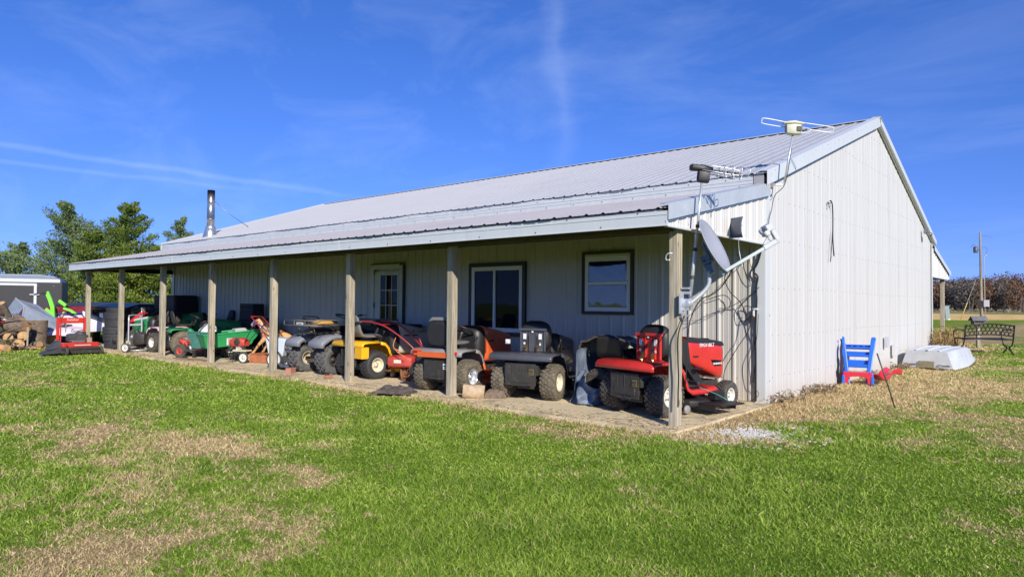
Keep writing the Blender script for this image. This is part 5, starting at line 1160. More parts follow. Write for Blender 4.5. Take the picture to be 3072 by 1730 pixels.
# ================================================================= ANTENNAS, DISH, CABLES
galv = mat('galvanised_pipe', (.62, .64, .66), .35, .55, var=.08, dust=.05)
dishm = mat('grey_dish_paint', (.30, .31, .35), .45, var=.05, dust=.08)
cablem = mat('black_cable', (.012, .012, .012), .5)
Rh = Vector((.756, .655, 0)); Fh = Vector((-.655, .756, 0))
# satellite dish on the corner post
t = thing('satellite_dish', 'grey oval satellite dish on a curved pipe bolted to the corner post', 'satellite dish')
foot = Vector((.075, -2.50, 1.36)); pe = foot+Rh*.25+Z*.28
b = MB(); b.tube([foot+Rh*.02, foot+Rh*.10+Z*.07, foot+Rh*.19+Z*.15, foot+Rh*.25+Z*.24, pe+Z*.10], .024, 12, 5); b.build('mast_pipe', mat('pale_grey_pipe', (.42, .44, .45), .4, .2), t)
b = MB(); b.box((0, 0, 0), (.012, .10, .22), T(.045, -2.55, 1.38)); b.box((0, 0, 0), (.09, .006, .13), T(.08, -2.535, 1.37)); b.box((0, 0, 0), (.09, .006, .13), T(.08, -2.465, 1.37)); b.lathe([(0, -.045), (.045, -.045), (.045, .045), (0, .045)], 14, T(.095, -2.50, 1.38) @ RX(90)); b.box((0, 0, 0), (.07, .08, .012), T(.07, -2.50, 1.25)); b.build('foot_bracket', galv, t, bev=.003)
nrm = (Rh*.83+Z*.50-Fh*.58).normalized(); up = (Z-nrm*Z.dot(nrm)).normalized(); sd = up.cross(nrm)
dc = pe+Rh*.03+Z*.36
D = Matrix(((sd.x, up.x, nrm.x, dc.x), (sd.y, up.y, nrm.y, dc.y), (sd.z, up.z, nrm.z, dc.z), (0, 0, 0, 1)))
b = MB(); rings = []
for k in range(9):
    q = k/8; r = .30*q; rings.append([(r*.90*math.cos(a), r*1.08*math.sin(a), .075*q*q-.03) for a in [2*math.pi*j/40 for j in range(40)]])
rings[0] = [(0.001*math.cos(a), .001*math.sin(a), -.03) for a in [2*math.pi*j/40 for j in range(40)]]
rings.append([(.306*.90*math.cos(a), .306*1.08*math.sin(a), .038) for a in [2*math.pi*j/40 for j in range(40)]])
b.loft(rings, M=D, caps=False); b.build('reflector', dishm, t, solid=.006)
b = MB(M=D); b.box((0, -.02, -.055), (.16, .20, .03)); b.box((0, -.10, -.10), (.10, .10, .10)); b.box((0, -.20, -.12), (.07, .12, .07)); b.tube([(-.02, -.12, -.1), (-.10, -.10, -.14)], .008, 6)
for x in (-.06, .06):
    for y in (-.09, .05): b.lathe([(0, .012), (.009, .01), (.009, 0)], 6, T(x, y, -.04))
b.build('back_bracket', mat('dark_blue_grey_metal', (.10, .13, .17), .4, .4), t, bev=.004)
a0 = dc-up*.30+nrm*.02; a1 = a0+(Rh*.86+Z*.51).normalized()*.66
d_ = (a1-a0).normalized(); s_ = d_.cross(Z).normalized(); u_ = s_.cross(d_)
A = Matrix(((d_.x, s_.x, u_.x, a0.x), (d_.y, s_.y, u_.y, a0.y), (d_.z, s_.z, u_.z, a0.z), (0, 0, 0, 1)))
b = MB(M=A); b.box((.27, 0, 0), (.60, .034, .034)); b.box((-.03, 0, .01), (.05, .05, .07)); b.build('feed_arm', mat('pale_green_grey_arm', (.42, .47, .44), .4, .2), t, bev=.004)
b = MB(M=A); b.box((.58, 0, 0), (.20, .05, .055)); b.box((.66, 0, .08), (.05, .06, .18)); b.box((.63, .0, .17), (.08, .16, .08)); b.box((.575, .03, .13), (.09, .05, .05))
b.build('feed_head', mat('light_grey_casting', (.50, .51, .52), .45), t, bev=.012)
b = MB(M=A); b.lathe([(0, 0), (.028, .0), (.034, .03), (.03, .055), (.0, .06)], 16, T(.60, -.02, .17) @ RY(-95)); b.lathe([(0, 0), (.028, .0), (.034, .03), (.03, .055), (.0, .06)], 16, T(.60, .06, .13) @ RY(-95)); b.build('feed_horn', mat('off_white_cap', (.62, .60, .56), .4), t)
# antenna mast on the corner post with a black antenna on top
t = thing('antenna', 'black outdoor antenna with wire loops on a leaning silver pole strapped to the corner post', 'antenna')
m0 = Vector((.095, -2.44, 1.44)); m1 = m0+Rh*.125+Z*1.28
b = MB(); b.tube([m0, m0.lerp(m1, .55)], .019, 12); b.tube([m0.lerp(m1, .5), m1], .0145, 12); b.build('mast', galv, t)
b = MB()
for q, r in ((.18, .024), (.42, .023), (.62, .021)):
    p = m0.lerp(m1, q); b.lathe([(r, -.018), (r, .018), (r-.006, .018), (r-.006, -.018)], 12, Matrix.Translation(p))
b.build('strap', engine, t)
b = MB(); b.box((.05, -2.46, 1.55), (.10, .05, .02)); b.box((.05, -2.46, 1.50), (.12, .02, .03)); b.build('mast_clamp', galv, t, bev=.003)
AN = Matrix.Translation(m1) @ RZ(40.9) @ RY(6)
b = MB(M=AN); b.loft([rring(-.05, .09, -.0, .13, 12, 5), rring(.07, .10, .0, .14, 12, 5)]); b.loft([rring(-.15, .06, .13, .18, 12, 5), rring(-.13, .10, .12, .19, 12, 5), rring(.0, .12, .125, .185, 12, 5), rring(.10, .08, .13, .175, 12, 5)])
for k in range(5): b.box((-.052, -.03+.015*k, .07), (.006, .006, .09))
b.build('housing', vinylb, t, bev=.004)
b = MB(M=AN); b.box((.24, 0, .14), (.36, .03, .03)); b.build('boom', engine, t)
b = MB(M=AN)
for k in range(4):
    x = .16+.085*k
    for s in (1, -1):
        b.tube([(x, 0, .14), (x+.02, s*.05, .19), (x+.05, s*.12, .19), (x+.06, s*.13, .15), (x+.04, s*.12, .10), (x+.01, s*.05, .10)], .005, 6, 3, closed=True)
b.tube([(-.05, -.06, .185), (.33, -.10, .16), (.37, -.10, .13), (.35, -.10, .10), (-.02, -.05, .13)], .006, 6, 3); b.tube([(-.05, .06, .185), (.33, .10, .16), (.37, .10, .13), (.35, .10, .10), (-.02, .05, .13)], .006, 6, 3)
b.build('wire_loop', galv, t)
# pale antenna on its own pole at the gable eave
t = thing('antenna', 'cream antenna with two long flat wire loops on a thin pole at the gable eave', 'antenna')
p0 = Vector((.22, .13, 3.04)); p1 = p0+Rh*.125+Z*.70
b = MB(); b.tube([(.05, .02, 3.04), (.14, .06, 3.035), (.20, .11, 3.035), tuple(p0+Z*.03)], .013, 8); b.tube([p0, p1], .013, 10); b.build('mast', galv, t)
b = MB(); b.box((.055, .01, 3.04), (.05, .13, .11)); b.box((.085, .02, 3.03), (.04, .06, .08)); b.build('wall_bracket', mat('rusty_grey_bracket', (.28, .24, .19), .7, .2, var=.3, dust=.4, dustcol=(.3, .12, .05)), t, bev=.004)
AN = Matrix.Translation(p1) @ RZ(40.9)
crm = mat('cream_plastic', (.56, .54, .40), .5, var=.08, dust=.1)
b = MB(M=AN); b.loft([rring(-.10, .09, .0, .13, 12, 5), rring(.0, .14, -.02, .14, 12, 5), rring(.10, .11, -.01, .13, 12, 5)]); b.loft([rring(-.14, .08, .135, .165, 12, 5), rring(.0, .16, .13, .175, 12, 5), rring(.14, .09, .125, .155, 12, 5)])
b.build('housing', crm, t, bev=.005)
b = MB(M=AN)
for k in range(3): b.box((-.105, -.01, .035+.03*k), (.006, .05, .012))
b.box((.06, -.075, .06), (.07, .012, .06)); b.build('vent', engine, t)
b = MB(M=AN)
for s, l in ((-1, .30), (1, .42)):
    z0 = .15; dz_ = -.20*l if s > 0 else .03
    b.tube([(s*.10, -.04, z0), (s*(.10+l), -.02, z0+dz_+.03), (s*(.10+l+.03), -.0, z0+dz_), (s*(.10+l), .02, z0+dz_-.035), (s*.08, .04, z0-.05)], .007, 7, 4)
b.tube([(.12, 0, .10), (.24, .02, .08), (.22, .02, .03), (.08, .01, .02)], .004, 5, 5)
b.build('wire_loop', mat('white_enamel_rod', (.80, .80, .76), .3), t)
# flat blue-grey panel aerial under the porch gable
t = thing('panel_antenna', 'flat blue-grey curved panel hanging on a rod at the porch gable', 'antenna', (.17, -1.33, 2.33), -44)
b = MB(); rg = []
for k in range(7):
    z = -.13+.25*k/6; c = .025*(1-(k/3-1)**2); rg.append([(-.17, -.012-c, z), (.17, -.012-c-.0, z-.02), (.17, -.004-c, z-.02), (-.17, -.004-c, z)])
b.loft(rg, smooth=False); b.build('panel', mat('blue_grey_panel', (.055, .075, .13), .35, var=.06), t)
b = MB(); b.tube([(.02, .0, -.1), (.0, .02, -.30), (.06, .04, -.50)], .004, 5, 3); b.tube([(-.0, -.01, 0), (-.06, .08, .02)], .010, 6); b.build('rod', galv, t)
def cable(name, label, pts, r=.0055, m_=None):
    b = MB(); b.tube(pts, r, 6, 6); return tag(b.build(name, m_ or cablem), label, 'cable')
cable('cable', 'black cable drooping from the dish feed arm to the corner post', [tuple(a0.lerp(a1, .18)), (.25, -1.9, 1.62), (.18, -2.02, 1.50), (.1, -2.2, 1.42), (.075, -2.38, 1.22), (.07, -2.44, 1.0), (.07, -2.47, .7), (.062, -2.48, .45)], .007)
cable('cable', 'thick black cable running down the outer face of the corner post', [(.062, -2.50, 1.26), (.05, -2.625, 1.05), (.045, -2.625, .8), (.05, -2.62, .6), (.046, -2.62, .4), (.045, -2.62, .26)], .008)
cable('cable', 'black cable curving from the dish down across the sunlit wall', [tuple(a0.lerp(a1, .2)), (-.05, -1.2, 1.72), (-.32, -.4, 1.55), (-.30, -.12, 1.42), (-.20, -.07, 1.2), (-.15, -.06, .98), (-.10, -.05, .7), (-.14, -.05, .3)], .006)
cable('cable', 'black cable looping low across the sunlit wall between dish and corner', [(-.795, -.07, 1.449), (-.594, -.07, 1.509), (-.496, -.07, 1.485), (-.453, -.07, 1.403), (-.496, -.07, 1.332), (-.631, -.07, 1.319)])
cable('cable', 'thick black cable bundle down the front wall beside the corner trim', [(-.02, -.06, 2.16), (-.033, -.06, 2.09), (-.074, -.06, 1.955), (-.131, -.06, 1.842), (-.072, -.06, 1.771), (-.085, -.06, 1.657), (-.09, -.06, 1.554), (-.085, -.06, 1.44), (-.095, -.06, 1.2), (-.10, -.06, .98), (-.10, -.05, .655), (-.10, -.05, .258), (-.10, -.05, .05)], .013)
cable('cable', 'tangled cable coil on the front wall beside the corner trim', [(-.05, -.06, 1.623), (-.178, -.06, 1.497), (-.307, -.06, 1.369), (-.355, -.06, 1.264), (-.307, -.06, 1.149), (-.189, -.07, 1.186), (-.119, -.08, 1.314), (-.212, -.07, 1.359), (-.271, -.06, 1.323), (-.212, -.06, 1.174), (-.12, -.05, 1.22), (-.09, -.05, 1.4)])
cable('cable', 'slack cable hanging diagonally above the red mower hood', [(-.08, -.15, 1.35), (-.118, -.15, 1.258), (-.167, -.15, 1.016), (-.327, -.15, .768), (-.517, -.12, .45), (-.55, -.07, .2)])
cable('cable', 'thin cable hanging down the wall and trailing into the dry grass', [(-.06, -.06, 1.25), (-.084, -.08, .861), (-.182, -.08, .579), (-.145, -.08, .292), (-.047, -.08, .156), (-.15, -.09, .06), (-.292, -.12, .045), (-.33, -.1, .05)], .004)
cable('cable', 'thin pale cable drooping across the wall behind the corner post', [(-.077, -.05, 1.577), (-.252, -.05, 1.474), (-.455, -.05, 1.356), (-.677, -.05, 1.259), (-.88, -.05, 1.159), (-1.168, -.05, 1.128)], .003, mat('grey_cable', (.12, .12, .12), .5))
cable('cable', 'black cable from the cream antenna pole down over the porch gable corner', [tuple(p1), tuple(p1.lerp(p0, .5)+Rh*.02), tuple(p0+Rh*.01), (.10, .12, 2.9), (.06, .10, 2.7), (.06, -.02, 2.5), (.07, -.06, 2.3), tuple(a1-d_*.05)], .005)
cable('cable', 'wiry cable criss-crossing the wall beneath the dish feed', [(-.292, -.07, 1.961), (-.197, -.07, 1.751), (-.104, -.07, 1.692), (-.139, -.07, 1.841), (-.186, -.07, 2.004), (-.174, -.07, 2.188)], .004)
t = thing('cable_splitter', 'small white cable splitter among the cables by the corner trim', 'splitter')
b = MB(); b.box((-.10, -.07, 1.32), (.07, .03, .025)); b.box((-.12, -.075, 1.26), (.02, .03, .09)); b.build('splitter_body', stick, t, bev=.003); b = MB(); b.box((-.13, -.075, 1.20), (.03, .035, .06)); b.build('connector', engine, t)
# cord hanging on the gable wall from a bolt
t = thing('cable', 'short dark cord hanging from a bolt high on the gable wall', 'cable')
b = MB(); b.lathe([(.0, .05), (.02, .05), (.02, 0)], 8, T(.02, 2.80, 3.12) @ RY(90)); b.tube([(.04, 2.80, 3.10), (.05, 2.83, 3.06), (.05, 2.78, 3.05)], .012, 6); b.build('bolt', steel, t)
b = MB(); b.tube([(.05, 2.80, 3.12), (.055, 2.86, 3.16), (.055, 2.95, 3.10), (.05, 3.00, 2.9), (.05, 3.0, 2.5), (.05, 3.06, 2.23)], .010, 7, 4); b.tube([(.05, 3.0, 2.75), (.05, 2.93, 2.4), (.05, 2.86, 2.12)], .007, 6, 4); b.build('strand', cablem, t)
b = MB(); b.box((.07, 6.75, .62), (.06, .11, .22)); b.box((.105, 6.75, .64), (.012, .08, .10)); tag(b.build('outlet_box', mat('pale_grey_box', (.48, .50, .54), .5), bev=.005), 'small grey outlet box on the gable wall above the white vent', 'outlet box')
b = MB(); b.box((.08, 7.46, .42), (.08, .20, .24)); 
for k in range(4): b.box((.125, 7.46, .34+.05*k), (.012, .16, .012))
tag(b.build('wall_vent', mat('white_vent', (.62, .62, .60), .5), bev=.005), 'white louvred vent low on the gable wall right of the outlet box', 'vent')
t = thing('flood_light', 'twin flood light under the rear slope of the gable', 'lamp', (.10, 10.8, 3.32)); b = MB(); b.box((0, 0, 0), (.05, .12, .12)); b.lathe([(.0, 0), (.03, 0), (.055, .10), (.05, .12), (0, .11)], 14, T(.03, -.02, -.05) @ RY(115)); b.lathe([(.0, 0), (.03, 0), (.055, .10), (.05, .12), (0, .11)], 14, T(.03, .06, -.05) @ RY(115) @ RX(-25)); b.build('lamp_housing', steel, t)
# hook on the corner post
b = MB(); b.tube([(-.03, -2.60, 1.93), (-.07, -2.63, 1.93), (-.10, -2.63, 1.90), (-.10, -2.62, 1.86), (-.06, -2.61, 1.86)], .008, 6, 3); tag(b.build('hook', galv), 'bent silver hook near the top of the corner post', 'hook')
# chimney on the far end of the roof
t = thing('chimney_pipe', 'tall shiny stove pipe with soot-darkened top on the far end of the roof', 'chimney', (-17.66, .54, 3.40))
def soot():
    M = bpy.data.materials.new('stainless_sooty'); M.use_nodes = True; tt = M.node_tree; b = tt.nodes['Principled BSDF']; b.inputs['Metallic'].default_value = .9; b.inputs['Roughness'].default_value = .28
    tc_ = N(tt, 'ShaderNodeTexCoord'); sp = N(tt, 'ShaderNodeSeparateXYZ'); tt.links.new(tc_.outputs['Object'], sp.inputs[0])
    r = N(tt, 'ShaderNodeValToRGB'); e = r.color_ramp; e.elements[0].position = 0; e.elements[0].color = (.55, .54, .52, 1); e.elements[1].position = 1; e.elements[1].color = (.02, .015, .01, 1)
    for p, c in ((.74, (.52, .50, .46, 1)), (.86, (.38, .30, .16, 1)), (.93, (.10, .08, .08, 1))): e.elements.new(p).color = c
    mr = N(tt, 'ShaderNodeMapRange', i={'From Max': 1.44}); tt.links.new(sp.outputs[2], mr.inputs[0]); tt.links.new(mr.outputs[0], r.inputs[0]); tt.links.new(r.outputs[0], b.inputs[0]); return M
b = MB(); b.lathe([(.114, .22), (.114, .52), (.118, .52), (.118, .54), (.114, .54), (.114, 1.05), (.118, 1.06), (.114, 1.08), (.114, 1.44), (.106, 1.44), (.106, .3)], 28); b.build('flue', soot(), t)
b = MB(); b.lathe([(.24, -.08), (.21, .05), (.155, .22), (.17, .24), (.12, .32), (.112, .33)], 28); b.build('storm_collar', mat('stainless', (.60, .60, .58), .3, .85, var=.1), t)
b = MB(); b.tube([(.10, .04, 1.12), (.30, .45, .72), (.45, 1.05, .33)], .010, 6); b.build('guy_wire', steel, t)

# ================================================================= RIGHT-HAND SIDE
bluep = mat('blue_plastic', (.012, .13, .58), .38, var=.06, dust=.05, coat=.2)
redpl = mat('red_plastic', (.62, .02, .04), .38, var=.06, dust=.08, coat=.2)
t = thing('toddler_slide', 'blue plastic ladder with a red slide lying in dry grass beside the gable wall', 'slide', (.30, 3.55, .03), 14)
# local: x right, y away; the ladder leans away from the camera
def side_rail(s):
    b = MB(); rings = []
    for k, (z, x, w_, dp) in enumerate(((0, .155, .05, .20), (.12, .165, .05, .18), (.30, .185, .05, .15), (.50, .21, .055, .14), (.65, .235, .06, .13), (.74, .245, .06, .11), (.80, .25, .05, .05))):
        yb = z*.32; w_ *= 1.35; rings.append([(s*x-w_/2, yb-dp/2, z), (s*x+w_/2, yb-dp/2, z), (s*x+w_/2, yb+dp/2, z), (s*x-w_/2, yb+dp/2, z)])
    b.loft(rings, smooth=False); return b
for s in (-1, 1): side_rail(s).build('ladder_rail', bluep, t, bev=.014)
for z, w_, h_ in ((.30, .34, .13), (.475, .38, .09), (.61, .42, .07)):
    b = MB(); b.box((0, z*.32, z), (w_, .12, h_*.45)); b.box((0, z*.32+.045, z+h_*.25), (w_, .03, h_)); b.build('step', bluep, t, bev=.012)
b = MB(); b.box((0, .21, .655), (.44, .03, .02)); b.box((0, .205, .59), (.40, .03, .02))
for k in range(5): b.box((-.19+.095*k, .208, .622), (.03, .03, .05))
b.build('hand_rail', bluep, t, bev=.005)
def arc_panel(b, x0, x1, y0, y1, z0, z1, n=12, th=.03, inner=.0):
    pass
b = MB()   # red hood under the ladder with an arched mouth
out_ = [(-.235, 0), (-.23, .18), (-.215, .205), (.215, .205), (.23, .18), (.235, 0)]
inn = [(.15, 0), (.145, .09), (.11, .125), (0, .135), (-.11, .125), (-.145, .09), (-.15, 0)]
b.prism(out_+inn, (-.16, .12)); b.build('arched_base', redpl, t, bev=.008)
for s in (-1, 1):
    b = MB(); b.loft([[(s*.20, -.18, 0), (s*.25, -.18, 0), (s*.25, .02, 0), (s*.20, .02, 0)], [(s*.20, -.17, .13), (s*.245, -.17, .13), (s*.245, .0, .16), (s*.20, .0, .16)], [(s*.20, -.12, .20), (s*.24, -.12, .20), (s*.24, -.02, .22), (s*.20, -.02, .22)]], smooth=False); b.build('foot', bluep, t, bev=.012)
b = MB(); rings = []   # red chute running off to the right and back
P_ = [(.24, -.02, .17, .15), (.30, .10, .10, .15), (.36, .26, .06, .13), (.42, .42, .08, .12), (.48, .58, .15, .13), (.56, .74, .17, .15), (.62, .90, .12, .15)]
for x, y, z, w_ in P_:
    c = Vector((x, y, z)); lat = Vector((.66, -.75, 0)); rings.append([tuple(c-lat*w_+Z*.075), tuple(c-lat*w_*.86+Z*.0), tuple(c+lat*w_*.86), tuple(c+lat*w_+Z*.075)])
b.loft(rings, closed=False, caps=False, smooth=False); b.build('chute', redpl, t, solid=.016, bev=.004)
# black silhouette board leaning on the wall behind the slide
b = MB(); rings = []
for k in range(13):
    z = .80*k/12; w_ = .10*(1-.75*(k/12)**1.5)+.018*math.sin(k*2.1); c = 3.42+.03*math.sin(k*1.3); rings.append([(.085-.03*k/12, c-w_, z), (.085-.03*k/12, c+w_, z), (.099-.03*k/12, c+w_, z), (.099-.03*k/12, c-w_, z)])
b.loft(rings, smooth=False); tag(b.build('cutout_board', mat('dark_plum_paint', (.035, .022, .03), .6)), 'dark ragged cutout board leaning on the gable wall left of the slide', 'board')
# steel rod
b = MB(); b.tube([(1.44, .88, -.05), (1.34, .78, .38), (1.245, .70, .745)], .0095, 8); tag(b.build('steel_rod', mat('dark_steel_rod', (.09, .085, .08), .5, .5)), 'thin dark steel rod stuck leaning in the lawn near the slide', 'rod')
# upside-down aluminium jon boat
t = thing('jon_boat', 'upside-down pale aluminium flat-bottomed boat lying against the rear of the gable wall', 'boat', (.60, 7.95, .02), 84)
alum = mat('pale_aluminium_paint', (.60, .62, .63), .45, .15, var=.12, vscale=4, dust=.12)
b = MB(); rings = []; LB = 2.5
st = [(0, .52, .40, .38), (.5, .54, .43, .41), (1.1, .53, .42, .41), (1.7, .47, .37, .37), (2.2, .40, .31, .27), (LB, .34, .26, .13)]
for x, wg, wb, h in st:
    tz = terrain(0, 8.0+x)
    rings.append([(x, -wg, tz+.0), (x, -wg*.97, tz+.05), (x, -wb*1.08, tz+h*.62), (x, -wb, tz+h), (x, -wb*.62, tz+h+.004), (x, -wb*.60, tz+h+.022), (x, -wb*.54, tz+h+.022), (x, -wb*.52, tz+h+.004), (x, -.035, tz+h+.006), (x, -.02, tz+h+.026), (x, .02, tz+h+.026), (x, .035, tz+h+.006), (x, wb*.52, tz+h+.004), (x, wb*.54, tz+h+.022), (x, wb*.60, tz+h+.022), (x, wb*.62, tz+h+.004), (x, wb, tz+h), (x, wb*1.08, tz+h*.62), (x, wg*.97, tz+.05), (x, wg, tz+.0)])
b.loft(rings, closed=False, caps=False, smooth=False); b.build('hull', alum, t, solid=.008, bev=.004)
b = MB(); b.loft([[(-.004, -.515, .015), (-.004, .515, .015), (-.004, .395, .38), (-.004, -.395, .38)], [(.012, -.515, .015), (.012, .515, .015), (.012, .395, .38), (.012, -.395, .38)]], smooth=False); b.build('transom', alum, t, bev=.004)
b = MB(); b.box((-.02, .0, .09), (.035, .30, .15)); b.build('motor_board', mat('grey_green_wood', (.24, .21, .12), .85, var=.3), t, bev=.006)
for y in (-.33, .33):
    b = MB(); b.tube([(-.01, y-.12, .075), (-.035, y-.08, .09), (-.04, y, .08), (-.035, y+.08, .09), (-.01, y+.12, .075)], .009, 6, 3); b.build('handle', black, t)
b = MB(); b.tube([(x, -wg-.004, terrain(0, 8.0+x)+.02) for x, wg, wb, h in st], .014, 6); b.tube([(x, wg+.004, terrain(0, 8.0+x)+.02) for x, wg, wb, h in st], .014, 6); b.tube([(x, -wb*1.09, terrain(0, 8.0+x)+h*.60) for x, wg, wb, h in st], .009, 6); b.build('gunwale', alum, t)
# dry stalks behind the boat, at the wall foot
def dry_plant(name, label, c, n, h, spread, seed, col, cat='plant'):
    rd = random.Random(seed); b = MB()
    for i in range(n):
        a = rd.uniform(0, 6.28); r = spread*rd.random()**.6; x, y = c[0]+r*math.cos(a)*.7, c[1]+r*math.sin(a)*1.3; z0 = terrain(x, y)
        l = h*rd.uniform(.4, 1.1); la = rd.uniform(0, 6.28); ln = l*rd.uniform(.1, .7)
        p = [Vector((x, y, z0)), Vector((x+.3*ln*math.cos(la), y+.3*ln*math.sin(la), z0+l*.6)), Vector((x+ln*math.cos(la), y+ln*math.sin(la), z0+l*.9))]
        w_ = .008; u = Vector((math.cos(la+1.57), math.sin(la+1.57), 0))*w_
        b.add([p[0]-u, p[0]+u, p[1]+u*.8, p[1]-u*.8, p[2]], [(0, 1, 2, 3), (3, 2, 4)])
        for q in range(3):
            m_ = p[1].lerp(p[2], q/3); d2 = Vector((rd.uniform(-1, 1), rd.uniform(-1, 1), rd.uniform(-.6, .5)))*.07; w2 = Vector((-d2.y, d2.x, .02))*.3
            b.add([m_, m_+d2*.5+w2, m_+d2, m_+d2*.5-w2], [(0, 1, 2, 3)])
    return tag(b.build(name, col), label, cat)
straw = mat('dry_stalks', (.42, .29, .12), .9, var=.45, vscale=7)
straw2 = mat('dead_weeds', (.26, .18, .10), .95, var=.5, vscale=9)
dry_plant('dry_plant', 'tall straw-coloured dead plant at the rear wall corner behind the boat', (.30, 12.3), 260, .75, .5, 1, straw)
dry_plant('dry_plant', 'brown dead weeds against the gable wall left of the boat', (.14, 9.5), 160, .38, .45, 2, straw2)
for i, (y, n, lb) in enumerate(((.5, 60, 'sparse brown weeds at the foot of the gable wall nearest the barn corner'), (2.0, 70, 'sparse brown weeds at the gable wall foot left of the slide'), (5.2, 80, 'sparse brown weeds at the gable wall foot right of the slide'), (7.4, 60, 'low brown weeds at the gable wall foot under the white vent'))):
    dry_plant('weeds', lb, (.10, y), n, .16, .45, 10+i, straw2)
# garden bench seen from behind
blackm = mat('black_wrought_metal', (.012, .011, .012), .35, .4, dust=.05, coat=.2)
t = thing('garden_bench', 'black metal garden bench with honeycomb back, beyond the white boat', 'bench', (1.36, 11.55, terrain(0, 11.6)-.02), 38)
WB = .60
b = MB()   # back: arched frame with pierced lattice
zb = lambda x: .50+.045*(1-(x/WB)**2); ztp = lambda x: .76+.055*(1-(x/WB)**2)
yy = lambda z: -.16*(z-.45)
xs = [-WB+2*WB*k/16 for k in range(17)]
b.tube([(x, yy(zb(x)), zb(x)) for x in xs], .014, 6); b.tube([(x, yy(ztp(x)), ztp(x)) for x in xs], .018, 6); b.build('back_frame', blackm, t)
b = MB()
for r_ in range(3):
    for c in range(11):
        x = -.53+.106*c+(.058 if r_ % 2 else 0)
        if abs(x) > WB-.04: continue
        z = zb(x)+(ztp(x)-zb(x))*(r_+.5)/3
        b.tube([(x+.048*math.cos(a), yy(z), z+.046*math.sin(a)) for a in [math.pi*k/4+.39 for k in range(8)]], .0085, 5, closed=True)
b.build('back_lattice', blackm, t)
b = MB(); b.tube([(-WB, .0, .42), (WB, 0, .42), (WB, .42, .43), (-WB, .42, .43)], .015, 6, closed=True)
for k in range(9): b.box((0, .03+.045*k, .425), (2*WB, .022, .012))
b.build('seat', blackm, t)
for s in (-1, 1):
    b = MB(); x = s*WB
    b.tube([(x, yy(.78), .79), (x, yy(.6), .60), (x, .0, .42), (x, .06, .26), (x, .16, .2), (x, -.06, .0)], .017, 7, 4); b.tube([(x, .42, .42), (x, .36, .26), (x, .24, .2), (x, .46, .0)], .017, 7, 4); b.tube([(x, .02, .30), (x, .2, .18), (x, .40, .30)], .012, 6, 4)
    b.build('leg', blackm, t)
    b = MB(); b.tube([(x, yy(.64), .64), (x, .2, .66), (x, .40, .64), (x, .46, .56), (x, .44, .44)], .015, 7, 4); b.build('armrest', blackm, t)
# little house-shaped box on a post behind the bench
hx, hy = .84, 14.2
t = thing('bird_house', 'small weathered birdhouse with red end on a post behind the bench', 'birdhouse', (hx, hy, .14), 30)
b = MB(); b.box((0, 0, .34), (.085, .085, .74)); b.build('post', postm, t)
b = MB(); b.box((0, 0, .80), (.30, .22, .15)); b.build('box', mat('grey_weathered_box', (.16, .15, .13), .85, var=.3), t, bev=.003)
b = MB(); b.box((.153, 0, .80), (.008, .215, .15)); b.prism([(-.11, .875), (.11, .875), (0, .965)], .008, T(.153, 0, 0) @ RZ(90)); b.build('end_wall', mat('faded_red_board', (.40, .12, .07), .8, var=.2), t)
b = MB()
for s in (-1, 1): b.loft([[(-.20, s*.15, .85), (.20, s*.15, .85), (.20, s*.15, .87), (-.20, s*.15, .87)], [(-.20, 0, .965), (.20, 0, .965), (.20, 0, .985), (-.20, 0, .985)]], smooth=False)
b.build('roof', mat('grey_shingle', (.15, .14, .15), .9, var=.3), t)
b = MB(); b.box((-.02, -.113, .83), (.22, .006, .05)); b.build('opening', void, t)
# utility pole far behind
t = thing('utility_pole', 'tall weathered utility pole with transformer and meter boxes beyond the lawn', 'utility pole', (-9.3, 107.1, 0), 0, ry=-.6)
b = MB(); b.lathe([(.20, 0), (.18, 3), (.15, 8), (.12, 12.1), (0, 12.1)], 12); b.build('shaft', wood_material('pole_wood', (.14, .12, .08), (.34, .31, .22), .2), t)
b = MB(); b.lathe([(0, 0), (.28, 0), (.30, .1), (.30, .8), (.2, .9), (0, .9)], 14, T(-.55, 0, 9.2)); b.tube([(-.5, 0, 10.1), (-.8, 0, 10.4), (-1.1, 0, 10.0)], .03, 5, 3); b.tube([(-.45, 0, 9.6), (0, 0, 9.6)], .05, 5); b.build('transformer', mat('dark_grey_enamel', (.08, .10, .12), .5), t)
b = MB(); b.tube([(.42, 0, .0), (.42, 0, 8.6), (.5, 0, 8.9), (.75, 0, 8.75)], .055, 7); b.build('conduit', al, t)
b = MB(); b.box((.62, -.2, 2.0), (.62, .3, .95)); b.build('meter_box', mat('pale_box', (.55, .55, .56), .5), t, bev=.02)
b = MB(); b.box((-.12, -.3, 1.9), (.5, .3, 1.0)); b.build('switch_box', engine, t)
b = MB(); b.tube([(.1, 0, 11.6), (.9, 0, 11.5), (1.4, 0, 11.2)], .02, 5, 3); b.tube([(.1, 0, 9.9), (.6, 0, 9.9), (.8, 0, 9.5), (.6, 0, 8.8)], .03, 5, 3); b.build('bracket', steel, t)
b = MB()
t2 = thing('utility_pedestal', 'leaning grey-green pedestal cabinet at the edge of the stubble field', 'utility box', (-9.1, 77.5, 0), 20, ry=-4)
b = MB(); b.box((0, 0, .85), (.42, .4, 1.35)); b.box((0, 0, 1.55), (.6, .5, .06)); b.build('cabinet', mat('grey_green_enamel', (.30, .36, .34), .5), t2, bev=.02)
b = MB(); b.box((.1, -.05, .1), (.25, .2, .4)); b.build('base', stick, t2)
t3 = thing('guy_wire', 'guy wire with a yellow guard slanting up beside the pedestal cabinet', 'guy wire', (-8.25, 80, 0))
b = MB(); b.tube([(0, 0, 0), (.62, .05, 1.9)], .035, 6); b.build('guard', mat('yellow_guard', (.75, .55, .10), .5), t3)
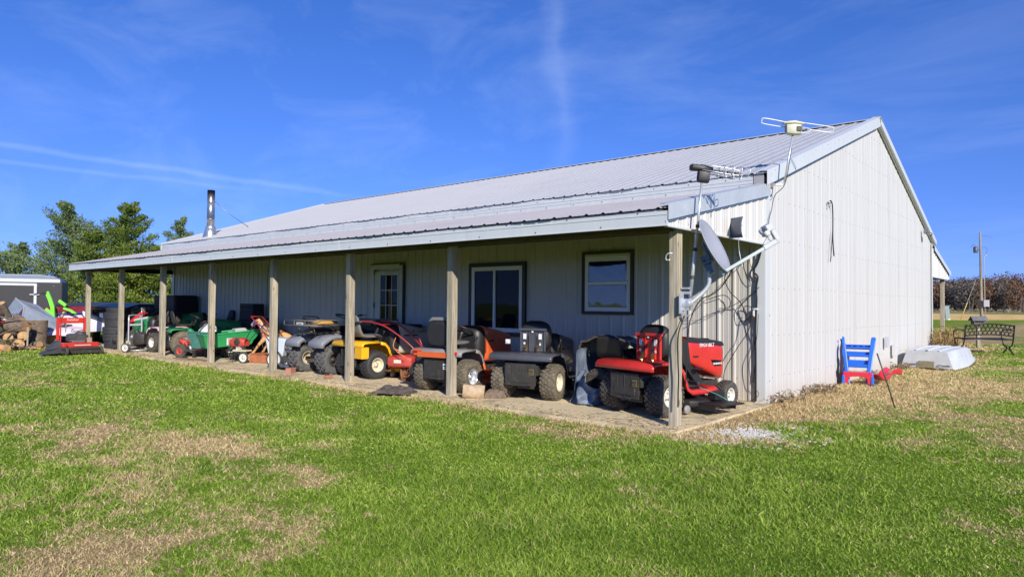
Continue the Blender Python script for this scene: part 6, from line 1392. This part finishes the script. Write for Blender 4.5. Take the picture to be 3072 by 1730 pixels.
b = MB(); b.tube([(.62, .05, 1.9), (1.4, .15, 4.4)], .02, 5); b.build('wire', mat('pale_wire', (.45, .45, .45), .5), t3)
# white limestone gravel by the corner
b = MB(); rd = random.Random(4)
for i in range(640):
    a = rd.uniform(0, 6.28); r = rd.random()**.7 if i < 400 else rd.uniform(.8, 2.4); x = .66+.34*r*math.cos(a)+.10*r*math.sin(a); y = -2.28+.38*r*math.sin(a); s = rd.uniform(.006, .017)
    vs = [(x+s*rd.uniform(.6, 1.1)*dx, y+s*rd.uniform(.6, 1.1)*dy, .006+s*rd.uniform(.4, .8)*dz_) for dx, dy, dz_ in ((-1, -1, -1), (1, -1, -1), (1, 1, -1), (-1, 1, -1), (-.7, -.7, 1), (.7, -.7, 1), (.7, .7, 1), (-.7, .7, 1))]
    b.add(vs, [(0, 3, 2, 1), (4, 5, 6, 7), (0, 1, 5, 4), (1, 2, 6, 5), (2, 3, 7, 6), (3, 0, 4, 7)])
tag(b.build('gravel', mat('limestone', (.58, .56, .52), .9, var=.3, vscale=60)), 'scatter of white limestone gravel in dry grass by the corner post', 'gravel', kind='stuff')
# ================================================================= WOODPILE, HOPPER, HULL, TRAILER, TREES
# firewood: every log its own object
def chunk(label, x, y, z, r, l, rz, ry=0, rx=0, seed=0, m_=None, bend=0): return log(label, (x, y, z), r, l, rz, ry, seed, 'firewood heaped at the left end of the porch', m_, 'firewood_log', 'log', rx, bend)
chunk('huge upright bark-covered stump round standing right of the firewood heap', -19.62, -3.52, .38, .25, .76, 0, 90, 0, 5)
split = mat('split_wood_face', (.62, .32, .14), .85, var=.25, vscale=8, bump=.5)
W_ = [('fat log with an orange-brown cut face high on the left of the heap', -19.3, -4.62, .86, .17, .5, -30, 6, 0), ('curved pale-ended log topmost on the firewood heap', -19.55, -4.30, 1.05, .085, .5, -50, -55, 0),
      ('thick grey log in the middle of the heap, left of the upright stump', -19.15, -4.10, .62, .17, .55, 35, 4, 1), ('log with a tan cut end facing out, low beside the upright stump', -18.95, -3.98, .36, .13, .5, -22, 0, 2),
      ('short tan-ended log directly under the middle grey log', -19.0, -4.28, .34, .12, .46, -28, 3, 3), ('dark split log at the left edge low in the heap', -18.85, -4.75, .48, .16, .5, -40, 0, 4),
      ('large bottom log with a grey end facing right', -18.75, -4.15, .14, .14, .6, -15, 0, 5), ('reddish bottom log at the foot of the upright stump', -18.9, -3.75, .10, .10, .4, 20, 0, 6),
      ('round log lying in the dark between stump and brush mower', -20.3, -2.95, .22, .20, .4, -35, 0, 7), ('pale torn log lying on the middle grey log', -19.2, -4.05, .84, .08, .36, 15, 18, 8),
      ('grey log second from the left in the bottom row', -18.6, -4.75, .15, .14, .55, -25, 0, 9), ('orange split billet lying lowest at the lawn edge', -18.2, -4.65, .08, .09, .5, 15, 0, 10), ('barky log behind the fat orange-ended log', -19.9, -4.5, .55, .18, .6, 10, 0, 11), ('grey log at the back of the heap under the hopper', -20.2, -4.0, .35, .17, .6, 25, 0, 12)]
for i, (lb, x, y, z, r, l, rz, ry, sd) in enumerate(W_): chunk(lb, x, y, z, r, l, rz, ry, 0, sd*3.1, split if 'orange split' in lb else None)
rd = random.Random(11)
ST = ['long grey branch slanting down across the top of the heap', 'bare dark stick crossing the heap lower left', 'thin pale stick lying on the small rubble of the heap', 'weathered slat lying on the tan-ended logs', 'grey crooked stick behind the fat log', 'short pale board leaning at the heap foot', 'brown bark strip at the heap foot', 'thin straight branch at the ground before the stump']
SP = [((-19.0, -4.75, .92), (-18.9, -3.75, .68)), ((-18.4, -4.95, .22), (-18.7, -4.1, .62)), ((-18.3, -4.7, .30), (-18.5, -4.15, .12)), ((-18.6, -4.55, .26), (-18.7, -4.05, .28)), ((-19.2, -4.6, .7), (-19.4, -4.15, .95)), ((-18.2, -4.9, .1), (-18.3, -4.5, .3)), ((-18.2, -4.6, .05), (-18.4, -4.1, .1)), ((-18.7, -3.9, .04), (-19.1, -3.1, .05))]
for lb, (p, q) in zip(ST, SP):
    p, q = Vector(p), Vector(q); mid = p.lerp(q, .5)+Vector((0, 0, rd.uniform(.0, .05)))
    b = MB(); b.tube([p, mid, q], [rd.uniform(.018, .03), .022, .012], 7, 5); tag(b.build('branch', barkm), lb, 'stick', 'loose branches on the firewood heap')
b = MB(); rd = random.Random(3)
for i in range(260):
    x, y = -18.5+rd.gauss(0, .35), -4.35+rd.gauss(0, .42); s = rd.uniform(.02, .07); z = .02+max(0, .20-.3*abs(y+4.4))*rd.random()
    M_ = T(x, y, z) @ RZ(rd.uniform(0, 360)) @ RY(rd.uniform(-30, 30)); b.mi = rd.choice((0, 0, 1)); b.box((0, 0, 0), (s*2.4, s*.7, s*.3), M_)
tag(b.build('wood_chips', [barkm, split]), 'litter of bark and wood chips at the foot of the firewood heap', 'wood chips', kind='stuff')
b = MB(); b.box((0, 0, .30), (.035, .035, .62)); o = b.build('stake', postm); o.location = (-18.5, -4.02, 0); tag(o, 'thin upright wooden stake in front of the upright stump', 'stake')
# galvanised hopper, tipped
t = thing('metal_hopper', 'open galvanised metal hopper tipped on its side behind the stump', 'hopper', (-20.75, -3.75, .0), 40.9)
gz = mat('galvanised_sheet', (.36, .40, .44), .38, .6, var=.15, vscale=3, dust=.2)
b = MB()
b.loft([[(-.05, 0, 1.38), (.36, .35, 1.20), (1.12, .45, .62), (.85, .05, .46)], [(-.05, -.0, 1.36), (.35, .35, 1.18), (1.11, .45, .60), (.84, .05, .44)]], smooth=False)
b.loft([[(-.05, 0, 1.40), (.24, -.02, 1.16), (-.06, -.05, .72), (-.40, 0, .90)], [(-.05, .02, 1.40), (.24, .0, 1.16), (-.06, -.03, .72), (-.40, .02, .90)]], smooth=False)
b.loft([[(.24, -.02, 1.16), (1.12, .1, .48), (.62, -.02, .40), (.20, -.04, .78)], [(.24, .0, 1.16), (1.12, .12, .48), (.62, .0, .40), (.20, -.02, .78)]], smooth=False)
b.loft([[(-.06, 0, .72), (.2, -.02, .78), (.62, .0, .40), (.0, .3, .3)], [(-.06, .02, .70), (.2, .0, .76), (.62, .02, .38), (.0, .32, .28)]], smooth=False)
b.build('bin', gz, t)
b = MB(); b.tube([(.24, -.03, 1.17), (.20, -.05, .77)], .02, 5); b.tube([(-.05, 0, 1.40), (.24, -.03, 1.17), (1.13, .09, .49)], .016, 5); b.build('rolled_edge', galv, t)
b = MB(); b.box((.2, .3, .2), (.6, .3, .4)); b.build('prop', engine, t)
# lime green machine arms
lime = mat('lime_paint', (.22, .80, .06), .45, var=.1, dust=.15)
t = thing('folding_loader', 'lime green machine with bent flat arms rising behind the hopper', 'machine', (-21.4, -2.75, 0), 40.9)
def bar(pts, w_, m_, nm, y=0):
    b = MB(); n = len(pts); vs = []
    for i, (x, z) in enumerate(pts):
        a = Vector(pts[max(i-1, 0)]); c = Vector(pts[min(i+1, n-1)]); tt = (c-a).normalized(); nx, nz = -tt.y*w_/2, tt.x*w_/2
        vs += [(x+nx, y-.03, z+nz), (x-nx, y-.03, z-nz), (x-nx, y+.03, z-nz), (x+nx, y+.03, z+nz)]
    b.loft([vs[4*i:4*i+4] for i in range(n)], smooth=False); return b.build(nm, m_, t, bev=.006)
bar([(-.10, 1.60), (.0, 1.38), (.09, 1.12), (.11, .88), (.12, .70), (.06, .55)], .11, lime, 'lift_arm')
bar([(-.16, 1.06), (.0, .93), (.10, .80)], .10, lime, 'brace_arm', .06)
bar([(.16, 1.33), (.38, 1.17)], .09, lime, 'upper_link', .2)
bar([(.38, 1.09), (.60, 1.02), (.78, .90)], .07, lime, 'side_link', .1)
bar([(.36, .70), (.50, .98)], .06, postm, 'wooden_lever', -.05)
b = MB(); b.tube([(-.5, 0, 1.52), (-.12, 0, 1.57)], .022, 7); b.lathe([(0, -.05), (.07, -.05), (.07, .05), (0, .05)], 12, T(-.15, 0, 1.57) @ RX(90)); b.box((.1, .3, .3), (.9, .5, .55)); b.build('body', engine, t, bev=.02)
# maroon and blue striped boat hull on blocks
t = thing('striped_boat', 'maroon boat hull with blue and white stripes behind the lime green machine', 'boat', (-22.6, -2.55, 0), 30)
mar = mat('maroon_gelcoat', (.20, .012, .03), .2, coat=.6, dust=.1); blu = mat('blue_gelcoat', (.02, .06, .42), .25, coat=.5); wht = mat('white_gelcoat', (.62, .60, .62), .35, var=.1, dust=.1)
def hull(z0, z1, nm, m_, ex=0, x0=-1.9, x1=1.7):
    b = MB(); rg = []
    for k in range(11):
        q = k/10; x = x0+(x1-x0)*q; w_ = .62*(1-max(0, (q-.55)/.45)**2*.85)
        rg.append([(x, -w_*(.72+.28*z0)-ex, z0+.10*q), (x, -w_*(.72+.28*z1)-ex, z1+.16*q), (x, w_*(.72+.28*z1)+ex, z1+.16*q), (x, w_*(.72+.28*z0)+ex, z0+.10*q)])
    b.loft(rg, smooth=False); return b.build(nm, m_, t)
hull(.30, .66, 'hull', mar); hull(.661, .72, 'stripe', wht, .006); hull(.721, .86, 'blue_band', blu); hull(.861, 1.0, 'deck', mar)
b = MB(); b.loft([rring(.9, .9, .25, .85, 10, 4), rring(1.6, .8, .3, .75, 10, 4), rring(2.0, .3, .4, .6, 10, 4)]); b.build('bow_cover', wht, t)
b = MB(); b.box((-.9, 0, .15), (.2, 1.0, .3)); b.box((.9, 0, .15), (.2, .8, .3)); b.build('cradle', engine, t)
cl = cloth_surface(lambda u, v: (-.55+1.1*u, -.35+.7*v, .55+.10*math.sin(u*3.1)+.06*nv_(u*4, v*4, 2)-.5*max(0, .35-v)*1.2), 20, 12, 'pink_white_sheet', mat('pale_pink_sheet', (.66, .56, .60), .6, var=.1), None, label='pale pink sheet draped low between the stump and the red brush mower', cat='sheet'); cl.location = (-19.95, -2.72, -.12); cl.rotation_euler = (0, 0, R(41))
t = thing('wheelbarrow_frame', 'white plastic panels with dark slots leaning behind the left end post', 'panel', (-19.9, -1.95, 0), 41)
b = MB(); b.loft([[(-.42, 0, .35), (.45, 0, .42), (.45, .05, .70), (-.42, .05, 1.02)], [(-.42, .03, .35), (.45, .03, .42), (.45, .08, .70), (-.42, .08, 1.02)]], smooth=False); b.build('panel', wht, t, bev=.01)
b = MB()
for k in range(3): b.tube([(-.2, -.01, .95-.05*k), (.45, -.01, .72-.05*k)], .012, 5)
b.build('slot', void, t)
# black lidded utility trailer behind the tyres
t = thing('black_utility_trailer', 'long low black covered trailer parked behind the tyre stack', 'trailer', (-21.6, -.55, 0), 6)
bp_ = mat('black_trailer_paint', (.014, .012, .013), .35, var=.2, dust=.2)
b = MB(); b.loft([[(-2.5, -.9, .42), (2.3, -.9, .42), (2.3, .9, .42), (-2.5, .9, .42)], [(-2.6, -.95, 1.02), (2.3, -.95, 1.02), (2.3, .95, 1.02), (-2.6, .95, 1.02)]], smooth=False); b.build('bed', bp_, t, bev=.02)
b = MB(); b.loft([[(-2.9, -1.0, 1.12), (2.35, -1.0, 1.04), (2.35, 1.0, 1.04), (-2.9, 1.0, 1.12)], [(-2.7, -.98, 1.20), (2.35, -1.0, 1.14), (2.35, 1.0, 1.14), (-2.7, .98, 1.20)], [(-1.5, -.6, 1.28), (2.3, -.6, 1.24), (2.3, .6, 1.24), (-1.5, .6, 1.28)]], smooth=False); b.build('lid', bp_, t, bev=.01)
for x in (-.9, .1):
    for s in (1, -1): wheel(t, (x, s*.98, .33), .33, .2, .2, 'road', whiter, s, tyrem=rubc)
b = MB(); b.box((.72, -.975, .86), (.44, .01, .16)); b.build('white_plate', stick, t)
b = MB()
for x in (-2.2, -1.2, -.2, .8, 1.8): b.box((x, -.975, .72), (.05, .03, .55))
b.build('rib', bp_, t)
# heap of wire behind the washer
b = MB(); rd = random.Random(8)
for i in range(26):
    pts = [(-18.35+rd.gauss(0, .28), -1.15+rd.gauss(0, .2), .75+rd.random()*.45) for k in range(5)]; b.tube(pts, .007, 4, 3)
b.box((-18.35, -1.15, .55), (.7, .5, .4)); tag(b.build('wire_tangle', mat('grey_wire', (.12, .11, .09), .8)), 'tangle of dull grey wire on a dark box behind the pressure washer', 'wire')
# enclosed trailer, side on, at the left edge
t = thing('enclosed_trailer', 'black enclosed cargo trailer with white roof band and white framed side door', 'trailer', (-26.0, -1.1, -.08), 249.6)
# local x to the rear (away from its nose), y away from the camera is -y
tb = mat('black_trailer_panel', (.012, .012, .016), .55, var=.2, dust=.08)
b = MB(); b.box((2.9, -1.0, 1.28), (5.8, 2.0, 1.60)); b.build('body', tb, t, bev=.05)
b = MB(); b.box((2.9, .004, 2.13), (5.6, .03, .12)); b.build('roof_band', mat('white_aluminium', (.58, .59, .60), .35, .2), t, bev=.004)
b = MB(); pr = [(.03, 2.08), (.10, 2.20), (.28, 2.31), (.7, 2.36), (5.7, 2.34), (5.7, 2.08)]; b.prism(pr, (-2.0, -.02)); b.build('roof', mat('brushed_aluminium', (.20, .23, .28), .35, .5, var=.06), t, bev=.03)
b = MB(); x0, x1, z0, z1, w_ = .82, 2.06, .70, 2.03, .085; y = .012
b.box(((x0+x1)/2, y, z1-w_/2), (x1-x0, .03, w_)); b.box(((x0+x1)/2, y, z0+w_/2), (x1-x0, .03, w_)); b.box((x0+w_/2, y, (z0+z1)/2), (w_, .03, z1-z0-2*w_)); b.box((x1-w_/2, y, (z0+z1)/2), (w_, .03, z1-z0-2*w_))
d_ = b.build('side_door', mat('white_aluminium', (.58, .59, .60), .35, .2), t)
b = MB(); b.box((2.09, .035, 1.62), (.14, .02, .16)); b.build('hinge', al, d_)
b = MB(); b.box((.88, .05, 1.62), (.30, .02, .035)); b.build('latch', al, d_)
b = MB()
for i in range(11):
    for z in (.6, 1.95): b.lathe([(0, .006), (.014, .004), (.014, 0)], 6, T(.3+.5*i, .002, z) @ RX(-90))
b.build('rivets', al, t)
b = MB(); b.box((2.9, -1.0, .42), (5.6, 1.9, .12)); b.build('frame', engine, t)
for x in (2.4, 3.3):
    for s in (1, -1): wheel(t, (x, -1.0+s*1.02, .35), .35, .2, .2, 'road', whiter, s, tyrem=rubc)
# ---- trees beyond the trailer
def leafm(name, c0, c1, tr=.25):
    M = bpy.data.materials.new(name); M.use_nodes = True; t = M.node_tree; b = t.nodes['Principled BSDF']
    at = N(t, 'ShaderNodeAttribute', attribute_name='rnd'); r = N(t, 'ShaderNodeValToRGB'); r.color_ramp.elements[0].color = (*c0, 1); r.color_ramp.elements[1].color = (*c1, 1); t.links.new(at.outputs['Fac'], r.inputs[0])
    t.links.new(r.outputs[0], b.inputs[0]); b.inputs['Roughness'].default_value = .6; b.inputs['Specular IOR Level'].default_value = .25
    tl = N(t, 'ShaderNodeBsdfTranslucent'); t.links.new(r.outputs[0], tl.inputs[0]); ms = N(t, 'ShaderNodeMixShader', i={0: tr}); t.links.new(b.outputs[0], ms.inputs[1]); t.links.new(tl.outputs[0], ms.inputs[2]); t.links.new(ms.outputs[0], t.nodes['Material Output'].inputs[0])
    return M
def leaf_mesh(name, cen, siz, ang, m_, parent, rng, droop=.3, groupv=None, thin=.30):
    """many small elongated leaf sprays around the given centres"""
    n = len(cen); d = rng.normal(0, 1, (n, 3)); d[:, 2] = d[:, 2]*.5+droop; d += ang; d /= np.linalg.norm(d, axis=1)[:, None]
    s = np.cross(d, rng.normal(0, 1, (n, 3))); s /= np.linalg.norm(s, axis=1)[:, None]+1e-9
    L = siz[:, None]; Wd = L*thin
    V = np.stack([cen, cen+d*L*.5+s*Wd, cen+d*L, cen+d*L*.5-s*Wd], 1).astype(np.float32)
    me = bpy.data.meshes.new(name); me.vertices.add(n*4); me.vertices.foreach_set('co', V.ravel()); me.loops.add(n*4); me.loops.foreach_set('vertex_index', np.arange(n*4, dtype=np.int32)); me.polygons.add(n); me.polygons.foreach_set('loop_start', (np.arange(n)*4).astype(np.int32)); me.update(calc_edges=True)
    at = me.attributes.new('rnd', 'FLOAT', 'POINT'); g = rng.uniform(0, 1, n)*.6+(groupv if groupv is not None else .2); at.data.foreach_set('value', np.repeat(np.clip(g, 0, 1), 4).astype(np.float32))
    me.materials.append(m_); o = bpy.data.objects.new(name, me); C.objects.link(o); o.parent = parent; return o
def pine(label, loc, h, rad, n, m_, seed, loose=.5, low=.04, group='evergreen trees beyond the left end of the porch', lean=0):
    t = thing('evergreen_tree', label, 'tree', loc, 0, group); rng = np.random.default_rng(seed); rd = random.Random(seed)
    b = MB(); b.tube([(0, 0, -.1), (.1*lean, .05, h*.4), (.3*lean, 0, h*.75), (.4*lean, 0, h*.97)], [.16*h/7, .11*h/7, .05, .015], 8, 4)
    cen = []; siz = []; ang = []; gv = []
    nl = int(26+h*4)
    for i in range(nl):
        q = low+(1-low)*(i+rd.random())/nl; z = h*q; a = rd.uniform(0, 6.28)
        L = rad*(1.06-q**1.12)*rd.uniform(.55, 1.15)+.25; up = rd.uniform(.15, .75)+.5*q*loose
        tip = Vector((math.cos(a)*L, math.sin(a)*L, z+L*up)); base = Vector((.4*lean*q, 0, z))
        mid = base.lerp(tip, .5)-Z*L*.08
        b.tube([base, mid, tip], [.035, .02, .006], 4, 3)
        k = int(1.55*n/nl*(.5+L/rad)); clump = rd.uniform(0, .4)
        for j in range(k):
            f = rd.random()**.7; p = (base.lerp(mid, f*2) if f < .5 else mid.lerp(tip, f*2-1)); s = .10+.42*L*(.25+.5*math.sin(f*3.0))*rd.random()
            v = Vector((rd.gauss(0, 1), rd.gauss(0, 1), rd.gauss(0, .45))); v.normalize()
            cen.append(tuple(p+v*s)); siz.append(rd.uniform(.10, .26)); ang.append((math.cos(a)*.9, math.sin(a)*.9, .5)); gv.append(clump)
    b.build('trunk', mat('tree_bark', (.10, .075, .055), .9, var=.3), t)
    leaf_mesh('crown', np.array(cen), np.array(siz), np.array(ang), m_, t, rng, groupv=np.array(gv), thin=.17, droop=.55); return t
lm1 = leafm('pine_needles', (.055, .10, .018), (.25, .32, .055)); lm2 = leafm('silver_green_needles', (.07, .12, .05), (.30, .38, .15)); lm3 = leafm('olive_needles', (.06, .11, .018), (.30, .36, .055))
pine('broad loose silvery evergreen, tallest spreading tree left of the porch', (-50, 6.0, 0), 7.6, 4.0, 17000, lm2, 1, .7, lean=1)
pine('dense upright evergreen with rounded top beside the broad silvery one', (-46.5, 8.4, 0), 7.7, 2.9, 16000, lm1, 2, .3)
pine('small thin evergreen top showing just left of the chimney', (-45, 11.4, 0), 6.9, 2.0, 6500, lm2, 3, .9)
pine('low feathery evergreen at the left, behind the trailer roof', (-51, 3.4, 0), 4.7, 2.5, 8000, lm2, 4, .9)
pine('low bushy evergreen at the far left edge behind the trailer', (-60, -1.0, 0), 3.0, 1.8, 3000, lm2, 5, .9)
pine('dense dark evergreen directly behind the left end post', (-44, 5.4, 0), 5.3, 2.4, 9000, lm1, 6, .3, 0)
pine('dense evergreen seen between the two leftmost porch posts', (-43, 7.2, 0), 4.8, 2.3, 9000, lm3, 7, .3, 0)
pine('bright olive evergreen seen under the porch roof beside the cabinet', (-42, 9.0, 0), 4.6, 2.3, 9000, lm3, 8, .3, 0)
pine('evergreen partly hidden by the left wall corner of the barn', (-41, 10.6, 0), 4.8, 2.0, 6000, lm1, 9, .3, 0)
# ---- far autumn woodland: one mass
def woodland():
    rng = np.random.default_rng(12); rd = random.Random(12); cen = []; siz = []; mi = []; b = MB()
    for tier, (y0, nt_, hh, zb_) in enumerate(((300, 85, 10.5, 0), (330, 80, 11.5, 1.5), (370, 75, 11, 4.5), (420, 75, 10, 7.5))):
        for i in range(nt_):
            x = -130+(i+rd.random())*230/nt_; y = y0+rd.uniform(-10, 10)-.05*x; h = hh*rd.uniform(.75, 1.12); r = h*rd.uniform(.26, .38); c = Vector((x, y, zb_+h*.54))
            b.tube([(x, y, zb_-2), (x+rd.uniform(-.4, .4), y, zb_+h*.7)], [.28, .12], 4)
            if tier == 0:
                for k in range(2): xx = x+rd.uniform(-2.5, 2.5); b.tube([(xx, y-4, -.5), (xx+rd.uniform(-.8, .8), y-4, h*rd.uniform(.4, .7))], [.20, .06], 4)
            kk = 850 if tier < 2 else 520; tone = rd.random()
            v = rng.normal(0, 1, (kk, 3)); v /= np.linalg.norm(v, axis=1)[:, None]; v *= (rng.uniform(.3, 1, kk)**.5)[:, None]*np.array([r, r, h*.52]); v += rng.normal(0, .35, (kk, 3))
            cen.append(v+np.array(c)); siz.append(rng.uniform(.45, 1.05, kk)); mi += [(0 if tone < (.65 if tier == 0 else .3) else (1 if tone < .8 else 2), tone)]*kk
    cen = np.concatenate(cen); siz = np.concatenate(siz); n = len(cen)
    ms = [leafm('bare_twigs', (.10, .085, .07), (.21, .175, .14), .1), leafm('rust_leaves', (.16, .085, .045), (.31, .17, .085), .15), leafm('brown_leaves', (.13, .095, .06), (.25, .18, .10), .15)]  # twig and leaf colours greyed and paled to carry distance haze
    o = leaf_mesh('far_woodland', cen, siz, np.zeros((n, 3)), ms[0], None, rng)
    for q in ms[1:]: o.data.materials.append(q)
    o.data.polygons.foreach_set('material_index', np.array([a[0] for a in mi], np.int32))
    tag(o, 'distant wood of bare and rust-coloured autumn trees beyond the stubble field', 'woodland', kind='stuff')
    tr = b.build('woodland_trunks', mat('grey_trunks', (.16, .14, .12), .9)); tag(tr, 'grey trunks of the distant autumn wood beyond the stubble field', 'woodland', kind='stuff')
    s = MB(); n = 40; s.v = [(-420+900*i/n, yy_, zz) for yy_, zz in ((310, -.2), (345, 2), (385, 5), (430, 8), (600, 9)) for i in range(n+1)]; s.f = [(j*(n+1)+i, j*(n+1)+i+1, (j+1)*(n+1)+i+1, (j+1)*(n+1)+i) for j in range(4) for i in range(n)]; s.m = [0]*len(s.f); s.sm = [True]*len(s.f)
    struct(s.build('hill', mat('leaf_litter_hill', (.13, .095, .06), 1, var=.3, vscale=.1)))
    rdx = random.Random(2); cc = []; 
    for i in range(3000): cc.append((rdx.uniform(-200, 200), 235+rdx.uniform(-12, 12), rdx.uniform(0, .8)))
    o = leaf_mesh('field_margin', np.array(cc), np.full(len(cc), .8), np.zeros((len(cc), 3)), leafm('tall_dry_weeds', (.16, .14, .07), (.36, .30, .18)), None, rng); tag(o, 'strip of tall dry weeds along the far edge of the stubble field', 'weeds', kind='stuff')
woodland()
